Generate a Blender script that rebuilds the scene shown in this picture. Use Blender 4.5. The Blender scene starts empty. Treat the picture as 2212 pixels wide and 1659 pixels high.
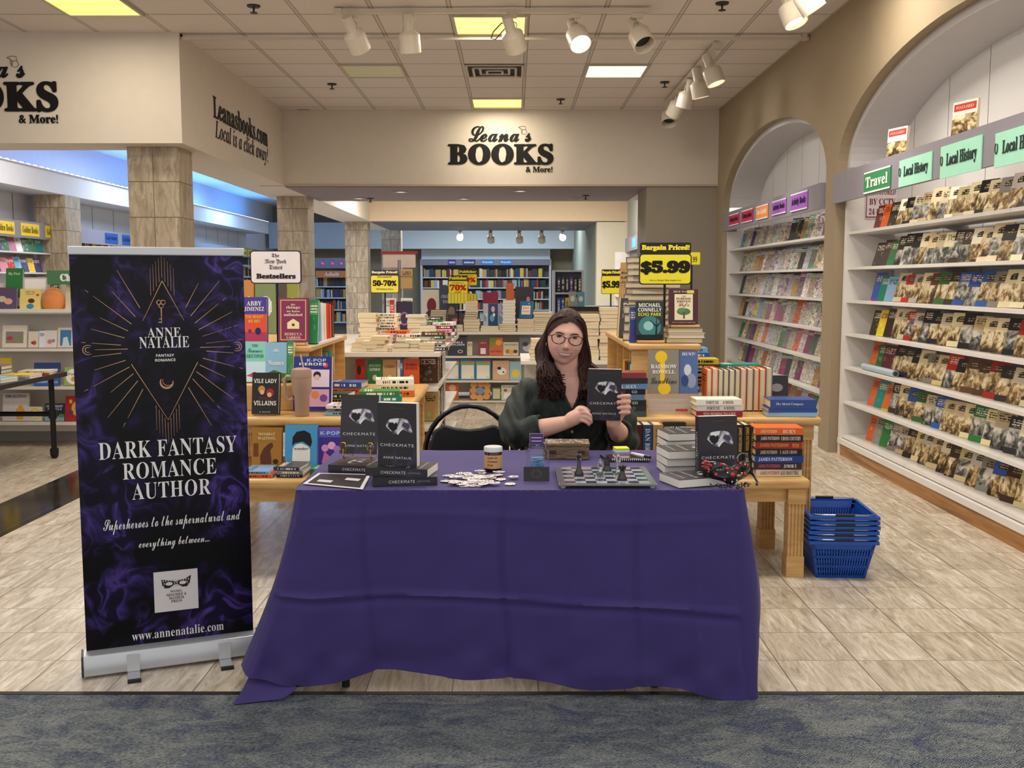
import bpy, bmesh, math, random
from mathutils import Vector, Matrix, Euler
random.seed(7)
S = bpy.context.scene
COL = S.collection
R = math.radians
FPX, EYE, U0, V0, TP = 2170.0, 1.44, 1110.0, 829.5, 222.5/2170.0
PIT = math.atan(TP); CP, SP = math.cos(PIT), math.sin(PIT)

# ---------------------------------------------------------------- camera, world, exposure
cam = bpy.data.cameras.new('camera'); cam.sensor_width = 36; cam.lens = 36*FPX/2212; cam.shift_x = -4/2212
cam.clip_end = 200
co = bpy.data.objects.new('camera', cam); COL.objects.link(co)
co.location = (0, 0, EYE); co.rotation_euler = (R(90)-PIT, 0, 0); S.camera = co
S.view_settings.view_transform = 'Standard'; S.view_settings.look = 'None'
S.view_settings.exposure = 0.0; S.view_settings.gamma = 1; S.view_settings.use_curve_mapping = False
W = bpy.data.worlds.new('concourse_daylight'); S.world = W; W.use_nodes = True
W.node_tree.nodes['Background'].inputs[0].default_value = (1.0, 0.965, 0.935, 1)
W.node_tree.nodes['Background'].inputs[1].default_value = 1.0

def lamp(name, kind, loc, energy, color=(1, .9, .75), size=1, size_y=None, target=None, angle=60, blend=.6):
    l = bpy.data.lights.new(name, kind); l.energy = energy; l.color = color
    if kind == 'AREA':
        l.shape = 'RECTANGLE'; l.size = size; l.size_y = size_y or size
    elif kind == 'SPOT':
        l.spot_size = R(angle); l.spot_blend = blend; l.shadow_soft_size = size
    else:
        l.shadow_soft_size = size
    o = bpy.data.objects.new(name, l); COL.objects.link(o); o.location = loc
    if target is not None:
        o.rotation_euler = (Vector(target)-Vector(loc)).to_track_quat('-Z', 'Y').to_euler()
    return o
WARM, NEUT, BLUE = (1, .91, .78), (1, .95, .89), (.22, .5, 1)
# troffers of the store ceiling between the shop line and the picture's top edge
for x in (-2.4, 0.0, 2.0):
    for y in (4.6, 6.8):
        lamp('troffer_light', 'AREA', (x, y, 3.60), 36, WARM, .6, .6)
# added fill lamps, out of sight, brightening the rooms behind the beams
for x in (-1.8, .8):
    lamp('hidden_fill_light', 'AREA', (x, 18.2, 3.35), 150, NEUT, 1.6, 1.2)
lamp('hidden_fill_light', 'AREA', (-.6, 26.5, 3.3), 200, (.8, .9, 1), 4, 1)
for y in (10.6, 12.6):
    lamp('hidden_fill_light', 'AREA', (-5.0, y, 3.5), 55, NEUT, 1.4, .6)
lamp('hidden_fill_light', 'AREA', (-5.0, 16.5, 3.5), 120, (.62, .78, 1), 1.6, 1.2)
lamp('hidden_fill_light', 'AREA', (-5.2, 22.5, 3.5), 160, (.35, .62, 1), 1.6, 1.2)

# ---------------------------------------------------------------- pixel helpers (photo frame 2212 x 1659)
def ray(u, v):
    a = (u-U0)/FPX; b = (V0-v)/FPX
    return Vector((a, CP+b*SP, -SP+b*CP))
def onZ(u, v, z):
    d = ray(u, v); t = (z-EYE)/d.z; return Vector((d.x*t, d.y*t, z))
def onY(u, v, y):
    d = ray(u, v); t = y/d.y; return Vector((d.x*t, y, EYE+d.z*t))
def onX(u, v, x):
    d = ray(u, v); t = x/d.x; return Vector((x, d.y*t, EYE+d.z*t))

# ---------------------------------------------------------------- colour + materials
def lin(c):
    return tuple((x/12.92 if x <= .04045 else ((x+.055)/1.055)**2.4) for x in c)
def hx(h):
    return tuple(int(h[i:i+2], 16)/255 for i in (0, 2, 4))
def L4(h):
    c = hx(h) if isinstance(h, str) else h
    return (*lin(c[:3]), 1)
MATS = {}
class NT:
    """small node builder"""
    def __init__(s, name):
        s.m = bpy.data.materials.new(name); s.m.use_nodes = True; s.t = s.m.node_tree
        s.b = s.t.nodes['Principled BSDF']; s.out = s.t.nodes['Material Output']
    def n(s, typ, ins=None, **kw):
        q = s.t.nodes.new('ShaderNode'+typ)
        for k, v in kw.items(): setattr(q, k, v)
        for k, v in (ins or {}).items(): s.set(q.inputs[k], v)
        return q
    def set(s, sock, v):
        if isinstance(v, bpy.types.NodeSocket): s.t.links.new(v, sock)
        elif isinstance(v, str): sock.default_value = L4(v)
        else: sock.default_value = v
    def math(s, op, a, b=0.0, c=None, clamp=False):
        q = s.t.nodes.new('ShaderNodeMath'); q.operation = op; q.use_clamp = clamp
        s.set(q.inputs[0], a); s.set(q.inputs[1], b)
        if c is not None: s.set(q.inputs[2], c)
        return q.outputs[0]
    def mix(s, f, a, b, blend='MIX'):
        q = s.t.nodes.new('ShaderNodeMix'); q.data_type = 'RGBA'; q.blend_type = blend
        s.set(q.inputs[0], f); s.set(q.inputs[6], a); s.set(q.inputs[7], b); return q.outputs[2]
    def ramp(s, f, stops, interp='LINEAR'):
        q = s.t.nodes.new('ShaderNodeValToRGB'); q.color_ramp.interpolation = interp
        el = q.color_ramp.elements
        while len(el) < len(stops): el.new(.5)
        for e, (p, c) in zip(el, stops):
            e.position = p; e.color = L4(c) if isinstance(c, (str, tuple)) else (c, c, c, 1)
        s.set(q.inputs[0], f); return q.outputs[0]
    def noise(s, vec, scale, detail=3, rough=.55, dist=0):
        q = s.n('TexNoise', {'Scale': scale, 'Detail': detail, 'Roughness': rough, 'Distortion': dist})
        if vec is not None: s.set(q.inputs['Vector'], vec)
        return q.outputs['Fac']
    def coord(s, which='Object', scale=(1, 1, 1), loc=(0, 0, 0), rot=(0, 0, 0)):
        tc = s.n('TexCoord'); mp = s.n('Mapping', {'Vector': tc.outputs[which]})
        mp.inputs['Scale'].default_value = scale; mp.inputs['Location'].default_value = loc; mp.inputs['Rotation'].default_value = rot
        return mp.outputs[0]
    def pos(s, scale=(1, 1, 1), rot=(0, 0, 0)):
        g = s.n('NewGeometry'); mp = s.n('Mapping', {'Vector': g.outputs['Position']})
        mp.inputs['Scale'].default_value = scale; mp.inputs['Rotation'].default_value = rot
        return mp.outputs[0]
    def sep(s, v):
        return s.n('SeparateXYZ', {'Vector': v}).outputs
    def bump(s, h, strength=.2, dist=.01):
        q = s.n('Bump', {'Height': h, 'Strength': strength, 'Distance': dist}); s.set(s.b.inputs['Normal'], q.outputs[0])
    def done(s, color=None, rough=.5, metal=0, spec=.5, **kw):
        if color is not None: s.set(s.b.inputs['Base Color'], color)
        s.set(s.b.inputs['Roughness'], rough); s.set(s.b.inputs['Metallic'], metal); s.b.inputs['Specular IOR Level'].default_value = spec
        for k, v in kw.items(): s.set(s.b.inputs[k.replace('_', ' ')], v)
        MATS[s.m.name] = s.m; return s.m
def mat(h, rough=.55, metal=0, spec=.4, emit=0, name=None, vary=.06, trans=0, alpha=1, **kw):
    """plain material with a slight procedural mottling"""
    key = ('m', str(h), rough, metal, spec, emit, trans, alpha, str(kw))
    if key in MATS: return MATS[key]
    q = NT(name or 'surface_'+(h if isinstance(h, str) else 'x'))
    c = L4(h)
    f = q.noise(q.coord('Object', (1, 1, 1)), 9, 2)
    dark = tuple(x*(1-vary) for x in c[:3])+(1,); light = tuple(min(1, x*(1+vary)) for x in c[:3])+(1,)
    col = q.mix(f, dark, light)
    if emit:
        q.set(q.b.inputs['Emission Color'], c); q.b.inputs['Emission Strength'].default_value = emit
    if trans: q.b.inputs['Transmission Weight'].default_value = trans
    if alpha < 1: q.b.inputs['Alpha'].default_value = alpha
    m = q.done(col, rough, metal, spec, **kw); MATS[key] = m; return m

# ---------------------------------------------------------------- mesh builder
class MB:
    def __init__(s): s.v = []; s.f = []; s.mi = []; s.cur = 0
    def slot(s, i): s.cur = i; return s
    def add(s, vs, fs):
        n = len(s.v); s.v += [tuple(v) for v in vs]; s.f += [tuple(i+n for i in f) for f in fs]; s.mi += [s.cur]*len(fs); return s
    def box(s, x0, x1, y0, y1, z0, z1, M=None):
        vs = [Vector((x, y, z)) for z in (z0, z1) for y in (y0, y1) for x in (x0, x1)]
        if M is not None: vs = [M @ v for v in vs]
        return s.add(vs, [(0, 2, 3, 1), (4, 5, 7, 6), (0, 1, 5, 4), (2, 6, 7, 3), (0, 4, 6, 2), (1, 3, 7, 5)])
    def quad(s, a, b, c, d): return s.add([a, b, c, d], [(0, 1, 2, 3)])
    def prism(s, pts, axis, a, b):
        """extrude a 2D outline along axis x/y/z from a to b; pts are the two other axes in order"""
        def P(p, t):
            return {'x': (t, p[0], p[1]), 'y': (p[0], t, p[1]), 'z': (p[0], p[1], t)}[axis]
        n = len(pts); vs = [P(p, a) for p in pts]+[P(p, b) for p in pts]
        fs = [tuple(range(n)), tuple(range(2*n-1, n-1, -1))]+[(i, i+n, (i+1) % n+n, (i+1) % n) for i in range(n)]
        return s.add(vs, fs)
    def tube(s, pts, r, n=10, closed=False, caps=True):
        pts = [Vector(p) for p in pts]; m = len(pts)
        rs = r if isinstance(r, (list, tuple)) else [r]*m
        up = None; vs = []; fs = []
        for i, p in enumerate(pts):
            if closed: t = pts[(i+1) % m]-pts[i-1]
            else: t = pts[min(i+1, m-1)]-pts[max(i-1, 0)]
            t.normalize()
            if up is None: up = t.orthogonal().normalized()
            up = (up-t*up.dot(t)); up = up.normalized() if up.length > 1e-6 else t.orthogonal().normalized()
            w = t.cross(up)
            for k in range(n):
                a = 2*math.pi*k/n; vs.append(p+(up*math.cos(a)+w*math.sin(a))*rs[i])
        for i in range(m if closed else m-1):
            j = (i+1) % m
            for k in range(n): fs.append((i*n+k, i*n+(k+1) % n, j*n+(k+1) % n, j*n+k))
        if caps and not closed: fs += [tuple(range(n-1, -1, -1)), tuple((m-1)*n+k for k in range(n))]
        return s.add(vs, fs)
    def cyl(s, p, q, r, n=16, r2=None): return s.tube([p, q], [r, r if r2 is None else r2], n)
    def lathe(s, prof, n=24, c=(0, 0, 0), M=None):
        vs = []; fs = []; m = len(prof)
        for r, z in prof:
            for k in range(n):
                a = 2*math.pi*k/n; p = Vector((r*math.cos(a), r*math.sin(a), z))
                vs.append((M @ p if M is not None else p)+Vector(c))
        for i in range(m-1):
            for k in range(n): fs.append((i*n+k, i*n+(k+1) % n, (i+1)*n+(k+1) % n, (i+1)*n+k))
        if prof[0][0] > 1e-5: fs.append(tuple(range(n-1, -1, -1)))
        if prof[-1][0] > 1e-5: fs.append(tuple((m-1)*n+k for k in range(n)))
        return s.add(vs, fs)
    def mesh(s, name='mesh'):
        me = bpy.data.meshes.new(name); me.from_pydata(s.v, [], s.f)
        if any(s.mi): me.polygons.foreach_set('material_index', s.mi)
        me.update(); return me
def smooth(o, ang=40):
    me = o.data
    for p in me.polygons: p.use_smooth = True
    try: me.set_sharp_from_angle(angle=R(ang))
    except Exception: pass
    return o
def obj(name, mb, mats, parent=None, sm=False, bevel=0, loc=None, rot=None, seg=2):
    me = mb.mesh(name) if isinstance(mb, MB) else mb
    for m in (mats if isinstance(mats, (list, tuple)) else [mats]):
        if m is not None: me.materials.append(m)
    o = bpy.data.objects.new(name, me); COL.objects.link(o)
    if parent is not None: o.parent = parent
    if loc is not None: o.location = loc
    if rot is not None: o.rotation_euler = rot
    if bevel:
        b = o.modifiers.new('bevel', 'BEVEL'); b.width = bevel; b.segments = seg; b.limit_method = 'ANGLE'; b.angle_limit = R(40)
    if sm or bevel: smooth(o)
    return o
def tag(o, label=None, cat=None, group=None, kind=None):
    if label: o['label'] = label
    if cat: o['category'] = cat
    if group: o['group'] = group
    if kind: o['kind'] = kind
    return o
def thing(name, label, cat, loc=(0, 0, 0), rz=0, group=None):
    o = bpy.data.objects.new(name, None); COL.objects.link(o); o.location = loc; o.rotation_euler = (0, 0, rz); o.empty_display_size = .05
    return tag(o, label, cat, group)
def struct(name, mb, m, **kw): return tag(obj(name, mb, m, **kw), kind='structure')
def kids(o): return [c for c in bpy.data.objects if c.parent == o]
def dup(o, parent=None, **props):
    c = o.copy(); COL.objects.link(c)
    if parent is not None: c.parent = parent
    for k, v in props.items(): c[k] = v
    for ch in o.children: dup(ch, c)
    return c

# ---------------------------------------------------------------- lettering
def sty(s, k):
    U, l, d = {'B': (0x1D400, 0x1D41A, 0x1D7CE), 'I': (0x1D468, 0x1D482, 0x1D7CE), 'S': (0x1D4D0, 0x1D4EA, 0x1D7CE), 'F': (0x1D56C, 0x1D586, 0x1D7CE), 'H': (0x1D5D4, 0x1D5EE, 0x1D7EC)}.get(k, (0, 0, 0))
    if not U: return s
    return ''.join(chr(U+ord(c)-65) if 'A' <= c <= 'Z' else chr(l+ord(c)-97) if 'a' <= c <= 'z' else chr(d+ord(c)-48) if '0' <= c <= '9' else c for c in s)
TXT = []
def text_mesh(s, k='', w=None, h=None, fat=0, thin=0, shear=0, space=1, res=2, lines=1.0):
    if not TXT:
        TXT.append(bpy.data.curves.new('lettering', 'FONT')); TXT.append(bpy.data.objects.new('lettering', TXT[0]))
    cu, o = TXT; cu.offset = thin; cu.body = sty(s, k); cu.size = 1; cu.resolution_u = res
    cu.shear = shear; cu.space_character = space; cu.space_line = lines; cu.align_x = 'CENTER'
    me = bpy.data.meshes.new_from_object(o)
    xs = [v.co.x for v in me.vertices]; ys = [v.co.y for v in me.vertices]
    x0, x1, y0, y1 = min(xs), max(xs), min(ys), max(ys)
    sx = (w/(x1-x0)) if w else None; sy = (h/(y1-y0)) if h else None
    sx = sx or sy; sy = sy or sx
    vs = [((v.co.x-(x0+x1)/2)*sx, (v.co.y-(y0+y1)/2)*sy, 0) for v in me.vertices]; fs = [tuple(p.vertices) for p in me.polygons]
    bpy.data.meshes.remove(me)
    if fat:
        b = fat*sy; mb = MB()
        for kk, (dx, dy) in enumerate([(b*f*math.cos(a*math.pi/8), .65*b*f*math.sin(a*math.pi/8)) for f in (.55, 1) for a in range(0, 16, 2 if f < 1 else 1)]+[(0, 0)]):
            mb.add([(x+dx, y+dy, kk*max(2e-5, h*1.5e-4 if h else 2e-5)) for x, y, z in vs], fs)
        return mb.mesh('lettering')
    return MB().add(vs, fs).mesh('lettering')
UP = Matrix(((1, 0, 0, 0), (0, 0, -1, 0), (0, 1, 0, 0), (0, 0, 0, 1)))   # text plane stood up, facing -y
def lettering(parent, s, loc, color, M=None, name='lettering', emit=0, **kw):
    """lettering as a part: M turns the text plane (xy) into the parent's frame; default stands facing -y"""
    me = text_mesh(s, **kw)
    o = bpy.data.objects.new(name, me); COL.objects.link(o); me.materials.append(mat(color, .6, spec=.25, vary=.02))
    o.parent = parent; o.matrix_local = Matrix.Translation(loc) @ (M if M is not None else UP)
    return o
# ================================================================ setting materials
def m_floor():
    q = NT('travertine_floor_tile'); g = q.n('NewGeometry'); x, y, z = q.sep(g.outputs['Position'])
    T = .3048
    xs = q.math('DIVIDE', q.math('ADD', x, 20.03), T); ys = q.math('DIVIDE', q.math('ADD', y, -3.40+T*20), T)
    ix = q.math('FLOOR', xs); iy = q.math('FLOOR', ys)
    fx = q.math('FRACT', xs); fy = q.math('FRACT', ys)
    ex = q.math('MINIMUM', fx, q.math('SUBTRACT', 1.0, fx)); ey = q.math('MINIMUM', fy, q.math('SUBTRACT', 1.0, fy))
    gx = q.math('LESS_THAN', ex, .0085); gy = q.math('LESS_THAN', ey, .006)
    idv = q.n('CombineXYZ', {'X': ix, 'Y': iy, 'Z': 0.0}).outputs[0]
    wn = q.n('TexWhiteNoise', {'Vector': idv})
    off = q.n('VectorMath', {0: wn.outputs['Color'], 1: (30, 30, 30)}, operation='MULTIPLY').outputs[0]
    mp = q.pos((9, 1.5, 1), (0, 0, R(14)))
    v = q.n('VectorMath', {0: mp, 1: off}, operation='ADD').outputs[0]
    n1 = q.noise(v, 1.9, 6, .66, 1.6); n2 = q.noise(v, 5.5, 5, .7, .8)
    c1 = q.ramp(n1, [(.30, '9a8e7d'), (.45, 'bfb39f'), (.57, 'd3c9b8'), (.70, 'e8e2d7')])
    c2 = q.mix(q.math('MULTIPLY', q.ramp(n2, [(.52, 0.0), (.68, 1.0)]), .55), c1, '8f806c')
    tint = q.mix(q.math('MULTIPLY', wn.outputs['Value'], .35), c2, 'a8977f', 'MULTIPLY')
    c3 = q.mix(.55, c2, tint)
    # black border strip under the pillar line
    band = q.math('MULTIPLY', q.math('GREATER_THAN', x, -3.34), q.math('LESS_THAN', x, -2.90))
    c4 = q.mix(band, c3, '2b2724')
    grout = q.math('MAXIMUM', gx, gy)
    c5 = q.mix(q.math('MULTIPLY', grout, .8), c4, q.mix(band, '5c5044', '57504a'))
    q.bump(grout, .25, -.002)
    return q.done(c5, q.mix(band, (.34, .34, .34, 1), (.12, .12, .12, 1)), 0, .45)
def m_carpet():
    q = NT('carpet_tile'); p = q.pos()
    n1 = q.noise(q.pos((3.2, 5.5, 1), (0, 0, R(12))), 1.8, 6, .72, .9)
    n2 = q.noise(q.pos((85, 120, 1)), 1, 2, .6); n3 = q.noise(q.pos((240, 240, 240)), 1, 1)
    w = q.n('TexWave', {'Vector': q.pos((1, 1, 1), (0, 0, R(58))), 'Scale': 52, 'Distortion': 7, 'Detail': 2}).outputs['Fac']
    base = q.ramp(n1, [(.38, '2c3c60'), (.49, '4f5c6a'), (.59, '848a89')])
    fl = q.math('ADD', q.math('MULTIPLY', n2, .7), q.math('MULTIPLY', w, .35))
    c = q.mix(q.ramp(fl, [(.44, 0.0), (.62, 1.0)]), q.mix(.75, base, '10161f'), q.mix(.50, base, 'a2a4a0'))
    c = q.mix(q.ramp(n1, [(.34, 1.0), (.46, 0.0)]), c, q.mix(.40, c, '1f3050'))
    q.bump(q.math('ADD', fl, n3), .5, .004)
    return q.done(c, .95, 0, .1)
def m_trav(rows=.327, warm=0, h0=.12):
    key = ('trav', rows, warm, h0)
    if key in MATS: return MATS[key]
    q = NT('travertine_pillar_tile'); g = q.n('NewGeometry'); x, y, z = q.sep(g.outputs['Position'])
    zs = q.math('DIVIDE', q.math('ADD', z, h0), rows); iz = q.math('FLOOR', zs); fz = q.math('FRACT', zs)
    tc = q.n('TexCoord'); gx, gy, gz = q.sep(tc.outputs['Generated'])
    s = q.math('MULTIPLY', q.math('ADD', gx, 0.0), 2.0)
    half = q.math('FLOOR', s)
    nor = q.sep(g.outputs['Normal']); isf = q.math('GREATER_THAN', q.math('ABSOLUTE', nor[1]), .5)
    idv = q.n('CombineXYZ', {'X': half, 'Y': iz, 'Z': isf}).outputs[0]
    wn = q.n('TexWhiteNoise', {'Vector': idv})
    off = q.n('VectorMath', {0: wn.outputs['Color'], 1: (40, 40, 40)}, operation='MULTIPLY').outputs[0]
    v = q.n('VectorMath', {0: q.pos((9, 9, 2.2), (R(7), R(5), 0)), 1: off}, operation='ADD').outputs[0]
    n = q.noise(v, 1.5, 6, .62, 1.2); n2 = q.noise(v, 4, 4, .7, 2.0)
    c = q.ramp(n, [(.3, '8a7a65'), (.45, 'a99880'), (.58, 'bcac94'), (.74, 'd2c7b2')])
    c = q.mix(q.ramp(n2, [(.58, 0.0), (.66, .55)]), c, '6e604e')
    c = q.mix(q.math('MULTIPLY', wn.outputs['Value'], .28), c, '7c6e5b')
    e = q.math('MINIMUM', fz, q.math('SUBTRACT', 1.0, fz)); j = q.math('LESS_THAN', e, .011)
    jm = q.math('MULTIPLY', q.math('LESS_THAN', q.math('ABSOLUTE', q.math('SUBTRACT', gx, .5)), .006), isf)
    c = q.mix(q.math('MAXIMUM', j, jm), c, '584b3c')
    m = q.done(c, .32, 0, .4); MATS[key] = m; return m
def m_ceiling():
    q = NT('ceiling_tile_grid'); g = q.n('NewGeometry'); x, y, z = q.sep(g.outputs['Position'])
    T = .635
    fx = q.math('FRACT', q.math('DIVIDE', q.math('ADD', x, 20*T-.114), T)); fy = q.math('FRACT', q.math('DIVIDE', q.math('ADD', y, 20*T-8.60), T))
    ax = q.math('MINIMUM', fx, q.math('SUBTRACT', 1.0, fx)); ay = q.math('MINIMUM', fy, q.math('SUBTRACT', 1.0, fy))
    bar = q.math('LESS_THAN', ax, .022); bar2 = q.math('LESS_THAN', ay, .013)
    edge = q.math('MULTIPLY', q.math('LESS_THAN', ax, .03), q.math('SUBTRACT', 1.0, bar))
    edge2 = q.math('MULTIPLY', q.math('LESS_THAN', ay, .021), q.math('SUBTRACT', 1.0, bar2))
    n = q.noise(q.pos((60, 60, 60)), 1, 2)
    c = q.mix(n, 'd3c8bf', 'ddd3cb')
    c = q.mix(q.math('MAXIMUM', bar, bar2), c, 'c6bcb3')
    c = q.mix(q.math('MAXIMUM', edge, edge2), c, '6e6053')
    return q.done(c, .9, 0, .1)
def paint(h, rough=.75, n=.04):
    return mat(h, rough, 0, .15, vary=n)
M_FLOOR, M_CARPET, M_CEIL = m_floor(), m_carpet(), m_ceiling()
P_FASC = paint('d2c7b9'); P_OLIVE = paint('a09078'); P_TAUPE = paint('988f80'); P_WHITE = paint('dcd6cf', .5); P_SOFF = paint('9d9088')
P_SHELF = mat('e3dfdb', .32, spec=.5); P_GREY = mat('8b8791', .5); P_BLACK = mat('161412', .45)

# ================================================================ floor, carpet, ceiling
struct('floor', MB().box(-11, 4, 3.40, 32, -.1, 0), M_FLOOR)
struct('floor_carpet', MB().box(-7, 7, -1.5, 3.375, -.1, .004), M_CARPET)
struct('trim_1', MB().box(-7, 7, 3.375, 3.40, -.1, .006), mat('1f1d1c', .5))
CZ = 3.64
struct('ceiling', MB().box(-3.2, 2.66, 3.4, 13.4, CZ, CZ+.08), M_CEIL)
struct('ceiling_front', MB().box(-9, -3.2, 3.4, 9.4, CZ, CZ+.08), M_CEIL)
struct('ceiling_side', MB().box(-9, -3.2, 9.4, 32, CZ, CZ+.08), paint('d8d8dc'))
struct('ceiling_back', MB().box(-3.2, 4, 13.4, 32, CZ, CZ+.08), paint('cfcac4'))

# ================================================================ beams with fascia faces
YB = 13.25
struct('wall_fascia_back', MB().box(-2.98, 2.66, YB, 15.6, 2.67, CZ), P_FASC)
struct('wall_fascia_side', MB().box(-3.62, -2.98, 9.20, 24.6, 2.672, CZ), P_FASC)
struct('wall_fascia_front', MB().box(-9, -3.62, 9.20, 9.69, 2.672, CZ), P_FASC)
struct('wall_fascia_middle', MB().box(-2.98, 2.9, 21.0, 24.6, 2.67, CZ), paint('d9c3a6'))
struct('wall_fascia_far', MB().box(-7, 2.5, 29.0, 29.3, 2.36, 3.1), paint('b9c4cc'))
# grey-painted soffits under the two deep beams
struct('trim_2', MB().box(-2.98, 1.74, YB+.02, 15.58, 2.655, 2.671), paint('8b8084'))
struct('trim_3', MB().box(-2.98, 2.3, 21.02, 24.58, 2.655, 2.671), paint('74757e'))
struct('trim_4', MB().box(-3.3, 2.65, YB-.012, YB, 2.665, 2.69), paint('b8a994'))
# tan wall block and rooms behind it
struct('wall_block', MB().box(1.73, 2.70, YB+.03, 14.2, 0, 2.67), P_TAUPE)
struct('wall_right_middle', MB().box(2.35, 2.5, 14.2, 21, 0, CZ), paint('a3a49c'))
struct('wall_panel_far_right', MB().box(1.72, 2.6, 21.02, 21.3, 0, 2.67), paint('d8d0bb'))
struct('wall_right_far', MB().box(1.72, 1.9, 21.3, 30, 0, CZ), paint('8f978c'))
struct('wall_back', MB().box(-11, 4, 30.0, 30.2, 0, CZ), paint('8e8470'))
struct('wall_left', MB().box(-7.3, -7.12, 3.4, 30, 0, CZ), paint('cfcdd2'))

# ================================================================ right wall with two arched niches
XW, XL, ZS = 2.65, 2.735, 2.36
ARCH = [(10.785, 2.125, .72), (6.25, 2.125, .72)]
def arch_pts(cy, a, b, n=40, z0=ZS):
    return [(cy+a*math.cos(math.pi*i/n), z0+b*math.sin(math.pi*i/n)) for i in range(n+1)]
w = MB()
ys = [13.4, 12.91, 8.66, 8.375, 4.125, 3.3]
for a, b in ((0, 1), (2, 3), (4, 5)):
    w.quad((XW, ys[a], 0), (XW, ys[b], 0), (XW, ys[b], CZ), (XW, ys[a], CZ))
for cy, a, b in ARCH:
    p = arch_pts(cy, a, b)
    for (y0, z0), (y1, z1) in zip(p, p[1:]):
        w.quad((XW, y0, z0), (XW, y1, z1), (XW, y1, CZ), (XW, y0, CZ))
        w.quad((XW, y0, z0), (XL, y0, z0), (XL, y1, z1), (XW, y1, z1))
    for y in (cy-a, cy+a): w.quad((XW, y, 0), (XL, y, 0), (XL, y, ZS), (XW, y, ZS))
struct('wall_right', w, P_OLIVE)
XB = 3.10
def niche(cy, a, b):
    f = MB(); ai, bi = a-.06, b-.055
    o, i = arch_pts(cy, a, b), arch_pts(cy, ai, bi); nb = arch_pts(cy, ai-.05, bi-.05)
    for k in range(len(o)-1):
        f.quad((XL, *o[k]), (XL, *o[k+1]), (XL, *i[k+1]), (XL, *i[k]))
        f.quad((XL, *i[k]), (XL, *i[k+1]), (XB, *nb[k+1]), (XB, *nb[k]))
    struct('trim_arch', f, paint('c9c6c8', .5), sm=True)
    q = NT('white_wall_panel'); y = q.sep(q.n('NewGeometry').outputs['Position'])[1]
    fr = q.math('FRACT', q.math('DIVIDE', y, .61)); c = q.mix(q.math('LESS_THAN', fr, .012), 'dad8d8', '3a3636')
    struct('wall_niche_back', MB().quad((XB, cy-a, 0), (XB, cy+a, 0), (XB, cy+a, 3.2), (XB, cy-a, 3.2)), q.done(c, .5))
for c_ in ARCH: niche(*c_)

# ================================================================ travertine pillars
def pillar(x0, x1, y0, y1, top, h0=.12):
    struct('pillar', MB().box(x0, x1, y0, y1, 0, top), m_trav(.327, 0, h0))
pillar(-3.575, -3.105, 9.45, 9.86, 2.67, .26)
pillar(-3.47, -3.02, 14.9, 15.35, 2.67)
pillar(-3.53, -3.06, 21.2, 21.6, 2.67)
pillar(-3.4, -2.9, 26, 26.4, 3.0)
pillar(-6.93, -6.48, 14.7, 15.2, 2.68)

# ================================================================ left cove with light strip, panelled wall above the cases
struct('wall_cove_left', MB().box(-6.6, -6.5, 8.5, 26.9, 2.68, 2.98), paint('d0cfd4'))
struct('trim_cove', MB().box(-7.12, -6.6, 8.5, 26.9, 2.68, 2.72), paint('c8c8cf'))
def m_panel():
    q = NT('seamed_white_panel'); y = q.sep(q.n('NewGeometry').outputs['Position'])[1]
    fr = q.math('FRACT', q.math('DIVIDE', y, .9)); c = q.mix(q.math('LESS_THAN', fr, .03), 'd5d4d8', '77757c'); return q.done(c, .5)
struct('wall_panel_left', MB().box(-7.12, -7.10, 8.5, 26.9, 0, 2.68), m_panel())
strip = thing('led_strip', 'dotted white light strip along the cove of the side room', 'light strip', (-6.48, 8.6, 2.985))
obj('strip_tape', MB().box(-.02, .02, 0, 18.3, -.004, .003), mat('e8ecf5', .4), strip)
dots = MB()
for i in range(96): dots.box(-.006, .012, .05+i*.19, .13+i*.19, .003, .014)
tag(obj('light_chip', dots, mat('e6efff', .4, emit=3.0), strip), kind='stuff')
def wash(y, e, c):
    o = lamp('cove_light', 'AREA', (-6.86, y, 2.80), e, c, 3.0, .12)
    z = -Vector((.80, 0, .60)); x = Vector((0, 1, 0)); o.rotation_euler = Matrix((x, z.cross(x), z)).transposed().to_euler()
for y, e, c in ((10, 8, (.52, .60, 1)), (13, 10, (.42, .54, 1)), (16, 16, (.2, .42, 1)), (19, 22, (.12, .36, 1)), (22, 26, (.1, .36, 1)), (25.5, 26, (.1, .36, 1))):
    wash(y, e*1.5, c)

# conduit across the ceiling, store-room bars
tb = thing('ceiling_conduit', 'thin white bar crossing the store ceiling behind the track lights', 'bar', (0, 9.27, 3.60))
obj('bar', MB().box(-3.05, 2.64, -.02, .02, -.012, .012), mat('c9bdae', .5), tb)
for x in (-3.0, 2.6): obj('end_bracket', MB().box(x-.02, x+.02, -.03, .03, -.015, .04), mat('c9bdae', .5), tb)

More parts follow.
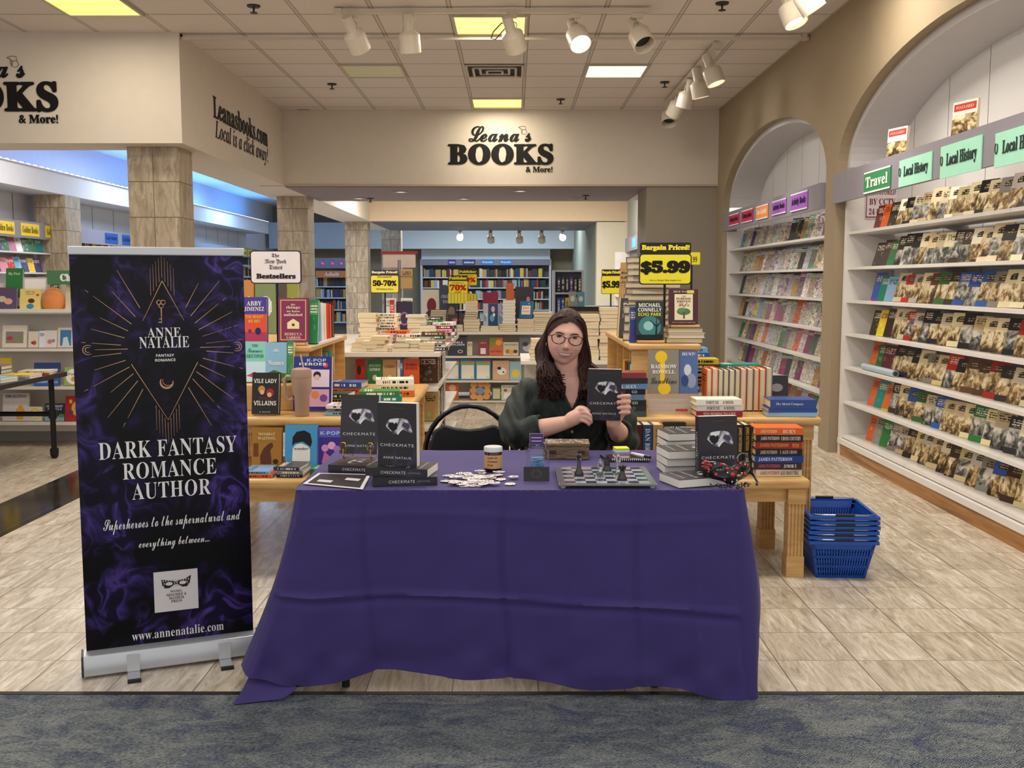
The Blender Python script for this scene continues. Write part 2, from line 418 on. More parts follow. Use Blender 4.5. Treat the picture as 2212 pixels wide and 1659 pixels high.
# ================================================================ ceiling panels, vent, small ceiling devices
def m_diff(c, e):
    q = NT('prismatic_diffuser'); w_ = q.n('TexWave', {'Vector': q.pos(), 'Scale': 1.6, 'Distortion': 1}, bands_direction='Y').outputs['Fac']
    col = q.mix(w_, c, 'fff6c8'); q.set(q.b.inputs['Emission Color'], q.mix(.35, c, col)); q.b.inputs['Emission Strength'].default_value = e
    return q.done(c, .4)
def panel(x0, x1, y0, y1, c, e, label):
    t = thing('ceiling_light', label, 'ceiling light', ((x0+x1)/2, (y0+y1)/2, CZ), group='ceiling light panels'); w, h = (x1-x0)/2, (y1-y0)/2
    d = obj('diffuser', MB().box(-w+.02, w-.02, -h+.02, h-.02, -.012, -.002), m_diff(c, e), t)
    f = MB()
    f.box(-w, w, -h, -h+.022, -.02, 0).box(-w, w, h-.022, h, -.02, 0).box(-w, -w+.022, -h+.022, h-.022, -.02, 0).box(w-.022, w, -h+.022, h-.022, -.02, 0)
    obj('frame', f, mat('b9ac9a', .5), t)
panel(-3.69, -3.06, 7.97, 8.60, 'fff05f', 1.25, 'yellowish lit ceiling panel over the front fascia, at the picture edge')
panel(-.521, .114, 8.60, 9.235, 'ffec70', 1.2, 'yellowish lit ceiling panel behind the middle track spotlights')
panel(-1.79, -1.156, 10.505, 11.14, 'b5ae80', .12, 'dim greenish unlit ceiling panel')
panel(.749, 1.384, 10.505, 11.14, 'fff6cf', 1.3, 'bright white lit ceiling panel')
panel(-.521, .114, 12.41, 13.045, 'fff26a', 1.25, 'yellow lit ceiling panel nearest the shop name on the back fascia')
for x0, y0, e, c in ((-.521, 8.6, 20, WARM), (.749, 10.505, 26, NEUT), (-.521, 12.41, 14, WARM), (-3.69, 7.97, 16, WARM)):
    lamp('panel_light', 'AREA', (x0+.3175, y0+.3175, CZ-.025), e, c, .5, .5)
v = thing('ceiling_vent', 'square white ceiling air vent with dark slots', 'vent', (-.2, 10.82, CZ))
vm = MB(); vd = MB()
for k in range(4):
    r = .29-k*.07; zz = -.012-.012*(k % 2)
    for s in (-1, 1):
        vm.box(-r, r, s*r-.012, s*r+.012, zz-.006, zz+.006); vm.box(s*r-.012, s*r+.012, -r, r, zz-.006, zz+.006)
vd.box(-.3, .3, -.3, .3, -.006, -.001)
obj('vent_frame', vm, mat('b9ab9a', .5), v); obj('duct', vd, mat('241d18', .8), v)
spr = None
for u, v_, lab in ((548, 12, 'front fascia corner'), (717, 181, 'dim ceiling panel'), (1560, 6, 'top picture edge'), (1436, 177, 'bright white ceiling panel'), (1211, 214, 'yellow panel nearest the back fascia')):
    p = onZ(u, v_, CZ)
    L = 'black fire sprinkler head on the ceiling near the '+lab
    if spr is None:
        spr = thing('sprinkler_head', L, 'sprinkler', p, group='ceiling sprinkler heads')
        obj('escutcheon', MB().lathe([(.055, 0), (.05, -.012), (.012, -.015)], 16), mat('2b2622', .5), spr)
        obj('deflector', MB().lathe([(.008, -.015), (.008, -.05), (.03, -.055), (.03, -.06)], 12), mat('2b2622', .5), spr)
    else: dup(spr, label=L).location = p
can = None
for u, v_, z, lab, on in ((658, 238, CZ, 'ceiling corner beside the side fascia', 0), (775, 428, 2.655, 'left end of the grey beam soffit', 1), (866, 414, 2.655, 'grey beam soffit, second from its left end', 1), (1002, 429, 2.655, 'middle of the grey beam soffit', 1), (1124, 412, 2.655, 'grey beam soffit under the shop name', 1), (1244, 427, 2.655, 'right end of the grey beam soffit', 0)):
    p = onZ(u, v_, z)
    t = thing('downlight', ('lit' if on else 'unlit')+' round recessed downlight at the '+lab, 'downlight', p, group='recessed downlights')
    obj('ring', MB().lathe([(.10, -.001), (.10, -.008), (.075, -.012), (.07, -.002)], 20), mat('a59a90', .5), t)
    obj('lens', MB().lathe([(0.0001, -.004), (.072, -.004), (.072, -.002)], 20), mat('fff4dc', .4, emit=1.6) if on else mat('3c352f', .5), t)
for u, v_ in ((800, 428), (1265, 422)):
    p = onZ(u, v_, 2.655); dup(spr, label='black fire sprinkler head on the grey beam soffit '+('toward its left end' if u < 1000 else 'toward its right end')).location = p

# ================================================================ track spotlights
WH = mat('cfc4b2', .4); 
def track(name_lab, a, b):
    a, b = Vector(a), Vector(b); t = thing('light_track', name_lab, 'light track', a); d = b-a
    obj('rail', MB().box(0, d.length, -.018, .018, -.02, .012), WH, t, rot=(0, 0, math.atan2(d.y, d.x)))
    obj('end_feed', MB().box(-.05, .01, -.025, .025, -.024, .02), WH, t, rot=(0, 0, math.atan2(d.y, d.x)))
    return t
track('white light track crossing the ceiling above the signing table', (-1.40, 8.39, 3.61), (1.10, 8.35, 3.61))
track('white light track running along the arched wall side', (1.86, 9.55, 3.61), (1.86, 12.6, 3.61))
track('white light track cut by the top edge of the picture', (2.0, 5.2, 3.61), (2.0, 8.0, 3.61))
HEAD = {}
def head(base, aim, label, lit=0, energy=0):
    """track spotlight: adapter, yoke and a stepped can turned towards aim"""
    t = thing('track_spotlight', label, 'spotlight', base, group='track spotlights')
    if not HEAD:
        HEAD['a'] = MB().box(-.05, .05, -.016, .016, -.045, 0).cyl((0, 0, -.045), (0, 0, -.07), .012, 10).mesh('track_adapter')
        HEAD['y'] = MB().tube([(-.055, 0, -.02), (-.058, 0, .02), (-.05, 0, .09), (0, 0, .115), (.05, 0, .09), (.058, 0, .02), (.055, 0, -.02)], .006, 6).mesh('yoke')
        HEAD['h'] = MB().lathe([(.0001, .16), (.046, .16), (.05, .15), (.05, .02), (.056, .01), (.098, -.02), (.103, -.03), (.103, -.19), (.097, -.19), (.09, -.10), (.001, -.07)], 28).mesh('housing')
        HEAD['l'] = MB().lathe([(.0001, -.098), (.088, -.102), (.085, -.098)], 24).mesh('lamp_face')
    obj('track_adapter', HEAD['a'].copy(), WH, t)
    d = (Vector(aim)-Vector(base)).normalized(); q = d.to_track_quat('-Z', 'Y')
    piv = Vector((0, 0, -.17))
    obj('yoke', HEAD['y'].copy(), WH, t, loc=(0, 0, -.185), sm=True, rot=(0, 0, math.atan2(d.y, d.x)+R(90)))
    h = obj('housing', HEAD['h'].copy(), WH, t, loc=piv, sm=True); h.rotation_euler = q.to_euler()
    obj('lamp_face', HEAD['l'].copy(), mat('fff6e4', .4, emit=6.0) if lit else mat('2a2622', .4), h)
    t.scale = (.86, .86, .86)
    if energy: lamp('spot_light', 'SPOT', Vector(base)+piv+d*.2, energy, WARM if lit < 2 else NEUT, .05, target=Vector(base)+piv+d*3, angle=62, blend=.8)
y = 8.37
for x, dx, dy, lit, e, lab in ((-1.30, .35, .8, 0, 0, 'white spotlight at the left end of the ceiling track, tilted away'), (-.85, .05, .25, 0, 0, 'white spotlight hanging straight down, second on the ceiling track'), (-.02, .35, .8, 1, 0, 'white tilted spotlight with a loose cable in front of a lit panel'),
                               (.50, .25, -.75, 1, 22, 'glowing white spotlight facing the viewer on the ceiling track'), (1.0, .35, -.65, 0, 0, 'unlit dark-mouthed spotlight at the right end of the ceiling track')):
    head((x, y, 3.59), (x+dx, y+dy, 2.7), lab, lit, e)
obj('loose_cable', MB().tube([(-.02, 0, -.05), (-.1, -.01, -.10), (-.17, 0, -.17), (-.19, 0, -.23), (-.15, 0, -.24), (-.08, 0, -.16), (-.02, 0, -.1)], .006, 6), mat('4a4038', .6), [o for o in bpy.data.objects if o.name.startswith('track_spotlight')][2])
for yy, aim, lit, e, lab in ((9.75, (2.6, 9.4, 1.4), 2, 60, 'nearest lit spotlight of the cluster along the arched wall'), (10.4, (2.4, 10.6, 1.2), 2, 40, 'second lit spotlight of the cluster along the arched wall'), (11.0, (1.6, 11.3, 2.5), 0, 0, 'third spotlight of the cluster along the arched wall, unlit'),
                             (11.6, (1.5, 12.3, 2.7), 0, 0, 'fourth spotlight of the cluster along the arched wall, unlit'), (12.3, (1.75, 11.7, 2.6), 0, 0, 'farthest dark-mouthed spotlight of the cluster along the arched wall')):
    head((1.86, yy, 3.59), aim, lab, lit, e)
head((2.0, 7.55, 3.59), (2.25, 7.3, 2.8), 'lit spotlight at the top picture edge, the one farther along its track', 2, 22)
head((2.0, 7.2, 3.59), (2.5, 7.2, 2.8), 'lit spotlight at the top picture edge, half cut off', 2, 22)
# light thrown on the shop name by the tilted lamp above
lamp('spot_light', 'SPOT', (-.02, 8.6, 3.35), 170, (1, .86, .58), .06, target=(-.12, 13.25, 3.0), angle=24, blend=1)

# ================================================================ painted shop lettering
FX = Matrix(((0, 0, 1, 0), (1, 0, 0, 0), (0, 1, 0, 0), (0, 0, 0, 1)))     # faces +x, reads towards +y
FMX = Matrix(((0, 0, -1, 0), (-1, 0, 0, 0), (0, 1, 0, 0), (0, 0, 0, 1)))  # faces -x, reads towards -y
def book_mark(t, c, s):
    m = MB(); P = lambda x, z: Vector((c[0]+x*s, c[1], c[2]+z*s)); r = .006*s*4
    for line in ([(-.5, .35), (-.1, .5), (.35, .45), (.4, .1), (0, .05), (-.2, .2), (-.5, .35)], [(-.2, .2), (-.1, -.4), (.3, -.5), (.55, -.3), (.4, .1)], [(0, .05), (-.1, -.4)]):
        m.tube([P(*p) for p in line], r, 4)
    obj('book_emblem', m, mat('4a3d2c', .6), t)
def shop_name(pl, Lb, Bb, Mb, label):
    t = thing('shop_sign', label, 'sign', pl(*[(Bb[0]+Bb[2])/2, (Bb[1]+Bb[3])/2])); o = t.location.copy()
    def put(s, b, **kw):
        a, c = pl(b[0], b[1]), pl(b[2], b[3]); p = (a+c)/2-o
        lettering(t, s, p+Vector((0, -.006, 0)), '0d0b0a', w=abs(c.x-a.x), h=abs(a.z-c.z), **kw); return a, c
    put('Leana s', Lb, k='S', fat=.02)
    put('BOOKS', Bb, k='B', fat=.045, space=1.04); put('& More!', Mb, k='B', fat=.03)
    e = pl(Lb[2]-(Lb[2]-Lb[0])*.14, Lb[1]+(Lb[3]-Lb[1])*.25)-o
    book_mark(t, e+Vector((0, -.008, 0)), abs(pl(*Lb[:2]).x-pl(*Lb[2:]).x)*.13)
shop_name(lambda u, v: onY(u, v, YB-.002), (1013, 273, 1147, 306), (970, 312, 1193, 355), (1136, 360, 1193, 372), 'black shop name lettering in the pool of light on the back fascia')
shop_name(lambda u, v: onY(u, v, 9.198), (-132, 122, 54, 168), (-184, 178, 124, 240), (41, 248, 126, 266), 'black shop name lettering cut by the picture edge on the front fascia')
t = thing('web_address_sign', 'black web address lettering with slogan on the side fascia', 'sign', (-2.976, 11, 3.1))
def side_text(s, u0, va, u1, vb, h, **kw):
    a, b = onX(u0, va, -2.976), onX(u1, vb, -2.976); p = (a+b)/2
    lettering(t, s, (0, p.y-11, p.z-3.1), '17120f', FX, w=b.y-a.y, h=h, **kw)
side_text('Leanasbooks.com', 461, 233, 578, 296, .21, k='B', fat=.02)
side_text('Local is a click away!', 465, 285, 579, 338, .23, k='I')
notice = thing('paper_notice', 'small white paper notice taped on the nearest travertine pillar', 'notice', (-3.098, 9.66, 1.62))
obj('sheet', MB().box(0, .004, -.12, .12, -.07, .07), mat('cfc6b8', .7), notice)
for i in range(2): lettering(notice, ('Reusable bags', 'for sale')[i], (.006, 0, .03-.05*i), '3a322a', FX, w=.15-.05*i, h=.024, k='B')
# ================================================================ books
def m_cover(kind):
    """printed cover driven by the object's own colour and a per-object random number"""
    q = NT('cover_'+kind); tc = q.n('TexCoord'); oi = q.n('ObjectInfo')
    gx, gy, gz = q.sep(tc.outputs['Generated']); nx, ny, nz = q.sep(tc.outputs['Normal'])
    rnd = oi.outputs['Random']; base = oi.outputs['Color']
    face = q.math('GREATER_THAN', q.math('ABSOLUTE', ny), .5); spine = q.math('LESS_THAN', nx, -.5)
    off = q.n('CombineXYZ', {'X': q.math('MULTIPLY', rnd, 91.0), 'Y': q.math('MULTIPLY', rnd, 57.0), 'Z': q.math('MULTIPLY', rnd, 33.0)}).outputs[0]
    def P(sx, sz):
        v = q.n('CombineXYZ', {'X': q.math('MULTIPLY', gx, sx), 'Y': 0.0, 'Z': q.math('MULTIPLY', gz, sz)}).outputs[0]
        return q.n('VectorMath', {0: v, 1: off}, operation='ADD').outputs[0]
    def band(v, a, b): return q.math('MULTIPLY', q.math('GREATER_THAN', v, a), q.math('LESS_THAN', v, b))
    r2 = q.math('FRACT', q.math('MULTIPLY', rnd, 7.31)); r3 = q.math('FRACT', q.math('MULTIPLY', rnd, 13.7))
    lum = q.n('RGBToBW', {'Color': base}).outputs[0]
    ink = q.mix(q.math('GREATER_THAN', lum, .22), 'f3ead8', '1a1512')
    rows = q.math('FRACT', q.math('MULTIPLY', gz, 15.0))
    words_ = q.math('MULTIPLY', q.math('GREATER_THAN', rows, .42), q.math('GREATER_THAN', q.noise(P(15, 15), 1, 0), .43))
    if kind == 'history':
        n = q.math('ADD', q.noise(P(3.2, 3.6), 1, 5, .62, .7), q.math('MULTIPLY', q.math('SUBTRACT', gz, .20), .26)); sep = q.ramp(n, [(.32, '120d09'), (.43, '4a3822'), (.52, '9a7d4e'), (.6, 'd8c596'), (.68, 'eee3c6')])
        gry = q.ramp(n, [(.34, '14140f'), (.46, '4b4b48'), (.56, '96948c'), (.66, 'dcd8cc')])
        pic = q.mix(q.math('GREATER_THAN', r2, .62), sep, gry)
        top = q.math('ADD', .52, q.math('MULTIPLY', r3, .18))
        pm = q.math('MULTIPLY', q.math('LESS_THAN', gz, top), q.math('GREATER_THAN', gz, q.math('MULTIPLY', q.math('GREATER_THAN', r3, .5), .16)))
        c = q.mix(pm, base, pic)
        ex = q.math('POWER', q.math('DIVIDE', q.math('SUBTRACT', gx, .52), .30), 2.0); ez = q.math('SUBTRACT', .90, q.math('MULTIPLY', ex, .06))
        plate = q.math('MULTIPLY', q.math('MULTIPLY', q.math('LESS_THAN', gz, ez), q.math('GREATER_THAN', gz, .73)), band(gx, .24, .80))
        plate = q.math('MULTIPLY', plate, q.math('LESS_THAN', r2, .72))
        c = q.mix(plate, c, q.mix(q.math('MULTIPLY', words_, .7), '1c1813', 'cdb98a'))
        tt = q.math('MULTIPLY', q.math('MULTIPLY', band(gz, .72, .92), band(gx, .12, .9)), q.math('MULTIPLY', words_, q.math('GREATER_THAN', r2, .72)))
        c = q.mix(tt, c, ink)
    elif kind == 'sheet':
        n = q.noise(P(6, 8), 1, 5, .6, 1.2)
        line = q.math('LESS_THAN', q.math('ABSOLUTE', q.math('SUBTRACT', n, .5)), .035)
        acc = q.n('HueSaturation', {'Hue': rnd, 'Saturation': .9, 'Value': .62, 'Color': 'c04a5a'}).outputs[0]
        blob = q.math('MULTIPLY', q.math('GREATER_THAN', q.noise(P(3, 4), 1, 1), .56), q.math('GREATER_THAN', r2, .45))
        c = q.mix(q.math('MULTIPLY', blob, .8), base, acc); c = q.mix(q.math('MULTIPLY', line, .75), c, '3a3430')
        tb = q.math('MULTIPLY', band(gz, .80, .95), q.math('GREATER_THAN', r3, .3)); c = q.mix(tb, c, q.mix(words_, acc, 'f4efe6'))
    else:
        hue = q.n('HueSaturation', {'Hue': q.math('ADD', .35, q.math('MULTIPLY', rnd, .5)), 'Saturation': 1.05, 'Value': 1.15, 'Color': base}).outputs[0]
        vor = q.n('TexVoronoi', {'Vector': P(3.4, 4.2), 'Scale': 1.0, 'Randomness': .9}); cell = vor.outputs['Color']
        warm = q.mix(.55, cell, base) if kind == 'kids' else q.mix(.78, cell, base)
        blob = q.math('LESS_THAN', vor.outputs['Distance'], q.math('ADD', .22, q.math('MULTIPLY', r2, .22)))
        pic = q.math('MULTIPLY', blob, q.math('MULTIPLY', band(gz, .08, .60), band(gx, .1, .92)))
        c = q.mix(pic, base, q.mix(q.math('GREATER_THAN', r3, .5), warm, hue))
        tt = q.math('MULTIPLY', q.math('MULTIPLY', band(gz, .66, .90), band(gx, .12, .9)), words_)
        c = q.mix(tt, c, ink)
        c = q.mix(q.math('MULTIPLY', band(gz, .0, .05), q.math('GREATER_THAN', r3, .6)), c, hue)
    back = q.mix(.15, base, ink); c = q.mix(face, back, c)
    sw = q.math('MULTIPLY', q.math('MULTIPLY', band(gy, .28, .72), band(gz, .14, .84)), q.math('GREATER_THAN', q.noise(P(1, 30), 1, 0), .47))
    c = q.mix(spine, c, q.mix(sw, base, ink))
    return q.done(c, .38, 0, .4)
COVER = {k: m_cover(k) for k in ('history', 'sheet', 'kids', 'trade')}
def m_pages(h):
    q = NT('page_edges_'+h); tc = q.n('TexCoord'); gy = q.sep(tc.outputs['Generated'])[1]
    n = q.noise(q.n('CombineXYZ', {'X': q.math('MULTIPLY', gy, 46.0), 'Y': 0.0, 'Z': 0.0}).outputs[0], 1, 2)
    return q.done(q.mix(n, tuple(x*.8 for x in L4(h)[:3])+(1,), h), .85, 0, .1)
PAGES, PAGES_W = m_pages('e3d3b2'), m_pages('e9e4d8')
def unit_book(hard, kind, pages=PAGES):
    """1 x 1 x 1 book: spine at -x, front at -y, standing on z=0; slot 0 cover, slot 1 page block"""
    b = MB(); t = .09 if hard else .045; e = .035 if hard else .004; z0 = .022 if hard else .0
    b.box(-.5, .5, -.5, -.5+t, 0, 1); b.box(-.5, .5, .5-t, .5, 0, 1); b.box(-.5, -.5+(.03 if hard else .012), -.5+t, .5-t, 0, 1)
    b.slot(1).box(-.49, .5-e, -.5+t, .5-t, z0, 1-z0)
    me = b.mesh('book'); me.materials.append(COVER[kind]); me.materials.append(pages); return me
BK = {(h, k): unit_book(h, k, PAGES_W if k in ('sheet', 'kids') else PAGES) for h in (0, 1) for k in COVER}
NAMED = [('black', '15130f'), ('charcoal', '3a3836'), ('grey', '83807c'), ('white', 'e9e5dc'), ('cream', 'e2d3aa'), ('tan', 'b8935a'), ('brown', '5b3a22'), ('red', 'b3241f'), ('dark red', '6a1c20'), ('orange', 'd9631e'), ('yellow', 'e2c22f'), ('green', '2f7a3e'), ('dark green', '1f3d2c'), ('teal', '1f8078'), ('light blue', '7fb4d8'), ('blue', '2a56a6'), ('navy', '1c2748'), ('purple', '553a86'), ('pink', 'd98a9a'), ('magenta', '98305f')]
NMAP = dict(NAMED)
ORD = 'first second third fourth fifth sixth seventh eighth ninth tenth eleventh twelfth thirteenth fourteenth fifteenth sixteenth seventeenth eighteenth nineteenth twentieth'.split()
ORD += ['twenty-'+o for o in ORD[:9]]+['thirtieth']+['thirty-'+o for o in ORD[:9]]+['fortieth']
def rgb(c):
    c = hx(NMAP.get(c, c)); return (*lin(c), 1)
def jit(c, a=.12):
    h = hx(NMAP.get(c, c)); f = 1+random.uniform(-a, a); return tuple(max(0, min(1, x*f+random.uniform(-.02, .02))) for x in h)
def book(pos, w, h, t, color, label, cat='book', name='book', pose='stand', yaw=0.0, lean=0.0, hard=0, kind='trade', group=None, roll=0):
    """pos: middle of the foot. stand: front faces -y before yaw, top leans away by lean; flat: front up, head away before yaw"""
    o = bpy.data.objects.new(name, BK[(hard, kind)]); COL.objects.link(o)
    o.color = (*lin(color), 1) if isinstance(color, tuple) else rgb(color)
    if pose == 'flat':
        M = Matrix.Rotation(yaw, 4, 'Z') @ Matrix.Rotation(R(-90), 4, 'X') @ Matrix.Translation((0, 0, -h/2))
        M = Matrix.Translation((0, 0, t/2)) @ M
    else:
        M = Matrix.Rotation(yaw, 4, 'Z') @ Matrix.Translation((0, 0, t/2*math.sin(abs(lean)))) @ Matrix.Rotation(-lean, 4, 'X') @ Matrix.Rotation(roll, 4, 'Y')
    o.matrix_world = Matrix.Translation(pos) @ M @ Matrix.Diagonal((w, t, h, 1))
    return tag(o, label, cat, group)
def cover_text(o, s, zf, color, wf=.8, hf=.08, xf=0, k='', on='front', **kw):
    """title lettering on a book: zf height fraction, wf/hf share of the cover"""
    w, t, h = o.matrix_world.to_scale()
    w, t, h = o['dims'] if 'dims' in o else (w, t, h)
    me = text_mesh(s, k, w=wf*w if on == 'front' else wf*h, h=hf*h if on == 'front' else hf*t, **kw)
    q = bpy.data.objects.new('title', me); COL.objects.link(q); me.materials.append(mat(color, .5, spec=.3, vary=.02))
    q.parent = o
    D = Matrix.Diagonal((1/w, 1/t, 1/h, 1))
    if on == 'front': L = Matrix.Translation((xf, -.5-.0012/t, zf)) @ D @ UP
    else:  # spine (-x side), reads head to foot
        L = Matrix.Translation((-.5-.0008/w, xf, zf)) @ D @ Matrix(((0, 0, -1, 0), (0, 1, 0, 0), (-1, 0, 0, 0), (0, 0, 0, 1))).inverted_safe() if False else Matrix.Translation((-.5-.0008/w, xf, zf)) @ D @ Matrix(((0, 0, -1, 0), (0, -1, 0, 0), (-1, 0, 0, 0), (0, 0, 0, 1)))
    q.matrix_local = L
    return q
def cover_shape(o, pts, color, name='cover_art'):
    """flat printed shape on the front cover; pts in cover fractions (x 0..1, z 0..1), one or several outlines"""
    w, t, h = o.matrix_world.to_scale(); m = MB()
    outs = pts if isinstance(pts[0][0], (tuple, list)) else [pts]
    for i, p in enumerate(outs):
        m.add([(x-.5, -.5-(.0006+.00001*i)/t, z) for x, z in p], [tuple(range(len(p)))])
    q = obj(name, m, mat(color, .5, spec=.3, vary=.03), o); return q
def disc(cx, cz, r, asp=1.5, n=20): return [(cx+r*math.cos(2*math.pi*i/n), cz+r/asp*math.sin(2*math.pi*i/n)) for i in range(n)]
def rect(x0, x1, z0, z1): return [(x0, z0), (x1, z0), (x1, z1), (x0, z1)]

# ================================================================ wall bookcases in the arches
def m_plank():
    q = NT('rustic_plank'); n = q.noise(q.pos((14, 1.1, 22)), 1, 5, .6, .5); k = q.n('TexVoronoi', {'Vector': q.pos((6, 1.5, 6)), 'Scale': 1.3}).outputs['Distance']
    c = q.ramp(n, [(.32, '7d5228'), (.5, 'a9773f'), (.68, 'bf8f55')]); return q.done(q.mix(q.ramp(k, [(.03, .8), (.10, 0.0)]), c, '3c2410'), .45)
def wall_case(y0, y1, zs, label, hy0, hy1, hz, signs, xf=2.735):
    """y0 near end, y1 far end; origin at the near floor corner"""
    t = thing('wall_bookcase', label, 'bookcase', (xf, y0, 0)); D = XB-xf-.004; Ln = y1-y0
    for y in (0, Ln-.04):
        obj('side_panel', MB().box(-.03, D, y, y+.04, 0, 2.26), P_SHELF, t)
    n = 3
    for i, z in enumerate(zs):
        for k in range(n):
            a, b = .04+(Ln-.08)*k/n, .04+(Ln-.08)*(k+1)/n-.004
            obj('shelf', MB().box(-.01, D-.02, a, b, z-.022, z), P_SHELF, t)
            obj('shelf_bracket', MB().prism([(D, z-.022), (D-.24, z-.022), (D-.02, z-.075), (D, z-.075)], 'y', b-.006, b-.002), mat('bdb8b4', .4), t)
    obj('base_plinth', MB().box(-.02, D, .04, Ln-.04, 0.0, .10), m_plank() if signs else P_SHELF, t)
    obj('base_rail', MB().box(-.035, D, .0, Ln, .10, zs[-1]-.03), P_SHELF, t)
    h = obj('header', MB().box(-.115, -.09, hy0-y0, hy1-y0, hz[0], hz[1]).box(-.09, .06, hy1-y0-.02, hy1-y0, hz[0], hz[1]).box(-.09, .06, hy0-y0, hy0-y0+.02, hz[0], hz[1]), P_GREY, t)
    return t, h
def header_card(h, t, u0, v0, u1, v1, c, s, ink, x=2.615, k='B', rim=None, **kw):
    """printed card on a header seen in the photo between (u0,v0) and (u1,v1)"""
    a, b = onX(u0, v0, x), onX(u1, v1, x); o = h.matrix_world.translation if False else t.location
    y0, y1, z0, z1 = min(a.y, b.y)-o.y, max(a.y, b.y)-o.y, min(a.z, b.z), max(a.z, b.z)
    q = obj('category_card', MB().box(x-o.x-.004, x-o.x+.003, y0, y1, z0, z1), mat(c, .5), h)
    if rim:
        obj('card_rim', MB().box(x-o.x-.0055, x-o.x-.003, y0, y1, z0, z0+.012).box(x-o.x-.0055, x-o.x-.003, y0, y1, z1-.012, z1), mat(rim, .5), h)
    if s.startswith('Local'): obj('leaf_emblem', MB().tube([(x-o.x-.0065, y1-.022+.014*math.sin(a), (z0+z1)/2+.012+.03*math.cos(a)) for a in [.5+k*.42 for k in range(13)]], .0028, 4), mat(ink, .5), h)
    lettering(h, s, (x-o.x-.0065, (y0+y1)/2-(.02 if s.startswith('Local') else 0), (z0+z1)/2), ink, FMX, w=(y1-y0)*(.74 if s.startswith('Local') else .84), h=(z1-z0)*.48, k=k, fat=.02, **kw)
ZA = [1.838, 1.553, 1.285, 1.015, .742, .456, .172]
tA, hA = wall_case(4.2, 8.30, ZA, 'white wall bookcase in the larger arch, wooden board along its foot', 4.3, 8.37, (2.07, 2.305), 1)
for u0, v0, u1, v1, c, s, ink, rim in ((1868, 366, 1923, 414, '2f8a55', 'Travel', 'eef3ea', 'e8efe6'), (1944, 340, 2012, 396, 'a8e6cc', 'Local History', '1d2a26', None), (2034, 310, 2119, 374, 'a8e6cc', 'Local History', '1d2a26', None), (2152, 281, 2262, 345, 'a8e6cc', 'Local History', '1d2a26', None)):
    header_card(hA, tA, u0, v0+8, u1, v1-8, c, s, ink, rim=rim)
tB, hB = wall_case(8.70, 12.87, ZA, 'white wall bookcase in the smaller arch beside the tan wall', 8.70, 12.75, (2.055, 2.275), 0)
for u0, v0, u1, v1, c, s, ink in ((1576, 462, 1596, 487, 'c6295c', 'Coloring Books', '3d0a1c'), (1603, 453, 1626, 480, 'c6295c', 'Coloring Books', '3d0a1c'), (1634, 444, 1659, 473, 'f29347', 'Color & Activity', 'fff0e0'), (1669, 433, 1698, 462, 'a35ec0', 'Activity Books', '26103a'), (1709, 418, 1744, 453, 'a35ec0', 'Activity Books', '26103a')):
    header_card(hB, tB, u0, v0+3, u1, v1-3, c, s, ink, rim='efe8ee')
# warning notice inside the larger case
wn_ = thing('warning_notice', 'white warning notice with dark red border inside the larger arch, half behind the header', 'notice', (2.985, 8.252, 2.12), R(90))
obj('board', MB().box(-.003, .003, -.22, .22, -.22, .34), mat('dcd4d6', .5), wn_); wn_.scale = (1, .62, .80)
f = MB()
for a in ((-.21, -.2, -.21, .33), (.2, .21, -.21, .33)): f.box(-.006, -.003, a[0], a[1], a[2], a[3])
for z in (-.21, .32): f.box(-.006, -.003, -.21, .21, z, z+.01)
obj('border', f, mat('7d1f35', .5), wn_)
for i, s in enumerate(('WARNING', 'PREMISES', 'MONITORED', 'BY CCTV', '24 HOURS')):
    lettering(wn_, s, (-.007, 0, .25-.1*i), '6f1d30', FMX, w=.34, h=.062, k='B')

HIST = ['e2d3aa', 'e8dcb8', 'cdb98a', 'd9c79c', 'eadfbd', 'dccb9e', '1c1a17', 'e8dcb8', '3a2a1a', 'e2d3aa', '5b3a22', 'cfc9bd', '2a2b2e', 'efe6cc', '8f8a82', '1c1a17']
ODD = ['b3241f', '2a56a6', '2f7a3e', 'd9631e', '7fb4d8', '6a1c20', 'e2c22f', '1f8078']
def cname(c):
    c = hx(NMAP.get(c, c)); return min(NAMED, key=lambda n: sum((a-b)**2 for a, b in zip(hx(n[1]), c)))[0]
def face_row(case, ylo, yhi, z, cols, step, name, cat, lab, group, kind, wr, hr, x=2.835, start=1):
    """a row of books leaning back on a wall shelf, covers to the room, the far end first"""
    y = yhi; i = start; lean = R(random.uniform(13, 17)); tw = R(random.uniform(10, 14)); x0 = x
    while y > ylo:
        w, h, t = random.uniform(*wr), random.uniform(*hr), random.uniform(.007, .016)
        c = random.choice(cols)
        book((x0+t/2, y-w/2, z), w, h, t, jit(c), lab % (cname(c), ORD[i-1]), cat, name, 'stand', R(-90)+tw, lean, random.random() < .15, kind, group)
        y -= max(w*random.uniform(*step), (t+.016)/math.sin(tw)*.9)+.006; i += 1
for r, z in enumerate(ZA):
    odd = HIST if r in (0, 1) else HIST+ODD[:3]
    near = 4.72+.06*r
    # far end of each shelf carries a few bright travel books, the rest sepia history books
    face_row(tA, 7.62, 7.98, z, ODD+['3a2a1a', '8f8a82'], (.8, 1.0), 'travel_book', 'book', '%s travel book, %s from the pillar end, '+ORD[r]+' shelf under the green card', 'travel guides on the wall shelves', 'trade', (.13, .16), (.19, .225))
    face_row(tA, near, 7.52, z, odd, (.72, 1.0), 'history_book', 'book', '%s local history book, %s after the travel books, '+ORD[r]+' shelf down', 'local history books on the wall shelves', 'history', (.15, .17), (.205, .235))
ACT = ['e6e0d6', 'd8d2c8', 'efe9e0', 'cfc7bb', 'b9b2a8', 'd9c7b0', 'e6d9d4', '8f8a82', 'c9ccd0', '3a3836', 'b8935a']
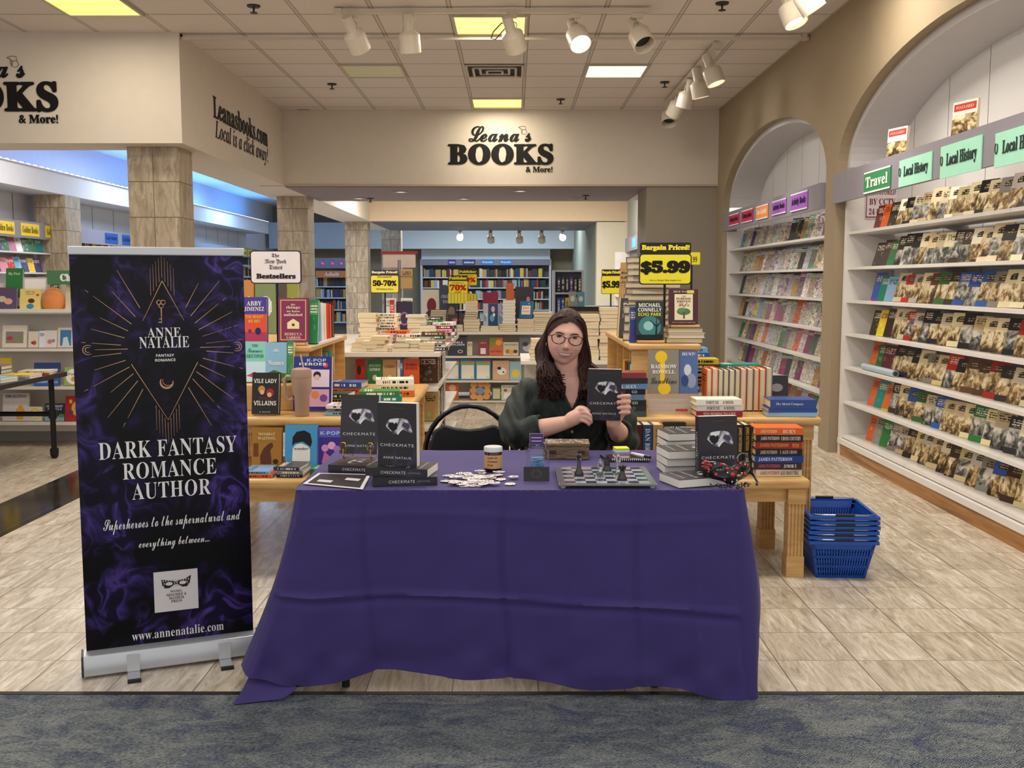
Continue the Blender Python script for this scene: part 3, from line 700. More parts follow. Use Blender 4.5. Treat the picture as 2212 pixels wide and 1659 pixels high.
ACT2 = ACT+['d9631e', '98305f', '2f7a3e', '553a86', 'c4463c', '7fb4d8', 'e2c22f']
for r, z in enumerate(ZA):
    face_row(tB, 8.85, 12.62, z, ACT if r in (1, 2) else ACT2, (.85, 1.06), 'activity_book', 'activity book', '%s activity book, %s from the far end, '+ORD[r]+' shelf of the smaller arch', 'colouring and activity books in the smaller arch', 'sheet', (.17, .21), (.215, .25))
# rolled poster lying on the sixth gap of the larger case
p = onX(1866, 793, 2.80); p2 = onX(1950, 803, 2.80)
rp = thing('rolled_poster', 'pale blue rolled poster lying on a wall shelf in front of the travel books', 'poster', (2.775, (p.y+p2.y)/2, ZA[4]+.026))
obj('roll', MB().tube([(0, -.33, 0), (0, .33, 0)], .026, 14), mat('a9bcc4', .4), rp, sm=True)
obj('roll_end', MB().tube([(0, -.334, 0), (0, -.331, 0)], .018, 12), mat('3a3f44', .5), rp)
# two framed books standing on the header
for u0, v0, u1, v1, lab in ((1920, 311, 1948, 358, 'smaller-looking red and white photo book standing on the header above the green card'), (2053, 237, 2104, 325, 'red and white photo book standing on the header above the middle pale green card')):
    a = onX((u0+u1)/2, v1, 2.66); b = onX((u0+u1)/2, v0, 2.66)
    k = book((2.668, a.y, 2.30), .2, max(.2, b.z-2.30), .02, 'e9e5dc', lab, 'book', 'photo_book', 'stand', R(-72), R(3), 0, 'history')
    cover_shape(k, rect(.05, .95, .72, .93), 'c23a2e', 'title_band'); cover_text(k, 'FOCUSED & LOCAL' if False else 'FOCUSED', .82, 'f0d9c8', .7, .08)
# ================================================================ signing table, cloth and what lies on it
TZ = .755
def m_cloth():
    q = NT('purple_polyester_cloth'); p = q.pos(); n = q.noise(q.pos((900, 900, 900)), 1, 1); n2 = q.noise(q.pos((1.2, 1.2, 3)), 3, 3)
    c = q.mix(n2, '3c3169', '463a78'); c = q.mix(q.math('MULTIPLY', n, .25), c, '352c66')
    q.bump(q.math('ADD', q.math('MULTIPLY', n, .25), q.noise(q.pos((7, 7, 4)), 1, 4, .55)), .22, .02)
    m = q.done(c, .72, 0, .25); m.node_tree.nodes['Principled BSDF'].inputs['Sheen Weight'].default_value = .1; return m
tbl = thing('folding_table', 'folding table hidden under the purple cloth', 'table', (0, 3.66, 0))
obj('table_top', MB().box(-.712, .575, -.395, .37, TZ-.03, TZ-.006), mat('b7b2a8', .5), tbl, bevel=.006)
for x in (-.6, .5):
    for y in (-.2, .3): obj('leg', MB().cyl((x, y, 0), (x, y, TZ-.03), .014, 10), P_BLACK, tbl)
    obj('brace', MB().cyl((x, -.2, .25), (x, .3, .25), .010, 8), P_BLACK, tbl)
def lerp(a, b, t): return a+(b-a)*t
def poly_at(pts, s):
    """pts: (s, vector) list; piecewise smooth lookup"""
    for (s0, a), (s1, b) in zip(pts, pts[1:]):
        if s <= s1: return a.lerp(b, (s-s0)/(s1-s0))
    return pts[-1][1]
V3 = Vector
EDGE = [(0, V3((-.72, 4.04, TZ))), (.19, V3((-.725, 3.28, TZ))), (.21, V3((-.70, 3.255, TZ))), (.79, V3((.745, 3.255, TZ))), (.81, V3((.765, 3.28, TZ))), (1, V3((.59, 4.04, TZ)))]
HEM = [(0, V3((-.93, 4.35, .02))), (.12, V3((-.985, 3.66, .05))), (.20, V3((-.965, 3.42, .075))), (.225, V3((-.91, 3.36, .06))), (.26, V3((-.80, 3.35, .045))), (.30, V3((-.66, 3.365, .055))), (.36, V3((-.47, 3.37, .082))), (.42, V3((-.24, 3.36, .085))), (.49, V3((-.03, 3.345, .066))),
       (.56, V3((.18, 3.35, .048))), (.63, V3((.38, 3.34, .045))), (.70, V3((.58, 3.335, .03))), (.76, V3((.76, 3.325, .012))), (.80, V3((.835, 3.335, .008))), (.83, V3((.86, 3.42, .02))), (.9, V3((.86, 3.8, .05))), (1, V3((.82, 4.3, .05)))]
def bell(x, c, w): return math.exp(-((x-c)/w)**2)
def wav(x, y):
    return math.sin(x*9.1+y*3.3)*.5+math.sin(x*17.3-y*7.1+1.3)*.3+math.sin(x*31+y*13+.4)*.2
NS, NTV = 240, 56
cl = MB()
for i in range(NS+1):
    s = i/NS; E0, H0 = poly_at(EDGE, s), poly_at(HEM, s)
    out = V3((H0.x-E0.x, H0.y-E0.y, 0)); nrm = out.normalized() if out.length > 1e-4 else V3((0, -1, 0))
    front = min(1, max(0, (s-.19)/.05))*min(1, max(0, (.81-s)/.05))
    nrm = nrm.lerp(V3((0, -1, 0)), front).normalized()
    for j in range(NTV+1):
        t = j/NTV; k = t**1.15
        p = E0.lerp(H0, k); p.z = lerp(E0.z, H0.z, t)
        if t < .03: p.z = E0.z-(E0.z-p.z)*.6
        bow = math.sin(math.pi*min(1, t*1.05))
        if s > .79: p += V3((1, .1, 0))*.07*bow*min(1, (s-.79)/.05)
        if s < .21: p += V3((-1, -.2, 0))*(-.012)*bow
        d = 0
        # ironed fold lines: vertical at five places, horizontal at two heights
        x = p.x
        for cx, a in ((-.49, -.007), (-.235, .004), (-.03, -.008), (.20, .003), (.415, -.006), (.62, .004)):
            d += a*1.7*bell(x+.012*math.sin(t*5), cx, .012)*min(1, t*4)*front+a*1.2*bell(x, cx+.06, .05)*front*t
        d += front*(.014*bell(t, .56+.03*x, .012)-.010*bell(t, .585+.03*x, .02))+front*.004*bell(t, .14+.02*math.sin(x*5), .016)
        d += front*.006*wav(x, t*2)*t+.010*front*bell(t, .93, .07)*math.sin(x*22+math.sin(x*9)*2)
        d += (1-front)*(.012*math.sin(s*150)*t)
        p += nrm*-d*-1
        if t > .9: p.z += .012*math.sin(x*13+1)*(t-.9)*10*front
        p.z = max(p.z, .006)
        cl.v.append(tuple(p))
for i in range(NS):
    for j in range(NTV):
        a = i*(NTV+1)+j; cl.f.append((a, a+1, a+NTV+2, a+NTV+1)); cl.mi.append(0)
# top sheet
nx, ny = 60, 30; base = len(cl.v)
for j in range(ny+1):
    for i in range(nx+1):
        fy = j/ny; fx = i/nx; y = lerp(3.255, 4.04, fy); x0 = -.722; x1 = lerp(.765, .59, fy); x = lerp(x0, x1, fx)
        cl.v.append((x, y, TZ+.0012*wav(x*1.2, y)*(1 if .05 < fx < .95 and .05 < fy else 0)))
for j in range(ny):
    for i in range(nx):
        a = base+j*(nx+1)+i; cl.f.append((a, a+1, a+nx+2, a+nx+1)); cl.mi.append(0)
# corner of cloth lying on the floor
base = len(cl.v); n = 10
for j in range(n+1):
    for i in range(n+1):
        a = V3((-.93, 3.42, .07)).lerp(V3((-.74, 3.355, .05)), i/n); b = V3((-.955, 3.285, .008)).lerp(V3((-.80, 3.325, .010)), i/n)
        p = a.lerp(b, j/n); p.z = lerp(a.z, b.z, (j/n)**.6)+.006*math.sin(i*.9)*(1-j/n); cl.v.append(tuple(p))
for j in range(n):
    for i in range(n):
        a = base+j*(n+1)+i; cl.f.append((a, a+1, a+n+2, a+n+1)); cl.mi.append(0)
cloth = obj('tablecloth', cl, m_cloth())
w_ = cloth.modifiers.new('weld', 'WELD'); w_.merge_threshold = .004
smooth(cloth, 70); tag(cloth, 'floor-length purple cloth with ironed folds draped over the signing table', 'tablecloth')

# ---------------------------------------------------------------- the dark paperback of the signing
def m_check():
    q = NT('dark_purple_smoke_cover'); p = q.coord('Generated', (3, 3, 4)); oi = q.n('ObjectInfo')
    n = q.noise(p, 1.2, 5, .6, 1.2); gz = q.sep(q.coord('Generated'))[2]
    f = q.math('MULTIPLY', q.ramp(n, [(.5, 0.0), (.75, .8)]), q.ramp(gz, [(.15, .9), (.6, .3), (.75, .0)]))
    return q.done(q.mix(f, '262428', '4a3a62'), .38, 0, .4)
def m_mask():
    q = NT('silver_mask_print'); n = q.noise(q.coord('Object', (5, 5, 5)), 1.1, 3, .5, .8)
    return q.done(q.ramp(n, [(.36, '2c2833'), (.48, '77727c'), (.58, 'c9c6c8'), (.7, 'f0eeee')]), .35)
M_CHK, M_MASK = m_check(), m_mask()
CHK = unit_book(0, 'trade', PAGES_W); CHK.materials[0] = M_CHK
BW, BH, BT = .140, .216, .028
MASK = [(.22, .63), (.24, .70), (.33, .745), (.48, .76), (.63, .765), (.76, .745), (.83, .70), (.87, .62), (.90, .545), (.84, .54), (.74, .565), (.66, .59), (.60, .56), (.53, .50), (.47, .52), (.42, .515), (.33, .56), (.27, .595)]
EYE_L = [(.27, .63), (.31, .69), (.40, .695), (.44, .67), (.48, .70), (.53, .66), (.50, .59), (.42, .555), (.34, .575)]
EYE_R = [(.62, .65), (.68, .70), (.78, .69), (.83, .64), (.80, .60), (.70, .62)]
def checkmate(label, pos, pose='stand', yaw=0, lean=0, t=BT, M=None, front=True, spine=True):
    o = book(pos, BW, BH, t, (.5, .5, .5), label, 'book', 'signed_paperback', pose, yaw, lean, 0, 'trade', 'dark signing paperbacks'); o.data = CHK
    if M is not None: o.matrix_world = M @ Matrix.Diagonal((BW, t, BH, 1))
    o['dims'] = (BW, t, BH)
    if front:
        c = cover_shape(o, [MASK], '000000', 'mask_print'); c.data.materials[0] = M_MASK
        e = cover_shape(o, [EYE_L], '1d1b20', 'eye_opening'); e.location.y = -.0003/t
        e = cover_shape(o, [EYE_R], '4b3d5c', 'eye_shade'); e.location.y = -.0003/t
        cover_text(o, 'CHECKMATE', .335, 'd9d6d6', .86, .046, space=1.25); cover_text(o, 'ANNE NATALIE', .135, 'd9d6d6', .72, .036, space=1.2)
        cover_text(o, 'a superhero dark romance', .92, '8d8a8c', .34, .008)
    if spine:
        cover_text(o, 'CHECKMATE', .55, 'd9d6d6', .40, .35, on='spine', space=1.2); cover_text(o, 'ANNE NATALIE', .22, '8d8a8c', .2, .2, on='spine')
    del o['dims']
    return o
T0 = TZ+.002
# left pile: one flat, one on a gold easel; two flat with one standing
a = onZ(780, 1022, T0); checkmate('dark paperback lying flat under the gold easel', (a.x, a.y+.06, T0), 'flat', R(78), spine=True)
zb = T0+BT
e0 = onZ(776, 1000, zb); ey = e0.y+.03
b1 = checkmate('dark paperback with a silver mask, leaning on the gold easel', (e0.x-.005, ey+.004, zb+.024), 'stand', R(-6), R(12))
es = thing('gold_easel', 'small gold wire easel holding a dark paperback', 'easel', (e0.x, ey-.01, zb), R(-6))
gold = mat('b08a3a', .25, 1.0)
for sx in (-1, 1):
    x = sx*.05
    m = MB().tube([(x, .085, .003), (x*.9, .05, .10), (x, .0, .018), (x, -.03, .016), (x, -.045, .03), (x, -.042, .055)], .0022, 6)
    m.tube([(x+.012*math.cos(a_), -.044, .062+.016*math.sin(a_)) for a_ in [k*.5 for k in range(-3, 9)]], .0018, 6)
    obj('easel_leg', m, gold, es, sm=True)
obj('easel_bar', MB().cyl((-.05, .0, .018), (.05, .0, .018), .002, 6), gold, es)
p2 = onZ(866, 1050, T0); 
checkmate('dark paperback at the bottom of the two-book pile, spine towards the viewer', (p2.x+.005, p2.y+.075, T0), 'flat', R(97), front=False)
checkmate('dark paperback lying second in the two-book pile', (p2.x-.005, p2.y+.085, T0+BT+.0005), 'flat', R(80))
checkmate('dark paperback with a silver mask, standing on the two-book pile', (p2.x-.014, p2.y+.075, T0+2*BT+.0006), 'stand', R(-14), 0, t=.034)
# right piles
for k in range(4):
    checkmate('dark paperback, '+ORD[k]+' from the bottom of the pile behind the standing book', (.672+.003*(k % 2), 3.81, T0+k*(BT+.0005)), 'flat', R(-84+4*(k % 2)), front=k == 3, spine=False)
for k in range(3):
    checkmate('dark paperback, '+ORD[k]+' from the bottom of the lower pile near the mask', (.640, 3.60-.008*k, T0+k*(BT+.0005)), 'flat', R(-86+3*k), front=k == 2, spine=False)
b3 = onZ(1516, 1008, T0+.002); checkmate('dark paperback with a silver mask, standing upright at the far right of the signing table', (.706, 3.455, T0), 'stand', R(10), R(3), t=.034)
c3 = onZ(1462, 1056, T0); checkmate('dark paperback lying flat under the jewelled mask', (.625, 3.375, T0), 'flat', R(-70), front=True, spine=False)

# flyer with dark print and white rim
fl = thing('flyer', 'dark printed flyer with white border at the corner of the table', 'flyer', (0, 0, 0))
q_ = [onZ(*p, T0+.001) for p in ((655, 1046), (688, 1023), (801, 1026), (784, 1058))]; cen = sum(q_, V3())/4; fl.location = cen; cen.z -= .001
def sheet(pts, z, sag=0): return [(p-cen)+V3((0, 0, z)) for p in pts]
s0 = sheet(q_, .0); up = V3((0, 0, .0015)); obj('paper', MB().add(s0+[p+up for p in s0], [(3, 2, 1, 0), (4, 5, 6, 7), (0, 1, 5, 4), (1, 2, 6, 5), (2, 3, 7, 6), (3, 0, 4, 7)]), mat('e2dee0', .5), fl)
s1 = [p*.88+V3((0, 0, .0022)) for p in s0]; pr = obj('print', MB().quad(*s1), M_CHK, fl)
for fx, fz in ((.30, .62), (.74, .45)):
    c_ = s0[0].lerp(s0[3], fx).lerp(s0[1].lerp(s0[2], fx), .30 if fx < .5 else .55); r_ = (s0[3]-s0[0])*.12; f_ = (s0[1]-s0[0])*.10
    obj('blank_square', MB().quad(*[c_+a*r_+b*f_+V3((0, 0, .0032)) for a, b in ((-1, -1), (1, -1), (1, 1), (-1, 1))]), mat('cfcbd0', .5), fl)
# candle
cd = onZ(1065, 1020, T0); t = thing('candle_jar', 'amber glass candle jar with tan label and white lid', 'candle', (cd.x, cd.y+.03, T0))
obj('glass_jar', MB().lathe([(.001, 0), (.029, 0), (.032, .004), (.032, .068), (.030, .072), (.001, .072)], 28), mat('2c130a', .08, spec=.6), t, sm=True)
obj('label_band', MB().lathe([(.0325, .012), (.0326, .060)], 28), mat('c79b6b', .6), t, sm=True)
obj('lid', MB().lathe([(.001, .072), (.034, .072), (.034, .086), (.032, .089), (.001, .089)], 28), mat('cfd0d2', .3), t, sm=True)
for i, s in enumerate(('Smells Like', 'Checkmate', 'B*tch')): lettering(t, s, (-.002 if i < 2 else -.01, -.0334, .052-.013*i), '2a150c', w=(.036, .036, .02)[i], h=.008, k='B')
# stickers
def sticker(label, p, rz, k, tilt=0):
    rr = random.Random(k); n = rr.choice((5, 6, 7, 8, 16)); a, b = rr.uniform(.020, .032), rr.uniform(.014, .022)
    pts = [(a*math.cos(2*math.pi*i/n)*rr.uniform(.82, 1.1), b*math.sin(2*math.pi*i/n)*rr.uniform(.82, 1.1)) for i in range(n)]
    o = obj('sticker', MB().prism(pts, 'z', 0, .0006), mat('e9e6e4', .35), None, loc=p, rot=(tilt, tilt*.6, rz))
    ink = rr.choice(('2b2729', '5a4a58', 'c98d7a', '8a6fa5', '9a9a9a', '403b55', 'b5563f'))
    m = MB()
    for r_ in range(3):
        for c_ in range(4):
            if rr.random() < .75:
                x, y = (c_-1.5)*a*.38, (r_-1)*b*.42; w2, h2 = a*.15, b*rr.uniform(.06, .15); m.box(x-w2, x+w2, y-h2, y+h2, .0005, .0008)
    if m.v: obj('sticker_print', m, mat(ink, .4), o)
    return tag(o, label, 'sticker', 'die cut stickers scattered on the table')
for k in range(64):
    u = random.triangular(955, 1118, 1035); v = random.uniform(1022, 1052) if 965 < u < 1095 else random.uniform(1030, 1048)
    p = onZ(u, v, T0)
    sticker('white die cut sticker in the loose pile before the candle', (p.x, p.y, T0+.0008*(k % 12)), random.uniform(0, 6.3), k, random.uniform(-.02, .02))
# glass jar of blue slips with a purple card
jp = onZ(1162, 1026, T0); t = thing('glass_jar', 'clear glass jar of pale blue paper slips on the table', 'jar', (jp.x, jp.y+.045, T0))
q = NT('clear_glass'); q.b.inputs['Transmission Weight'].default_value = 1; q.b.inputs['IOR'].default_value = 1.3; M_GLASS = q.done('f4f8fa', .03, 0, .4)
obj('glass', MB().lathe([(.001, 0), (.036, 0), (.042, .006), (.042, .070), (.038, .084), (.031, .092), (.031, .108), (.029, .108), (.029, .092), (.036, .083), (.0395, .069), (.0395, .008), (.034, .003), (.001, .003)], 32), M_GLASS, t, sm=True)
obj('screw_rim', MB().lathe([(.031, .094), (.034, .096), (.031, .098), (.034, .102), (.031, .104)], 28), M_GLASS, t, sm=True)
sl = MB()
for k in range(14): sl.box(-.022, .022, -.012, .012, .006+.0036*k, .0085+.0036*k, Matrix.Rotation(random.uniform(-.9, .9), 4, 'Z') @ Matrix.Rotation(random.uniform(-.1, .1), 4, 'X'))
tag(obj('paper_slip', sl, mat('7fb0da', .6), t), kind='stuff')
cdm = thing('purple_card', 'small purple card with white lines standing in the glass jar', 'card', (jp.x-.004, jp.y+.05, T0+.082))
obj('card', MB().box(-.024, .024, -.0008, .0008, 0, .058), mat('4a2a66', .4), cdm)
obj('card_rim', MB().box(-.025, .025, .0009, .0013, -.0, .059), mat('cfc6dc', .4), cdm)
for i in range(3): obj('text_line', MB().box(-.018, .018, -.0013, -.0008, .018+.012*i, .021+.012*i), mat('c9bcd8', .4), cdm)
bp = onZ(1159, 1041, T0); t = thing('business_card', 'black business card with fine gold star rays propped before the jar', 'card', (bp.x, bp.y+.008, T0))
obj('card', MB().box(-.044, .044, -.0008, .0008, 0, .050), mat('17141a', .35), t, rot=(R(-14), 0, 0))
m = MB()
for k in range(16):
    a_ = 2*math.pi*k/16; c_, s_ = math.cos(a_), math.sin(a_); m.add([(.012*c_-.0003*s_, -.0011, .026+.010*s_+.0003*c_), (.012*c_+.0003*s_, -.0011, .026+.010*s_-.0003*c_), (.022*c_, -.0011, .026+.018*s_)], [(0, 1, 2)])
obj('ray_print', m, mat('a38a62', .4), t, rot=(R(-14), 0, 0))
# carved wooden box
wp = onZ(1226, 992, T0); t = thing('wooden_box', 'small slatted wooden box with a white floral lid', 'box', (wp.x, wp.y+.055, T0), R(-2))
q = NT('weathered_box_wood'); M_BOXW = q.done(q.ramp(q.noise(q.coord('Object', (20, 20, 160)), 1, 4), [(.35, '4a3a2a'), (.55, '7a6248'), (.7, '957d60')]), .6)
obj('body', MB().box(-.085, .085, -.055, .055, 0, .048), M_BOXW, t, bevel=.002)
obj('lid', MB().box(-.087, .087, -.057, .057, .049, .062), M_BOXW, t, bevel=.002)
m = MB()
for k in range(46):
    x, y, a_ = random.uniform(-.078, .078), random.uniform(-.048, .048), random.uniform(0, 3.1); m.add([(x+r_*math.cos(a_+b_), y+r_*math.sin(a_+b_), .0626) for r_, b_ in ((.009, 0), (.004, 1.2), (.009, 3.14), (.004, 4.3))], [(0, 1, 2, 3)])
obj('floral_print', m, mat('d9d3ca', .5), t)
for x in (-.055, .055): obj('hinge_plate', MB().box(x-.013, x+.013, -.0575, -.055, .02, .034), mat('3a2c1f', .5), t)
# notebook, note cube, pens
np_ = onZ(1360, 998, T0); t = thing('spiral_notebook', 'black spiral notebook lying before the author', 'notebook', (np_.x, np_.y+.07, T0))
obj('cover', MB().box(-.078, .078, -.062, .062, .0, .007), mat('17171a', .4), t, bevel=.001)
co_ = MB()
for k in range(20): co_.tube([(-.072+.0076*k+.0, -.062+.006*math.cos(a_), .005+.006*math.sin(a_)) for a_ in [i*.785 for i in range(8)]], .0011, 5, closed=True)
obj('coil', co_, mat('d6d8dc', .25, .8), t)
t = thing('note_cube', 'cube of sticky notes, yellow over pink, blue and white, on the notebook', 'sticky notes', (np_.x-.025, np_.y+.07, T0+.0075), R(6))
for i, c in enumerate(('e9e9ea', 'd96a8a', '6ab0d8', 'e9e9ea', 'd9e02a')): obj('note_pad', MB().box(-.027, .027, -.027, .027, .0075*i, .0075*i+.0073), mat(c, .6), t)
t = thing('white_marker', 'white marker pen lying on the notebook', 'pen', (np_.x+.045, np_.y+.062, T0+.0155), R(-55))
obj('barrel', MB().tube([(-.045, 0, 0), (.03, 0, 0)], .0062, 12), mat('e4e4e6', .3), t, sm=True); obj('cap', MB().tube([(.03, 0, 0), (.06, 0, 0)], [.0066, .006], 12), mat('22252a', .3), t, sm=True)
t = thing('black_pen', 'thin black pen leaning beside the sticky note cube', 'pen', (np_.x-.088, np_.y+.05, T0+.004), R(100))
obj('barrel', MB().tube([(-.06, 0, 0), (.07, 0, .0)], .0038, 8), mat('1b1b1f', .3), t, sm=True); obj('tip', MB().tube([(.07, 0, 0), (.082, 0, 0)], [.0034, .0008], 8), mat('9a9ca2', .3), t, sm=True)

# ---------------------------------------------------------------- glass chess set
cb = [onZ(*p, T0+.012) for p in ((1207, 1050), (1422, 1050), (1393, 1013), (1212, 1013))]
bx0, bx1, by0, by1 = cb[0].x, cb[1].x, cb[0].y, cb[0].y+.345
t = thing('chess_board', 'square glass chess board on small round feet', 'chess board', ((bx0+bx1)/2, (by0+by1)/2, T0)); hw = (bx1-bx0)/2
q = NT('frosted_glass'); q.b.inputs['Transmission Weight'].default_value = .35; q.b.inputs['IOR'].default_value = 1.2
M_FROST = q.done('8f9097', .12, 0, .5)
obj('glass_plate', MB().box(-hw, hw, -hw, hw, .010, .015), M_FROST, t, bevel=.001)
mirr = mat('8d8f96', .07, .9); m = MB(); n_ = hw*.86
for a in (-1, 1): m.box(-hw*.97, hw*.97, a*hw*.93-.010, a*hw*.93+.010, .0152, .0158); m.box(a*hw*.93-.010, a*hw*.93+.010, -hw*.87, hw*.87, .0152, .0158)
obj('mirror_border', m, mat('b3b1b8', .12, .7), t)
m = MB(); m2 = MB(); sq = n_*2/8
for i in range(8):
    for j in range(8):
        (m if (i+j) % 2 == 0 else m2).box(-n_+i*sq, -n_+(i+1)*sq-.0002, -n_+j*sq, -n_+(j+1)*sq-.0002, .0152, .0157)
obj('dark_square', m, mat('34404f', .10, .3), t); obj('clear_square', m2, mat('98a0aa', .25, .2), t)
for a in (-1, 1):
    for b in (-1, 1): obj('foot', MB().lathe([(.001, 0), (.007, 0), (.009, .005), (.007, .010), (.001, .010)], 14, (a*hw*.9, b*hw*.9, 0)), mat('c9cdd4', .1, .5), t, sm=True)
SMOKE = mat('241f12', .06, spec=.7); CLEAR = M_GLASS
ZC = T0+.0159
def piece(kind, u, v, m, label):
    p = onZ(u, v, ZC); t = thing('chess_'+kind, label, 'chess piece', (p.x, p.y+.012, ZC))
    b = [(.001, 0), (.016, 0), (.0165, .004), (.0145, .008), (.0125, .012), (.009, .017)]
    H = {'king': .082, 'queen': .076, 'bishop': .058, 'knight': .0, 'rook': .05}[kind]
    if kind in ('king', 'queen'):
        obj('body', MB().lathe(b+[(.0065, .03), (.0055, .05), (.010, .053), (.006, .056), (.010, .068), (.008, .071), (.001, .074)], 24), m, t, sm=True)
        if kind == 'king': obj('cross', MB().box(-.0018, .0018, -.0014, .0014, .073, .086).box(-.005, .005, -.0014, .0014, .077, .081), m, t)
        else: obj('crown_ball', MB().lathe([(.001, .073), (.004, .075), (.004, .079), (.001, .081)], 14), m, t, sm=True)
    elif kind == 'bishop':
        obj('body', MB().lathe(b+[(.006, .028), (.0095, .031), (.006, .034), (.0088, .042), (.006, .051), (.002, .056), (.001, .057)], 24), m, t, sm=True)
        obj('tip_ball', MB().lathe([(.001, .056), (.003, .058), (.003, .060), (.001, .063)], 12), m, t, sm=True)
    elif kind == 'rook':
        obj('body', MB().lathe(b+[(.008, .030), (.0085, .036), (.0125, .037), (.0125, .041), (.009, .041), (.009, .039), (.001, .039)], 24), m, t, sm=True)
        k = MB()
        for i in range(5): k.box(.0085, .0125, -.003, .003, .041, .047, Matrix.Rotation(i*2*math.pi/5, 4, 'Z'))
        obj('battlement', k, m, t)
    else:
        obj('base', MB().lathe(b+[(.009, .02), (.001, .02)], 24), m, t, sm=True)
        pr = [(-.010, .018), (-.012, .030), (-.008, .044), (-.001, .055), (.001, .060), (.004, .054), (.012, .046), (.016, .038), (.013, .034), (.006, .038), (.004, .035), (.009, .026), (.010, .018)]
        obj('horse_head', MB().prism(pr, 'y', -.005, .005), m, t, bevel=.002)
    return t
piece('king', 1251, 1026, SMOKE, 'tall smoky black chess piece at the far left on the glass board')
piece('bishop', 1297, 1031, CLEAR, 'clear glass bishop in the middle of the chess board')
piece('knight', 1312, 1018, SMOKE, 'black chess knight at the back of the glass board')
piece('queen', 1336, 1031, CLEAR, 'tall clear glass chess piece behind the black rook')
piece('rook', 1345, 1037, SMOKE, 'short black rook at the front of the chess group')

# ---------------------------------------------------------------- jewelled mask
mp_ = V3((.715, 3.305, T0)); t = thing('masquerade_mask', 'black masquerade mask with red gems and bead fringe', 'mask', mp_, R(8))
nu, nv = 36, 12; m = MB()
def mk(a, b):
    x = -.082+.164*a; top = .072+.012*abs(math.sin(a*math.pi*2))+.012*(abs(a-.5)*2)**2; bot = .020-.012*math.exp(-((a-.5)/.12)**2)+.012*(abs(a-.5)*2)
    return V3((x, -.03+.055*((a-.5)*2)**2-.012*math.sin(b*math.pi), bot+(top-bot)*b))
eye = lambda a, b: any(((a-c)/.115)**2+((b-.48)/.24)**2 < 1 for c in (.29, .71))
idx = {}
for i in range(nu):
    for j in range(nv):
        a, b = (i+.5)/nu, (j+.5)/nv
        if eye(a, b): continue
        m.quad(mk(i/nu, j/nv), mk((i+1)/nu, j/nv), mk((i+1)/nu, (j+1)/nv), mk(i/nu, (j+1)/nv))
o = obj('mask_shell', m, mat('151316', .25, spec=.6), t); w_ = o.modifiers.new('weld', 'WELD'); w_.merge_threshold = .0008; sl_ = o.modifiers.new('solid', 'SOLIDIFY'); sl_.thickness = .003; smooth(o)
for k, (a, b, r) in enumerate(((.12, .75, .006), (.2, .30, .007), (.30, .92, .006), (.40, .80, .007), (.5, .62, .009), (.5, .88, .006), (.6, .80, .007), (.70, .92, .006), (.80, .3, .007), (.88, .75, .006), (.08, .4, .005), (.36, .14, .005))):
    p = mk(a, b); g = MB().lathe([(.0005, -.006), (r, 0), (r*.5, .003), (.0005, .0035)], 6, M=Matrix.Rotation(R(90), 4, 'X'), c=p+V3((0, -.003, 0)))
    obj('red_gem', g, mat('b51d1a', .1, spec=.8), t)
for k in range(9):
    a = .08+.84*k/8; p = mk(a, .55+.4*math.sin(k)); obj('clear_gem', MB().lathe([(.0005, -.004), (.003, 0), (.0005, .002)], 6, M=Matrix.Rotation(R(90), 4, 'X'), c=p+V3((0, -.003, 0))), mat('dfe6ea', .1, spec=.9), t)
br = MB()
for k in range(60):
    a = random.uniform(.08, .92); p = mk(a, 0); r = random.uniform(.0022, .004); c = p+V3((random.uniform(-.006, .006), random.uniform(-.030, .0), 0)); c.z = random.uniform(.003, .016)
    br.lathe([(.0004, -r), (r*.8, -r*.5), (r, 0), (r*.8, r*.5), (.0004, r)], 6, c=c)
tag(obj('bead_fringe', br, mat('1c1a1e', .12, spec=.8), t), kind='stuff')
obj('silver_ring', MB().tube([(.045+.018*math.cos(a_), -.012, .095+.018*math.sin(a_)) for a_ in [k*.314 for k in range(20)]], .0025, 6, closed=True), mat('9b9490', .2, 1), t)
fl_ = MB()
for k in range(7):
    a_ = k*.9; fl_.lathe([(.0005, -.004), (.008, 0), (.0005, .004)], 7, c=(-.080+.010*math.cos(a_), -.012, .078+.012*math.sin(a_)))
obj('red_blossom', fl_, mat('c22a2a', .5), t)
obj('ribbon', MB().tube([(.08, .02, .05), (.10, .03, .03), (.105, .005, .012), (.095, -.015, .006)], .004, 6), mat('131114', .5), t, sm=True)

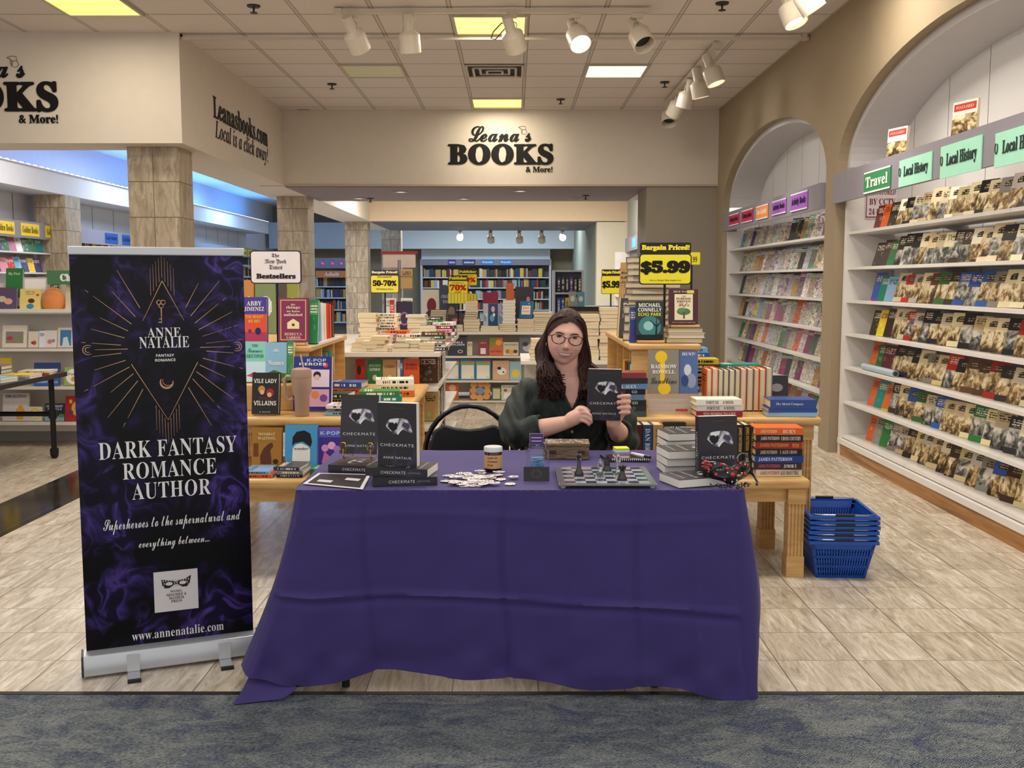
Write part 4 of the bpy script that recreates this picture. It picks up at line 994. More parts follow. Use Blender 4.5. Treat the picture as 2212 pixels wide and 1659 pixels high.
# ================================================================ roll-up banner
def m_banner():
    q = NT('banner_smoke_print'); tc = q.n('TexCoord'); gx, gy, gz = q.sep(tc.outputs['Generated'])
    v = q.n('CombineXYZ', {'X': gx, 'Y': 0.0, 'Z': q.math('MULTIPLY', gz, 2.6)}).outputs[0]
    d = q.n('TexNoise', {'Vector': v, 'Scale': 2.2, 'Detail': 2, 'Roughness': .5}).outputs['Color']
    vv = q.n('VectorMath', {0: v, 1: q.n('VectorMath', {0: d, 1: (.9, .9, .9)}, operation='MULTIPLY').outputs[0]}, operation='ADD').outputs[0]
    w1 = q.noise(vv, 3.2, 3, .45, 1.5); wisp = q.ramp(q.math('ABSOLUTE', q.math('SUBTRACT', w1, .5)), [(.0, 1.0), (.03, .45), (.10, .0)])
    cloud = q.ramp(q.noise(v, 2.6, 2), [(.44, 0.0), (.64, 1.0)])
    cx = q.math('ABSOLUTE', q.math('SUBTRACT', gx, .5)); edge = q.ramp(q.math('ADD', cx, q.math('MULTIPLY', q.math('ABSOLUTE', q.math('SUBTRACT', gz, .52)), .35)), [(.14, .12), (.40, 1.0)])
    f = q.math('MULTIPLY', q.math('MULTIPLY', wisp, cloud), edge)
    g = q.math('MULTIPLY', q.math('MULTIPLY', cloud, edge), .28)
    c = q.mix(g, '070609', '2e1c58'); c = q.mix(q.math('MULTIPLY', f, .9), c, '5a449c')
    return q.done(c, .36, 0, .22)
BX, BY, BYAW = -1.288, 3.67, R(22)
bn = thing('rollup_banner', 'tall black and purple roll-up banner with author lettering', 'banner', (BX, BY, 0), BYAW)
bw, bz0, bz1 = .298, .085, 1.532
sheet_ = MB(); N = 24
for i in range(N+1):
    x = -bw+2*bw*i/N; sheet_.v += [(x, .0, bz0), (x, -.001*math.sin(i), bz1)]
for i in range(N): sheet_.f.append((2*i, 2*i+2, 2*i+3, 2*i+1)); sheet_.mi.append(0)
for i in range(N+1):
    x = -bw+2*bw*i/N; sheet_.v += [(x, .003, bz0), (x, .003, bz1)]
k = 2*(N+1)
for i in range(N): sheet_.f.append((k+2*i, k+2*i+1, k+2*i+3, k+2*i+2)); sheet_.mi.append(0)
obj('printed_sheet', sheet_, m_banner(), bn)
alu = mat('b9bcc0', .32, .55); alu2 = mat('c9cbce', .4, .3)
obj('top_rail', MB().box(-bw-.004, bw+.004, -.010, .014, bz1, bz1+.030), alu2, bn, bevel=.004)
obj('base_case', MB().prism([(-.05, .012), (-.05, .05), (-.035, .082), (-.004, .092), (.03, .09), (.05, .06), (.05, .012)], 'x', -bw-.012, bw+.012), alu, bn, bevel=.003)
obj('end_cap', MB().prism([(-.051, .011), (-.051, .05), (-.035, .083), (.03, .091), (.051, .06), (.051, .011)], 'x', -bw-.018, -bw-.0125), mat('2a2a2c', .4), bn)
obj('end_cap', MB().prism([(-.051, .011), (-.051, .05), (-.035, .083), (.03, .091), (.051, .06), (.051, .011)], 'x', bw+.0125, bw+.018), mat('2a2a2c', .4), bn)
for x in (-.14, .185):
    f_ = obj('foot', MB().box(x-.022, x+.022, -.13, .13, .0, .011), alu, bn, bevel=.003)
    obj('foot_cap', MB().box(x-.023, x+.023, -.142, -.128, .0, .012), mat('1c1c1e', .5), f_)
    obj('foot_plate', MB().box(x-.022, x+.022, -.0525, -.05, .012, .075), alu2, f_)
pole = obj('support_pole', MB().cyl((0, .03, .05), (0, .03, bz1), .008, 10), alu, bn)
def on_banner(u, v):
    """photo pixel to (x, z) on the banner sheet"""
    d = ray(u, v); c_, s_ = math.cos(BYAW), math.sin(BYAW); o = V3((0, 0, EYE)); nrm = V3((s_, -c_, 0)); t_ = nrm.dot(V3((BX, BY, 0))-o)/nrm.dot(d); p = o+d*t_-V3((BX, BY, 0))
    return p.x*c_+p.y*s_, p.z
def btext(s, u0, u1, v0, v1, color='e9e6e2', **kw):
    """word between u0..u1 with its middle at v0..v1 (photo)"""
    x0, z0 = on_banner(u0, v0); x1, z1 = on_banner(u1, v1); h = kw.pop('hh')
    zm = (z0+z1)/2
    return lettering(bn, s, ((x0+x1)/2, -.0035, zm), color, thin=-.006 if kw.get('k') == 'B' else 0, w=x1-x0, h=h, **kw)
def BZ(v): return on_banner(340, v)[1]
def ZH(v0, v1): return abs(BZ(v0)-BZ(v1))
btext('ANNE', 318, 392, 717, 717, hh=.047, k='I' if False else '', ) if False else None
for s, u0, u1, va, vb, h, k, fat in (('ANNE', 318, 390, 718, 718, .036, 'B', 0), ('NATALIE', 301, 408, 742, 736, .042, 'B', 0), ('FANTASY', 337, 376, 768, 767, .010, 'H', 0), ('ROMANCE', 335, 379, 778, 777, .010, 'H', 0),
                             ('DARK FANTASY', 213, 511, 973, 960, .064, 'B', 0), ('ROMANCE', 265, 467, 1019, 1005, .062, 'B', 0), ('AUTHOR', 285, 455, 1062, 1050, .062, 'B', 0),
                             ('Superheroes to the supernatural and', 223, 520, 1140, 1115, .058, 'S', 0), ('everything between...', 300, 452, 1182, 1162, .045, 'S', 0), ('www.annenatalie.com', 285, 483, 1372, 1353, .034, 'B', 0)):
    btext(s, u0, u1, va, vb, hh=h, k=k, fat=fat, space=1.0 if k != 'B' else 1.04)
# rays, diamond, key, moons
gold_ = mat('c79a78', .4); cxm, czm = on_banner(355, 752); rm = MB(); dm = MB()
def seg(m, x0, z0, x1, z1, w, y=-.0032):
    d = V3((x1-x0, 0, z1-z0)); n_ = V3((-d.z, 0, d.x)).normalized()*w/2
    m.add([(x0+n_.x, y, z0+n_.z), (x0-n_.x, y, z0-n_.z), (x1-n_.x*.4, y, z1-n_.z*.4), (x1+n_.x*.4, y, z1+n_.z*.4)], [(0, 1, 2, 3)])
rr = random.Random(3)
for k in range(34):
    a = 2*math.pi*(k+.5)/32
    if abs(math.cos(a)) < .30: continue
    ca, sa = math.cos(a), math.sin(a); r0 = 1.10/(abs(ca)/.135+abs(sa)/.265)+.006; r1 = r0+(.10 if k % 2 else .155)+.02*rr.random()
    r1 = min(r1, .245/max(abs(ca), .01)); seg(rm, cxm+ca*r0, czm+sa*r0, cxm+ca*r1, czm+sa*r1, .0024)
    if k % 3 == 0: seg(rm, cxm+ca*(r1+.02), czm+sa*(r1+.02), cxm+ca*(r1+.035), czm+sa*(r1+.035), .002)
for sx in (-1, 1): seg(rm, cxm+sx*.125, czm, cxm+sx*.235, czm, .0024)
top, bot, side = (cxm, czm+.245), (cxm+.005, czm-.265), .115
for sx in (-1, 1):
    seg(rm, top[0], top[1], cxm+sx*side*.62, czm+.10, .0026); seg(rm, cxm+sx*side, czm-.055, bot[0], bot[1], .0026)
for i in range(-4, 5):
    seg(rm, cxm+.010*i, top[1]+.012-.016*abs(i), cxm+.010*i, top[1]+.075-.012*abs(i)+.02, .0013); seg(rm, cxm+.010*i+.004, bot[1]-.008+.016*abs(i), cxm+.010*i+.004, bot[1]-.085+.012*abs(i), .0013)
obj('ray_print', rm, gold_, bn)
def arc(m, cx, cz, r, a0, a1, w, n=16):
    for i in range(n):
        a, b = a0+(a1-a0)*i/n, a0+(a1-a0)*(i+1)/n; f = math.sin(math.pi*(i+.5)/n); seg(m, cx+r*math.cos(a), cz+r*math.sin(a), cx+r*math.cos(b), cz+r*math.sin(b), w*(.4+.6*f)*1.6)
mm = MB(); kx, kz = on_banner(349, 690)
arc(mm, cxm+.004, czm-.125, .022, R(150), R(370), .006); arc(mm, cxm+.009, czm-.119, .019, R(160), R(350), .002)
for sx in (-1, 1):
    for r_ in (.017, .009): arc(mm, cxm+sx*.258, czm, r_, R(50 if sx < 0 else -130), R(310 if sx < 0 else 130), .0024)
for dx in (-.007, .007): arc(mm, kx+dx, kz+.062, .008, 0, 6.283, .0026)
arc(mm, kx, kz+.050, .008, 0, 6.283, .0026)
seg(mm, kx, kz+.04, kx, kz-.012, .004); seg(mm, kx, kz-.010, kx-.012, kz-.010, .005); seg(mm, kx, kz+.002, kx-.009, kz+.002, .004)
obj('moon_and_key_print', mm, gold_, bn)
# press emblem
x0, z0 = on_banner(331, 1233); x1, z1 = on_banner(429, 1314); cx, cz = (x0+x1)/2, (z0+z1)/2-.002; hw_ = (x1-x0)/2
lg = obj('press_card', MB().box(cx-hw_, cx+hw_, -.0042, -.0005, cz-hw_*.98, cz+hw_*.98), mat('d8d3d2', .45), bn)
MK2 = [(-.66, .60), (-.62, .30), (-.50, .16), (-.30, .16), (-.12, .28), (0, .33), (.12, .28), (.30, .16), (.50, .16), (.62, .30), (.70, .70), (.45, .56), (.15, .50), (0, .44), (-.15, .50), (-.42, .56)]
obj('mask_emblem', MB().add([(cx+x*hw_, -.0046, cz+z*hw_) for x, z in MK2], [tuple(range(len(MK2)))]), mat('1c191b', .5), lg)
dm = MB()
for i in range(-5, 6):
    for j in range(3):
        x, z = i*.115+(.05 if j % 2 else 0), .26+j*.13
        if abs(x) < .58 and not (.14 < abs(x) < .5 and .24 < z < .5): dm.add([(cx+(x+a)*hw_, -.0049, cz+(z+b)*hw_) for a, b in ((0, .06), (.035, 0), (0, -.06), (-.035, 0))], [(0, 1, 2, 3)])
obj('diamond_pattern', dm, mat('b9b5b6', .5), lg)
for sx in (-1, 1): obj('eye_hole', MB().add([(cx+(sx*.31+.16*math.cos(a))*hw_, -.0050, cz+(.37+.085*math.sin(a)+sx*0)*hw_) for a in [k*.4 for k in range(16)]], [tuple(range(16))]), mat('d8d3d2', .45), lg)
for i, (s, w2) in enumerate((('MASKS,', .55), ('MISCHIEF &', .9), ('MAYHEM', .68), ('PRESS', .5))): lettering(lg, s, (cx, -.0050, cz+(-.02-.16*i)*hw_), '3c3839', w=w2*hw_, h=.13*hw_, k='B')
# ================================================================ the seated author
def m_skin():
    q = NT('skin'); n = q.noise(q.coord('Object', (30, 30, 30)), 1, 3); c = q.mix(n, 'd9a491', 'e6b8a5')
    q.b.inputs['Subsurface Weight'].default_value = .12; q.b.inputs['Subsurface Radius'].default_value = (.012, .005, .003)
    return q.done(c, .48, 0, .4)
def m_hair():
    q = NT('dark_brown_hair'); n = q.noise(q.coord('Object', (90, 90, 7)), 1, 3, .6); q.bump(n, .6, .004)
    return q.done(q.ramp(n, [(.35, '1c0c0a'), (.55, '331812'), (.72, '4a261c')]), .55, 0, .25)
def m_blouse():
    q = NT('dark_green_crepe'); n = q.noise(q.coord('Object', (420, 420, 420)), 1, 2); f = q.noise(q.coord('Object', (14, 14, 9)), 1, 3)
    q.bump(q.math('ADD', q.math('MULTIPLY', n, .3), f), .35, .008)
    c = q.mix(q.ramp(n, [(.58, 0.0), (.74, .7)]), '0f1a18', '35463e'); m = q.done(c, .62, 0, .3); m.node_tree.nodes['Principled BSDF'].inputs['Sheen Weight'].default_value = .08; return m
SKIN, HAIR, BLOUSE = m_skin(), m_hair(), m_blouse()
HC = V3((.226, 4.375, 1.192)); TILT = R(6)
HM = Matrix.Translation(HC) @ Matrix.Rotation(TILT, 4, 'Y') @ Matrix.Rotation(R(3), 4, 'X')
def g2(x, z, cx, cz, sx, sz): return math.exp(-((x-cx)/sx)**2-((z-cz)/sz)**2)
def head_pt(nx, ny, nz, grow=0.0):
    x, y, z = nx*.0785, ny*.094, nz*.119
    if z < 0:
        k = -z/.119; x *= 1-.17*k**2.3; 
        if ny > 0: y *= 1-.45*k; z *= 1-.15*ny
        else: y *= 1-.10*k*k
    else: x *= 1+.03*nz; 
    p = V3((x, y, z)); p *= 1+grow
    if ny < 0 and not grow:
        f = min(1, -ny*2.2); d = 0
        d += .025*g2(x, z, 0, -.027, .0105, .013)+.013*g2(x, z, 0, -.004, .008, .022)+.006*(g2(x, z, .011, -.030, .007, .008)+g2(x, z, -.011, -.030, .007, .008))
        d += -.007*(g2(x, z, .032, .014, .017, .012)+g2(x, z, -.032, .014, .017, .012))
        d += .004*g2(x, z, 0, .034, .05, .010)
        d += .009*(g2(x, z, .041, -.030, .018, .018)+g2(x, z, -.041, -.030, .018, .018))
        d += .006*g2(x, z, 0, -.104, .020, .014)-.004*g2(x, z, 0, -.083, .022, .007)+.004*g2(x, z, 0, -.058, .030, .016)
        p.y -= d*f
    return p
def head_mesh(mb, M, grow=0, keep=None, nu=84, nv=60):
    base = len(mb.v); n = 0
    for j in range(nv+1):
        th = math.pi*j/nv
        for i in range(nu):
            ph = 2*math.pi*i/nu; nrm = (math.sin(th)*math.cos(ph), math.sin(th)*math.sin(ph), math.cos(th)); mb.v.append(tuple(M @ head_pt(*nrm, grow)))
    for j in range(nv):
        for i in range(nu):
            th = math.pi*(j+.5)/nv; ph = 2*math.pi*(i+.5)/nu; nrm = (math.sin(th)*math.cos(ph), math.sin(th)*math.sin(ph), math.cos(th))
            if keep is None or keep(*nrm): mb.f.append((base+j*nu+i, base+(j+1)*nu+i, base+(j+1)*nu+(i+1) % nu, base+j*nu+(i+1) % nu)); mb.mi.append(0)
def loft(mb, rings, n=36):
    """rings of (centre, half width, half depth) up the z axis"""
    base = len(mb.v)
    for c, a, b in rings:
        for k in range(n):
            t = 2*math.pi*k/n; e = .82; cx, sx = math.cos(t), math.sin(t)
            mb.v.append((c[0]+a*math.copysign(abs(cx)**e, cx), c[1]+b*math.copysign(abs(sx)**e, sx), c[2]))
    m = len(rings)
    for i in range(m-1):
        for k in range(n): mb.f.append((base+i*n+k, base+i*n+(k+1) % n, base+(i+1)*n+(k+1) % n, base+(i+1)*n+k)); mb.mi.append(0)
    mb.f.append(tuple(base+k for k in range(n-1, -1, -1))); mb.mi.append(0); mb.f.append(tuple(base+(m-1)*n+k for k in range(n))); mb.mi.append(0)
def spline(pts, n=10):
    P_ = [V3(p) for p in pts]; out = []
    for i in range(len(P_)-1):
        a, b, c, d = P_[max(0, i-1)], P_[i], P_[i+1], P_[min(len(P_)-1, i+2)]
        for k in range(n):
            t = k/n; out.append(.5*((2*b)+(c-a)*t+(2*a-5*b+4*c-d)*t*t+(3*b-3*c+d-a)*t**3))
    out.append(P_[-1]); return out
def limb(mb, pts, rad, n=6, seg=18):
    path = spline(pts, n); m = len(path)-1; rs = []
    for i in range(m+1):
        t = i/m*(len(rad)-1); k = min(int(t), len(rad)-2); rs.append(rad[k]+(rad[k+1]-rad[k])*(t-k))
    mb.tube(path, rs, seg)
    for p, r in ((path[0], rs[0]), (path[-1], rs[-1])): mb.lathe([(.0005, -r), (r*.5, -r*.87), (r*.87, -r*.5), (r, 0), (r*.87, r*.5), (r*.5, r*.87), (.0005, r)], 14, c=p)
def remesh(mb, voxel, smooth_it=4, factor=.5):
    o = bpy.data.objects.new('tmp', mb.mesh('tmp')); sc = bpy.data.scenes.new('tmp'); sc.collection.objects.link(o)
    r = o.modifiers.new('r', 'REMESH'); r.mode = 'VOXEL'; r.voxel_size = voxel; r.use_smooth_shade = True
    s = o.modifiers.new('s', 'SMOOTH'); s.iterations = smooth_it; s.factor = factor
    
    with bpy.context.temp_override(scene=sc, view_layer=sc.view_layers[0]): dg = bpy.context.evaluated_depsgraph_get()
    me = bpy.data.meshes.new_from_object(o.evaluated_get(dg))
    bpy.data.objects.remove(o); bpy.data.scenes.remove(sc)
    for p in me.polygons: p.use_smooth = True
    return me
SHL, ELL, WRL = V3((.064, 4.42, .945)), V3((.020, 4.21, .795)), onY(1226, 912, 4.155)
SHR, ELR, WRR = V3((.404, 4.42, .945)), V3((.480, 4.37, .745)), onY(1323, 914, 4.205)
TORSO = [((.235, 4.50, .44), .19, .15), ((.235, 4.48, .54), .19, .145), ((.235, 4.455, .66), .172, .13), ((.235, 4.44, .76), .176, .135), ((.235, 4.425, .86), .185, .142), ((.235, 4.425, .92), .186, .128), ((.236, 4.43, .965), .180, .105), ((.238, 4.43, .998), .150, .085), ((.238, 4.425, 1.022), .095, .070), ((.236, 4.415, 1.045), .062, .060), ((.232, 4.402, 1.09), .055, .056), ((.229, 4.392, 1.15), .054, .058)]
body = MB(); loft(body, [(c, a-(.014 if c[2] < .90 else 0), b-(.014 if c[2] < .90 else 0)) for c, a, b in TORSO]); head_mesh(body, HM)
limb(body, [SHL, SHL.lerp(ELL, .5)+V3((-.012, .01, 0)), ELL], [.058, .052, .045]); limb(body, [ELL, ELL.lerp(WRL, .4), WRL], [.046, .043, .027])
limb(body, [SHR, SHR.lerp(ELR, .5)+V3((.012, .01, 0)), ELR], [.058, .052, .045]); limb(body, [ELR, ELR.lerp(WRR, .45), WRR], [.046, .043, .027])
for s in (-1, 1):   # seated legs under the cloth
    limb(body, [(.235+s*.09, 4.48, .50), (.235+s*.11, 4.25, .51), (.235+s*.11, 4.02, .49)], [.085, .08, .06]); limb(body, [(.235+s*.11, 4.02, .49), (.235+s*.11, 4.08, .28), (.235+s*.11, 4.12, .09)], [.06, .055, .036]); limb(body, [(.235+s*.11, 4.12, .05), (.235+s*.12, 3.98, .035)], [.035, .028])
# her right hand: back of the hand to the viewer, fingers curled over the lower corner of the book
HL = lambda u, v, y: onY(u, v, y)
limb(body, [WRL, HL(1236, 905, 4.152), HL(1247, 899, 4.150)], [.027, .032, .031]); limb(body, [HL(1240, 900, 4.155), HL(1250, 893, 4.150)], [.026, .022])
for a in (((1250, 886, 4.145), (1260, 884, 4.128), (1268, 890, 4.122), (1270, 899, 4.128)), ((1252, 893, 4.140), (1264, 891, 4.120), (1274, 897, 4.116), (1276, 905, 4.124)), ((1252, 901, 4.140), (1264, 900, 4.120), (1274, 906, 4.116), (1277, 912, 4.124)), ((1249, 908, 4.143), (1260, 908, 4.124), (1269, 913, 4.120), (1272, 917, 4.126))):
    limb(body, [HL(*p) for p in a], [.0105, .0095, .0085, .0075], 5, 12)
limb(body, [HL(1242, 893, 4.150), HL(1250, 882, 4.160), HL(1262, 882, 4.166), HL(1272, 888, 4.170)], [.013, .011, .0095, .008], 5, 12)
# her left hand: palm behind the right edge, four fingers wrapped on to the cover
limb(body, [WRR, HL(1331, 900, 4.205), HL(1342, 880, 4.210), HL(1346, 868, 4.212)], [.027, .030, .030, .024]); limb(body, [HL(1336, 893, 4.208), HL(1346, 882, 4.208)], [.026, .024])
for v, l, r in ((856, 1336, .0098), (868, 1335, .0102), (880, 1336, .0098), (891, 1339, .0085)):
    limb(body, [HL(1348, v+3, 4.212), HL(1358, v, 4.190), HL(1356, v, 4.165), HL(1347, v, 4.152), HL(l, v+1, 4.153)], [r*1.05, r, r, r*.95, r*.82], 5, 12)
limb(body, [HL(1334, 893, 4.205), HL(1322, 880, 4.200), HL(1312, 868, 4.196)], [.014, .0115, .009], 5, 12)
for sx in (-1, 1):   # ears
    e = HM @ V3((sx*.0745, .006, -.004)); body.lathe([(.0005, -.006), (.012, -.004), (.015, 0), (.012, .005), (.0005, .007)], 14, M=Matrix.Rotation(R(90), 4, 'Y') @ Matrix.Diagonal((1.8, .9, 1, 1)), c=e)
person = obj('person', remesh(body, .0032, 3), SKIN); tag(person, 'smiling seated woman in glasses and dark green blouse holding up a dark paperback', 'person')
# face details, in head space
def hd(name, mb, m, sm=True):
    mb.v = [tuple(HM @ V3(v)) for v in mb.v]; return obj(name, mb, m, person, sm=sm)
def face_y(x, z):
    """front of the face at head-space x, z"""
    lo = None; best = 9
    for j in range(20, 110):
        th = math.pi*j/128
        nz = math.cos(th); st = math.sin(th)
        p0 = head_pt(0, -st, nz)
        if abs(p0.z-z) < best: best = abs(p0.z-z); lo = (nz, st)
    nz, st = lo; w = abs(head_pt(st, 0, nz).x); s = max(-.97, min(.97, x/max(w, .01))); return head_pt(st*s, -st*math.sqrt(1-s*s), nz).y
def ribbon(pts, r, n=6, off=.001): return MB().tube([(x, face_y(x, z)-off, z) for x, z in pts], r, n)
m = MB(); 
for sx in (-1, 1):
    m.tube([(sx*x, face_y(sx*x, z)-.0012, z) for x, z in ((.014, .0255), (.026, .0295), (.040, .030), (.051, .0255))], [.0022, .003, .0028, .0012], 6)
hd('eyebrow', m, mat('2f1b14', .7)).name = 'eyebrows'
for sx in (-1, 1):
    k = MB()
    c = V3((sx*.0325, face_y(sx*.0325, .013)+.0055, .013))
    k.lathe([(.0005, -.0098), (.005, -.0085), (.0085, -.005), (.0098, 0), (.0085, .005), (.005, .0085), (.0005, .0098)], 16, M=Matrix.Diagonal((1.3, 1, .40, 1)), c=c); e = hd('eye', k, mat('d8cfc8', .2))
    k = MB(); k.add([(c.x+.0048*math.cos(a), c.y-.0102, c.z-.0002+.0038*math.sin(a)) for a in [t*.4 for t in range(16)]], [tuple(range(15, -1, -1))]); hd('iris', k, mat('2a3038', .2), False).parent = e
    k = MB(); up = [(c.x+x, c.y-.0095-.0008*(1-abs(x)/.014), c.z+.0036-.0034*(abs(x)/.014)**2) for x in (-.014, -.009, -.004, .0, .004, .009, .014)]
    k.tube(up, [.0008, .0016, .002, .002, .002, .0016, .0008], 6); k.tube([(p[0], p[1]+.001, 2*c.z-p[2]+.0012) for p in up], .0009, 5); hd('eyelashes', k, mat('1f1412', .6)).parent = e
k = MB()
for sx in (-1, 1): k.lathe([(.0005, -.001), (.0032, 0), (.0005, .001)], 10, M=Matrix.Rotation(R(65), 4, 'X') @ Matrix.Diagonal((1.3, .8, 1, 1)), c=(sx*.0085, face_y(sx*.0085, -.0385)-.0008, -.0385))
hd('nostrils', k, mat('6a3c33', .7))
zl = -.061
def lipz(x, up): return zl-.001+.0085*(abs(x)/.031)**2+(.0050 if up else -.0090)*(1-(abs(x)/.0325)**2)
k = MB(); xs = [-.030+.006*i for i in range(11)]
for i in range(10):
    a, b = xs[i], xs[i+1]; q4 = [(a, lipz(a, 0)+.001), (b, lipz(b, 0)+.001), (b, lipz(b, 1)-.001), (a, lipz(a, 1)-.001)]; k.quad(*[(x, face_y(x, z)-.0022, z) for x, z in q4])
hd('mouth_opening', k, mat('6a2c28', .5), False)
k = MB()
for i in range(10):
    x = -.0255+.0051*i
    for a_, b_ in ((x+.0002, x+.0025), (x+.0025, x+.0049)):
        q4 = []
        for xx, hi in ((a_, 0), (b_, 0), (b_, 1), (a_, 1)):
            zz = lipz(xx, 1)-.001 if hi else max(lipz(xx, 0)+.0022, lipz(xx, 1)-.0098+.0012*abs(xx)/.025); q4.append((xx, face_y(xx, zz)-.0027, zz))
        k.quad(*q4)
hd('teeth', k, mat('f3eee8', .3), False)
k = MB(); 
for up in (1, 0): k.tube([(x, face_y(x, lipz(x, up))-.0026, lipz(x, up)+(.0012 if up else -.0016)) for x in [-.030+.0030*i for i in range(21)]], [.0005]+[(.0018 if up else .0027)*math.sin(math.pi*(i+1)/20)**.5 for i in range(19)]+[.0005], 6)
hd('lips', k, mat('bb7268', .45))
# glasses
gl = MB(); GC = []
for sx in (-1, 1):
    pts = []
    for i in range(28):
        a = 2*math.pi*i/28; x, z = .0275*math.cos(a), .0205*math.sin(a); 
        if z > 0: x *= 1.06; z *= .86; z += .006*max(0, sx*x*1)/.0275*1
        pts.append(V3((sx*.0365+x, -.104+.35*abs(sx*.0365+x)**1.6, .004+z)))
    gl.tube(pts, .0021, 6, closed=True); GC.append(pts)
gl.tube([(-.008, -.105, .010), (0, -.107, .013), (.008, -.105, .010)], .0018, 6)
for sx in (-1, 1): gl.tube([(sx*.0635, -.095, .016), (sx*.072, -.06, .012), (sx*.077, -.01, .008), (sx*.077, .02, .0)], .0016, 6)
gw = hd('eyeglasses', gl, mat('3d1216', .3, spec=.4))
q = NT('lens_glass'); q.b.inputs['Transmission Weight'].default_value = 1; q.b.inputs['IOR'].default_value = 1.02; LENS = q.done('ffffff', .02, 0, .3)
for pts in GC: hd('lens', MB().add(pts, [tuple(range(len(pts)))]), LENS, False).parent = gw
k = MB().tube([(-.082+.0*0, .002+.011*math.sin(a), -.036+.011*math.cos(a)) for a in [i*.35 for i in range(18)]], .0016, 6, closed=True); hd('hoop_earring', k, mat('c9a45a', .2, 1))
# hair: cap plus locks
def keep(nx, ny, nz):
    hl = .60-.55*abs(nx)**2.2-(.05 if nx < 0 else .0)
    return ny > .10 or nz > hl
hm = MB(); head_mesh(hm, HM @ Matrix.Translation((0, .004, .004)), .075, keep, 220, 150)
rr = random.Random(5)
def hp(x, y, z): return HM @ V3((x, y, z))
for side in (-1, 1):
    n = 330
    for i in range(n):
        t = i/(n-1); j = lambda s: rr.uniform(-s, s)
        st = hp(-.006+j(.006), -.058+.13*t, .120-.040*(abs(t-.35)/.65)**2*1.0+(.0 if t > .2 else -.012*(.2-t)/.2))
        mid = hp(side*(.052+.012*math.sin(math.pi*t)), -.050+.13*t, .085)
        ear = hp(side*(.083+j(.004)), -.030+.105*t+(.03*(1-t) if side < 0 else -.004), .012)
        if side < 0:
            low = hp(-.082-.026*t+j(.012), -.012+.10*t, -.09); sh = V3((.098+.080*rr.random()+.02*t, 4.325-.02*(1-t)+.075*t, 1.045+j(.014)))
            end = V3((.095+.130*rr.random()**.9, 4.265+.02*rr.random(), .935+.05*rr.random()+(.05 if rr.random() < .2 else 0)))
            if end.x > .20: end.z += (end.x-.20)*.5
        else:
            low = hp(.070+.045*rr.random(), -.020+.10*t, -.085); sh = V3((.285+.085*rr.random(), 4.33+.06*t, 1.035+j(.015)))
            end = V3((.275+.09*rr.random(), 4.265+.03*rr.random(), .93+.05*rr.random()))
        path = spline([st, mid, ear, low, sh, end], 5); m_ = len(path)
        hm.tube(path, [(.0062+.0015*math.sin(math.pi*k/m_))*(1-.88*max(0, (k/m_-.62)/.38)**1.3) for k in range(m_)], 5)
for i in range(90):
    f = i/89*2-1; x = f*.085; st = hp(x*.8, .085-.05*f*f, .03); mid = hp(x*1.02, .075-.05*f*f, -.08); e_ = V3((.232+f*.105+rr.uniform(-.008, .008), 4.46-.06*f*f, .98+rr.uniform(-.02, .02)))
    path = spline([st, mid, (mid+e_)/2+V3((0, .012, 0)), e_], 5); hm.tube(path, .009, 5)
hair = obj('hair', hm, HAIR, person, sm=True)
# blouse
bl = MB(); loft(bl, [(c, a+.012, b+.012) for c, a, b in TORSO[:9]]+[((.238, 4.425, 1.040), .075, .068)])
CFL = ELL.lerp(WRL, .46); CFR = ELR.lerp(WRR, .42)
limb(bl, [SHL+V3((0, 0, .004)), SHL.lerp(ELL, .5)+V3((-.022, .01, 0)), ELL+V3((-.012, .0, .002)), CFL], [.066, .071, .064, .058], 8); limb(bl, [SHR+V3((0, 0, .004)), SHR.lerp(ELR, .5)+V3((.020, .01, 0)), ELR+V3((.004, -.01, -.004)), CFR], [.066, .072, .066, .058], 8)
me = remesh(bl, .005, 5)
NRM = [v.normal.copy() for v in me.vertices]
for v, n_ in zip(me.vertices, NRM):
    c = v.co; w = .004*math.sin(c.z*60+c.x*40+3*math.sin(c.x*30))+.003*math.sin(c.x*95-c.z*50+c.y*60)
    v.co = c+n_*w
bm = bmesh.new(); bm.from_mesh(me)
VT, VB, VX = 1.075, .885, .250
def in_v(c):
    if c.y > 4.43 and c.z < 1.03: return False
    if c.z > 1.032: return True
    return c.y < 4.40 and c.z > VB and abs(c.x-VX) < (c.z-VB)*.44+.002
def in_cuff(c):
    for a, b in ((CFL, WRL), (CFR, WRR)):
        d = (b-a).normalized()
        r_ = c-a; h_ = r_.dot(d)
        if .004 < h_ < .09 and (r_-d*h_).length < .085 and (c.y < 4.27 if a.x < .3 else c.x > .408): return True
    return False
bmesh.ops.delete(bm, geom=[f for f in bm.faces if in_v(f.calc_center_median()) or in_cuff(f.calc_center_median())], context='FACES'); bm.to_mesh(me); bm.free()
blouse = obj('blouse', me, BLOUSE, person); sd = blouse.modifiers.new('cloth', 'SOLIDIFY'); sd.thickness = .003
import numpy as np
CO = np.array([v.co[:] for v in me.vertices])
def front_y(x, z):
    m_ = (abs(CO[:, 0]-x) < .008) & (abs(CO[:, 2]-z) < .008)
    return float(CO[m_, 1].min()) if m_.any() else 4.33
k = MB()
for sx in (-1, 1):
    pts = []
    for i in range(8):
        z = VB-.004+(1.03-VB)*i/7; x = VX+sx*((z-VB)*.44+.005); pts.append(V3((x, front_y(x+sx*.006, z)-.001, z)))
    pts += [V3((.238+sx*.082, 4.42, 1.038)), V3((.238+sx*.05, 4.485, 1.040)), V3((.238, 4.50, 1.040))]
    k.tube(spline(pts, 3), .0075, 8)
obj('collar', k, BLOUSE, blouse, sm=True)
k = MB().tube([V3((VX, front_y(VX, z)-.001, z)) for z in (.89, .86, .82, .78, .76)], .005, 8); obj('placket', k, BLOUSE, blouse, sm=True)
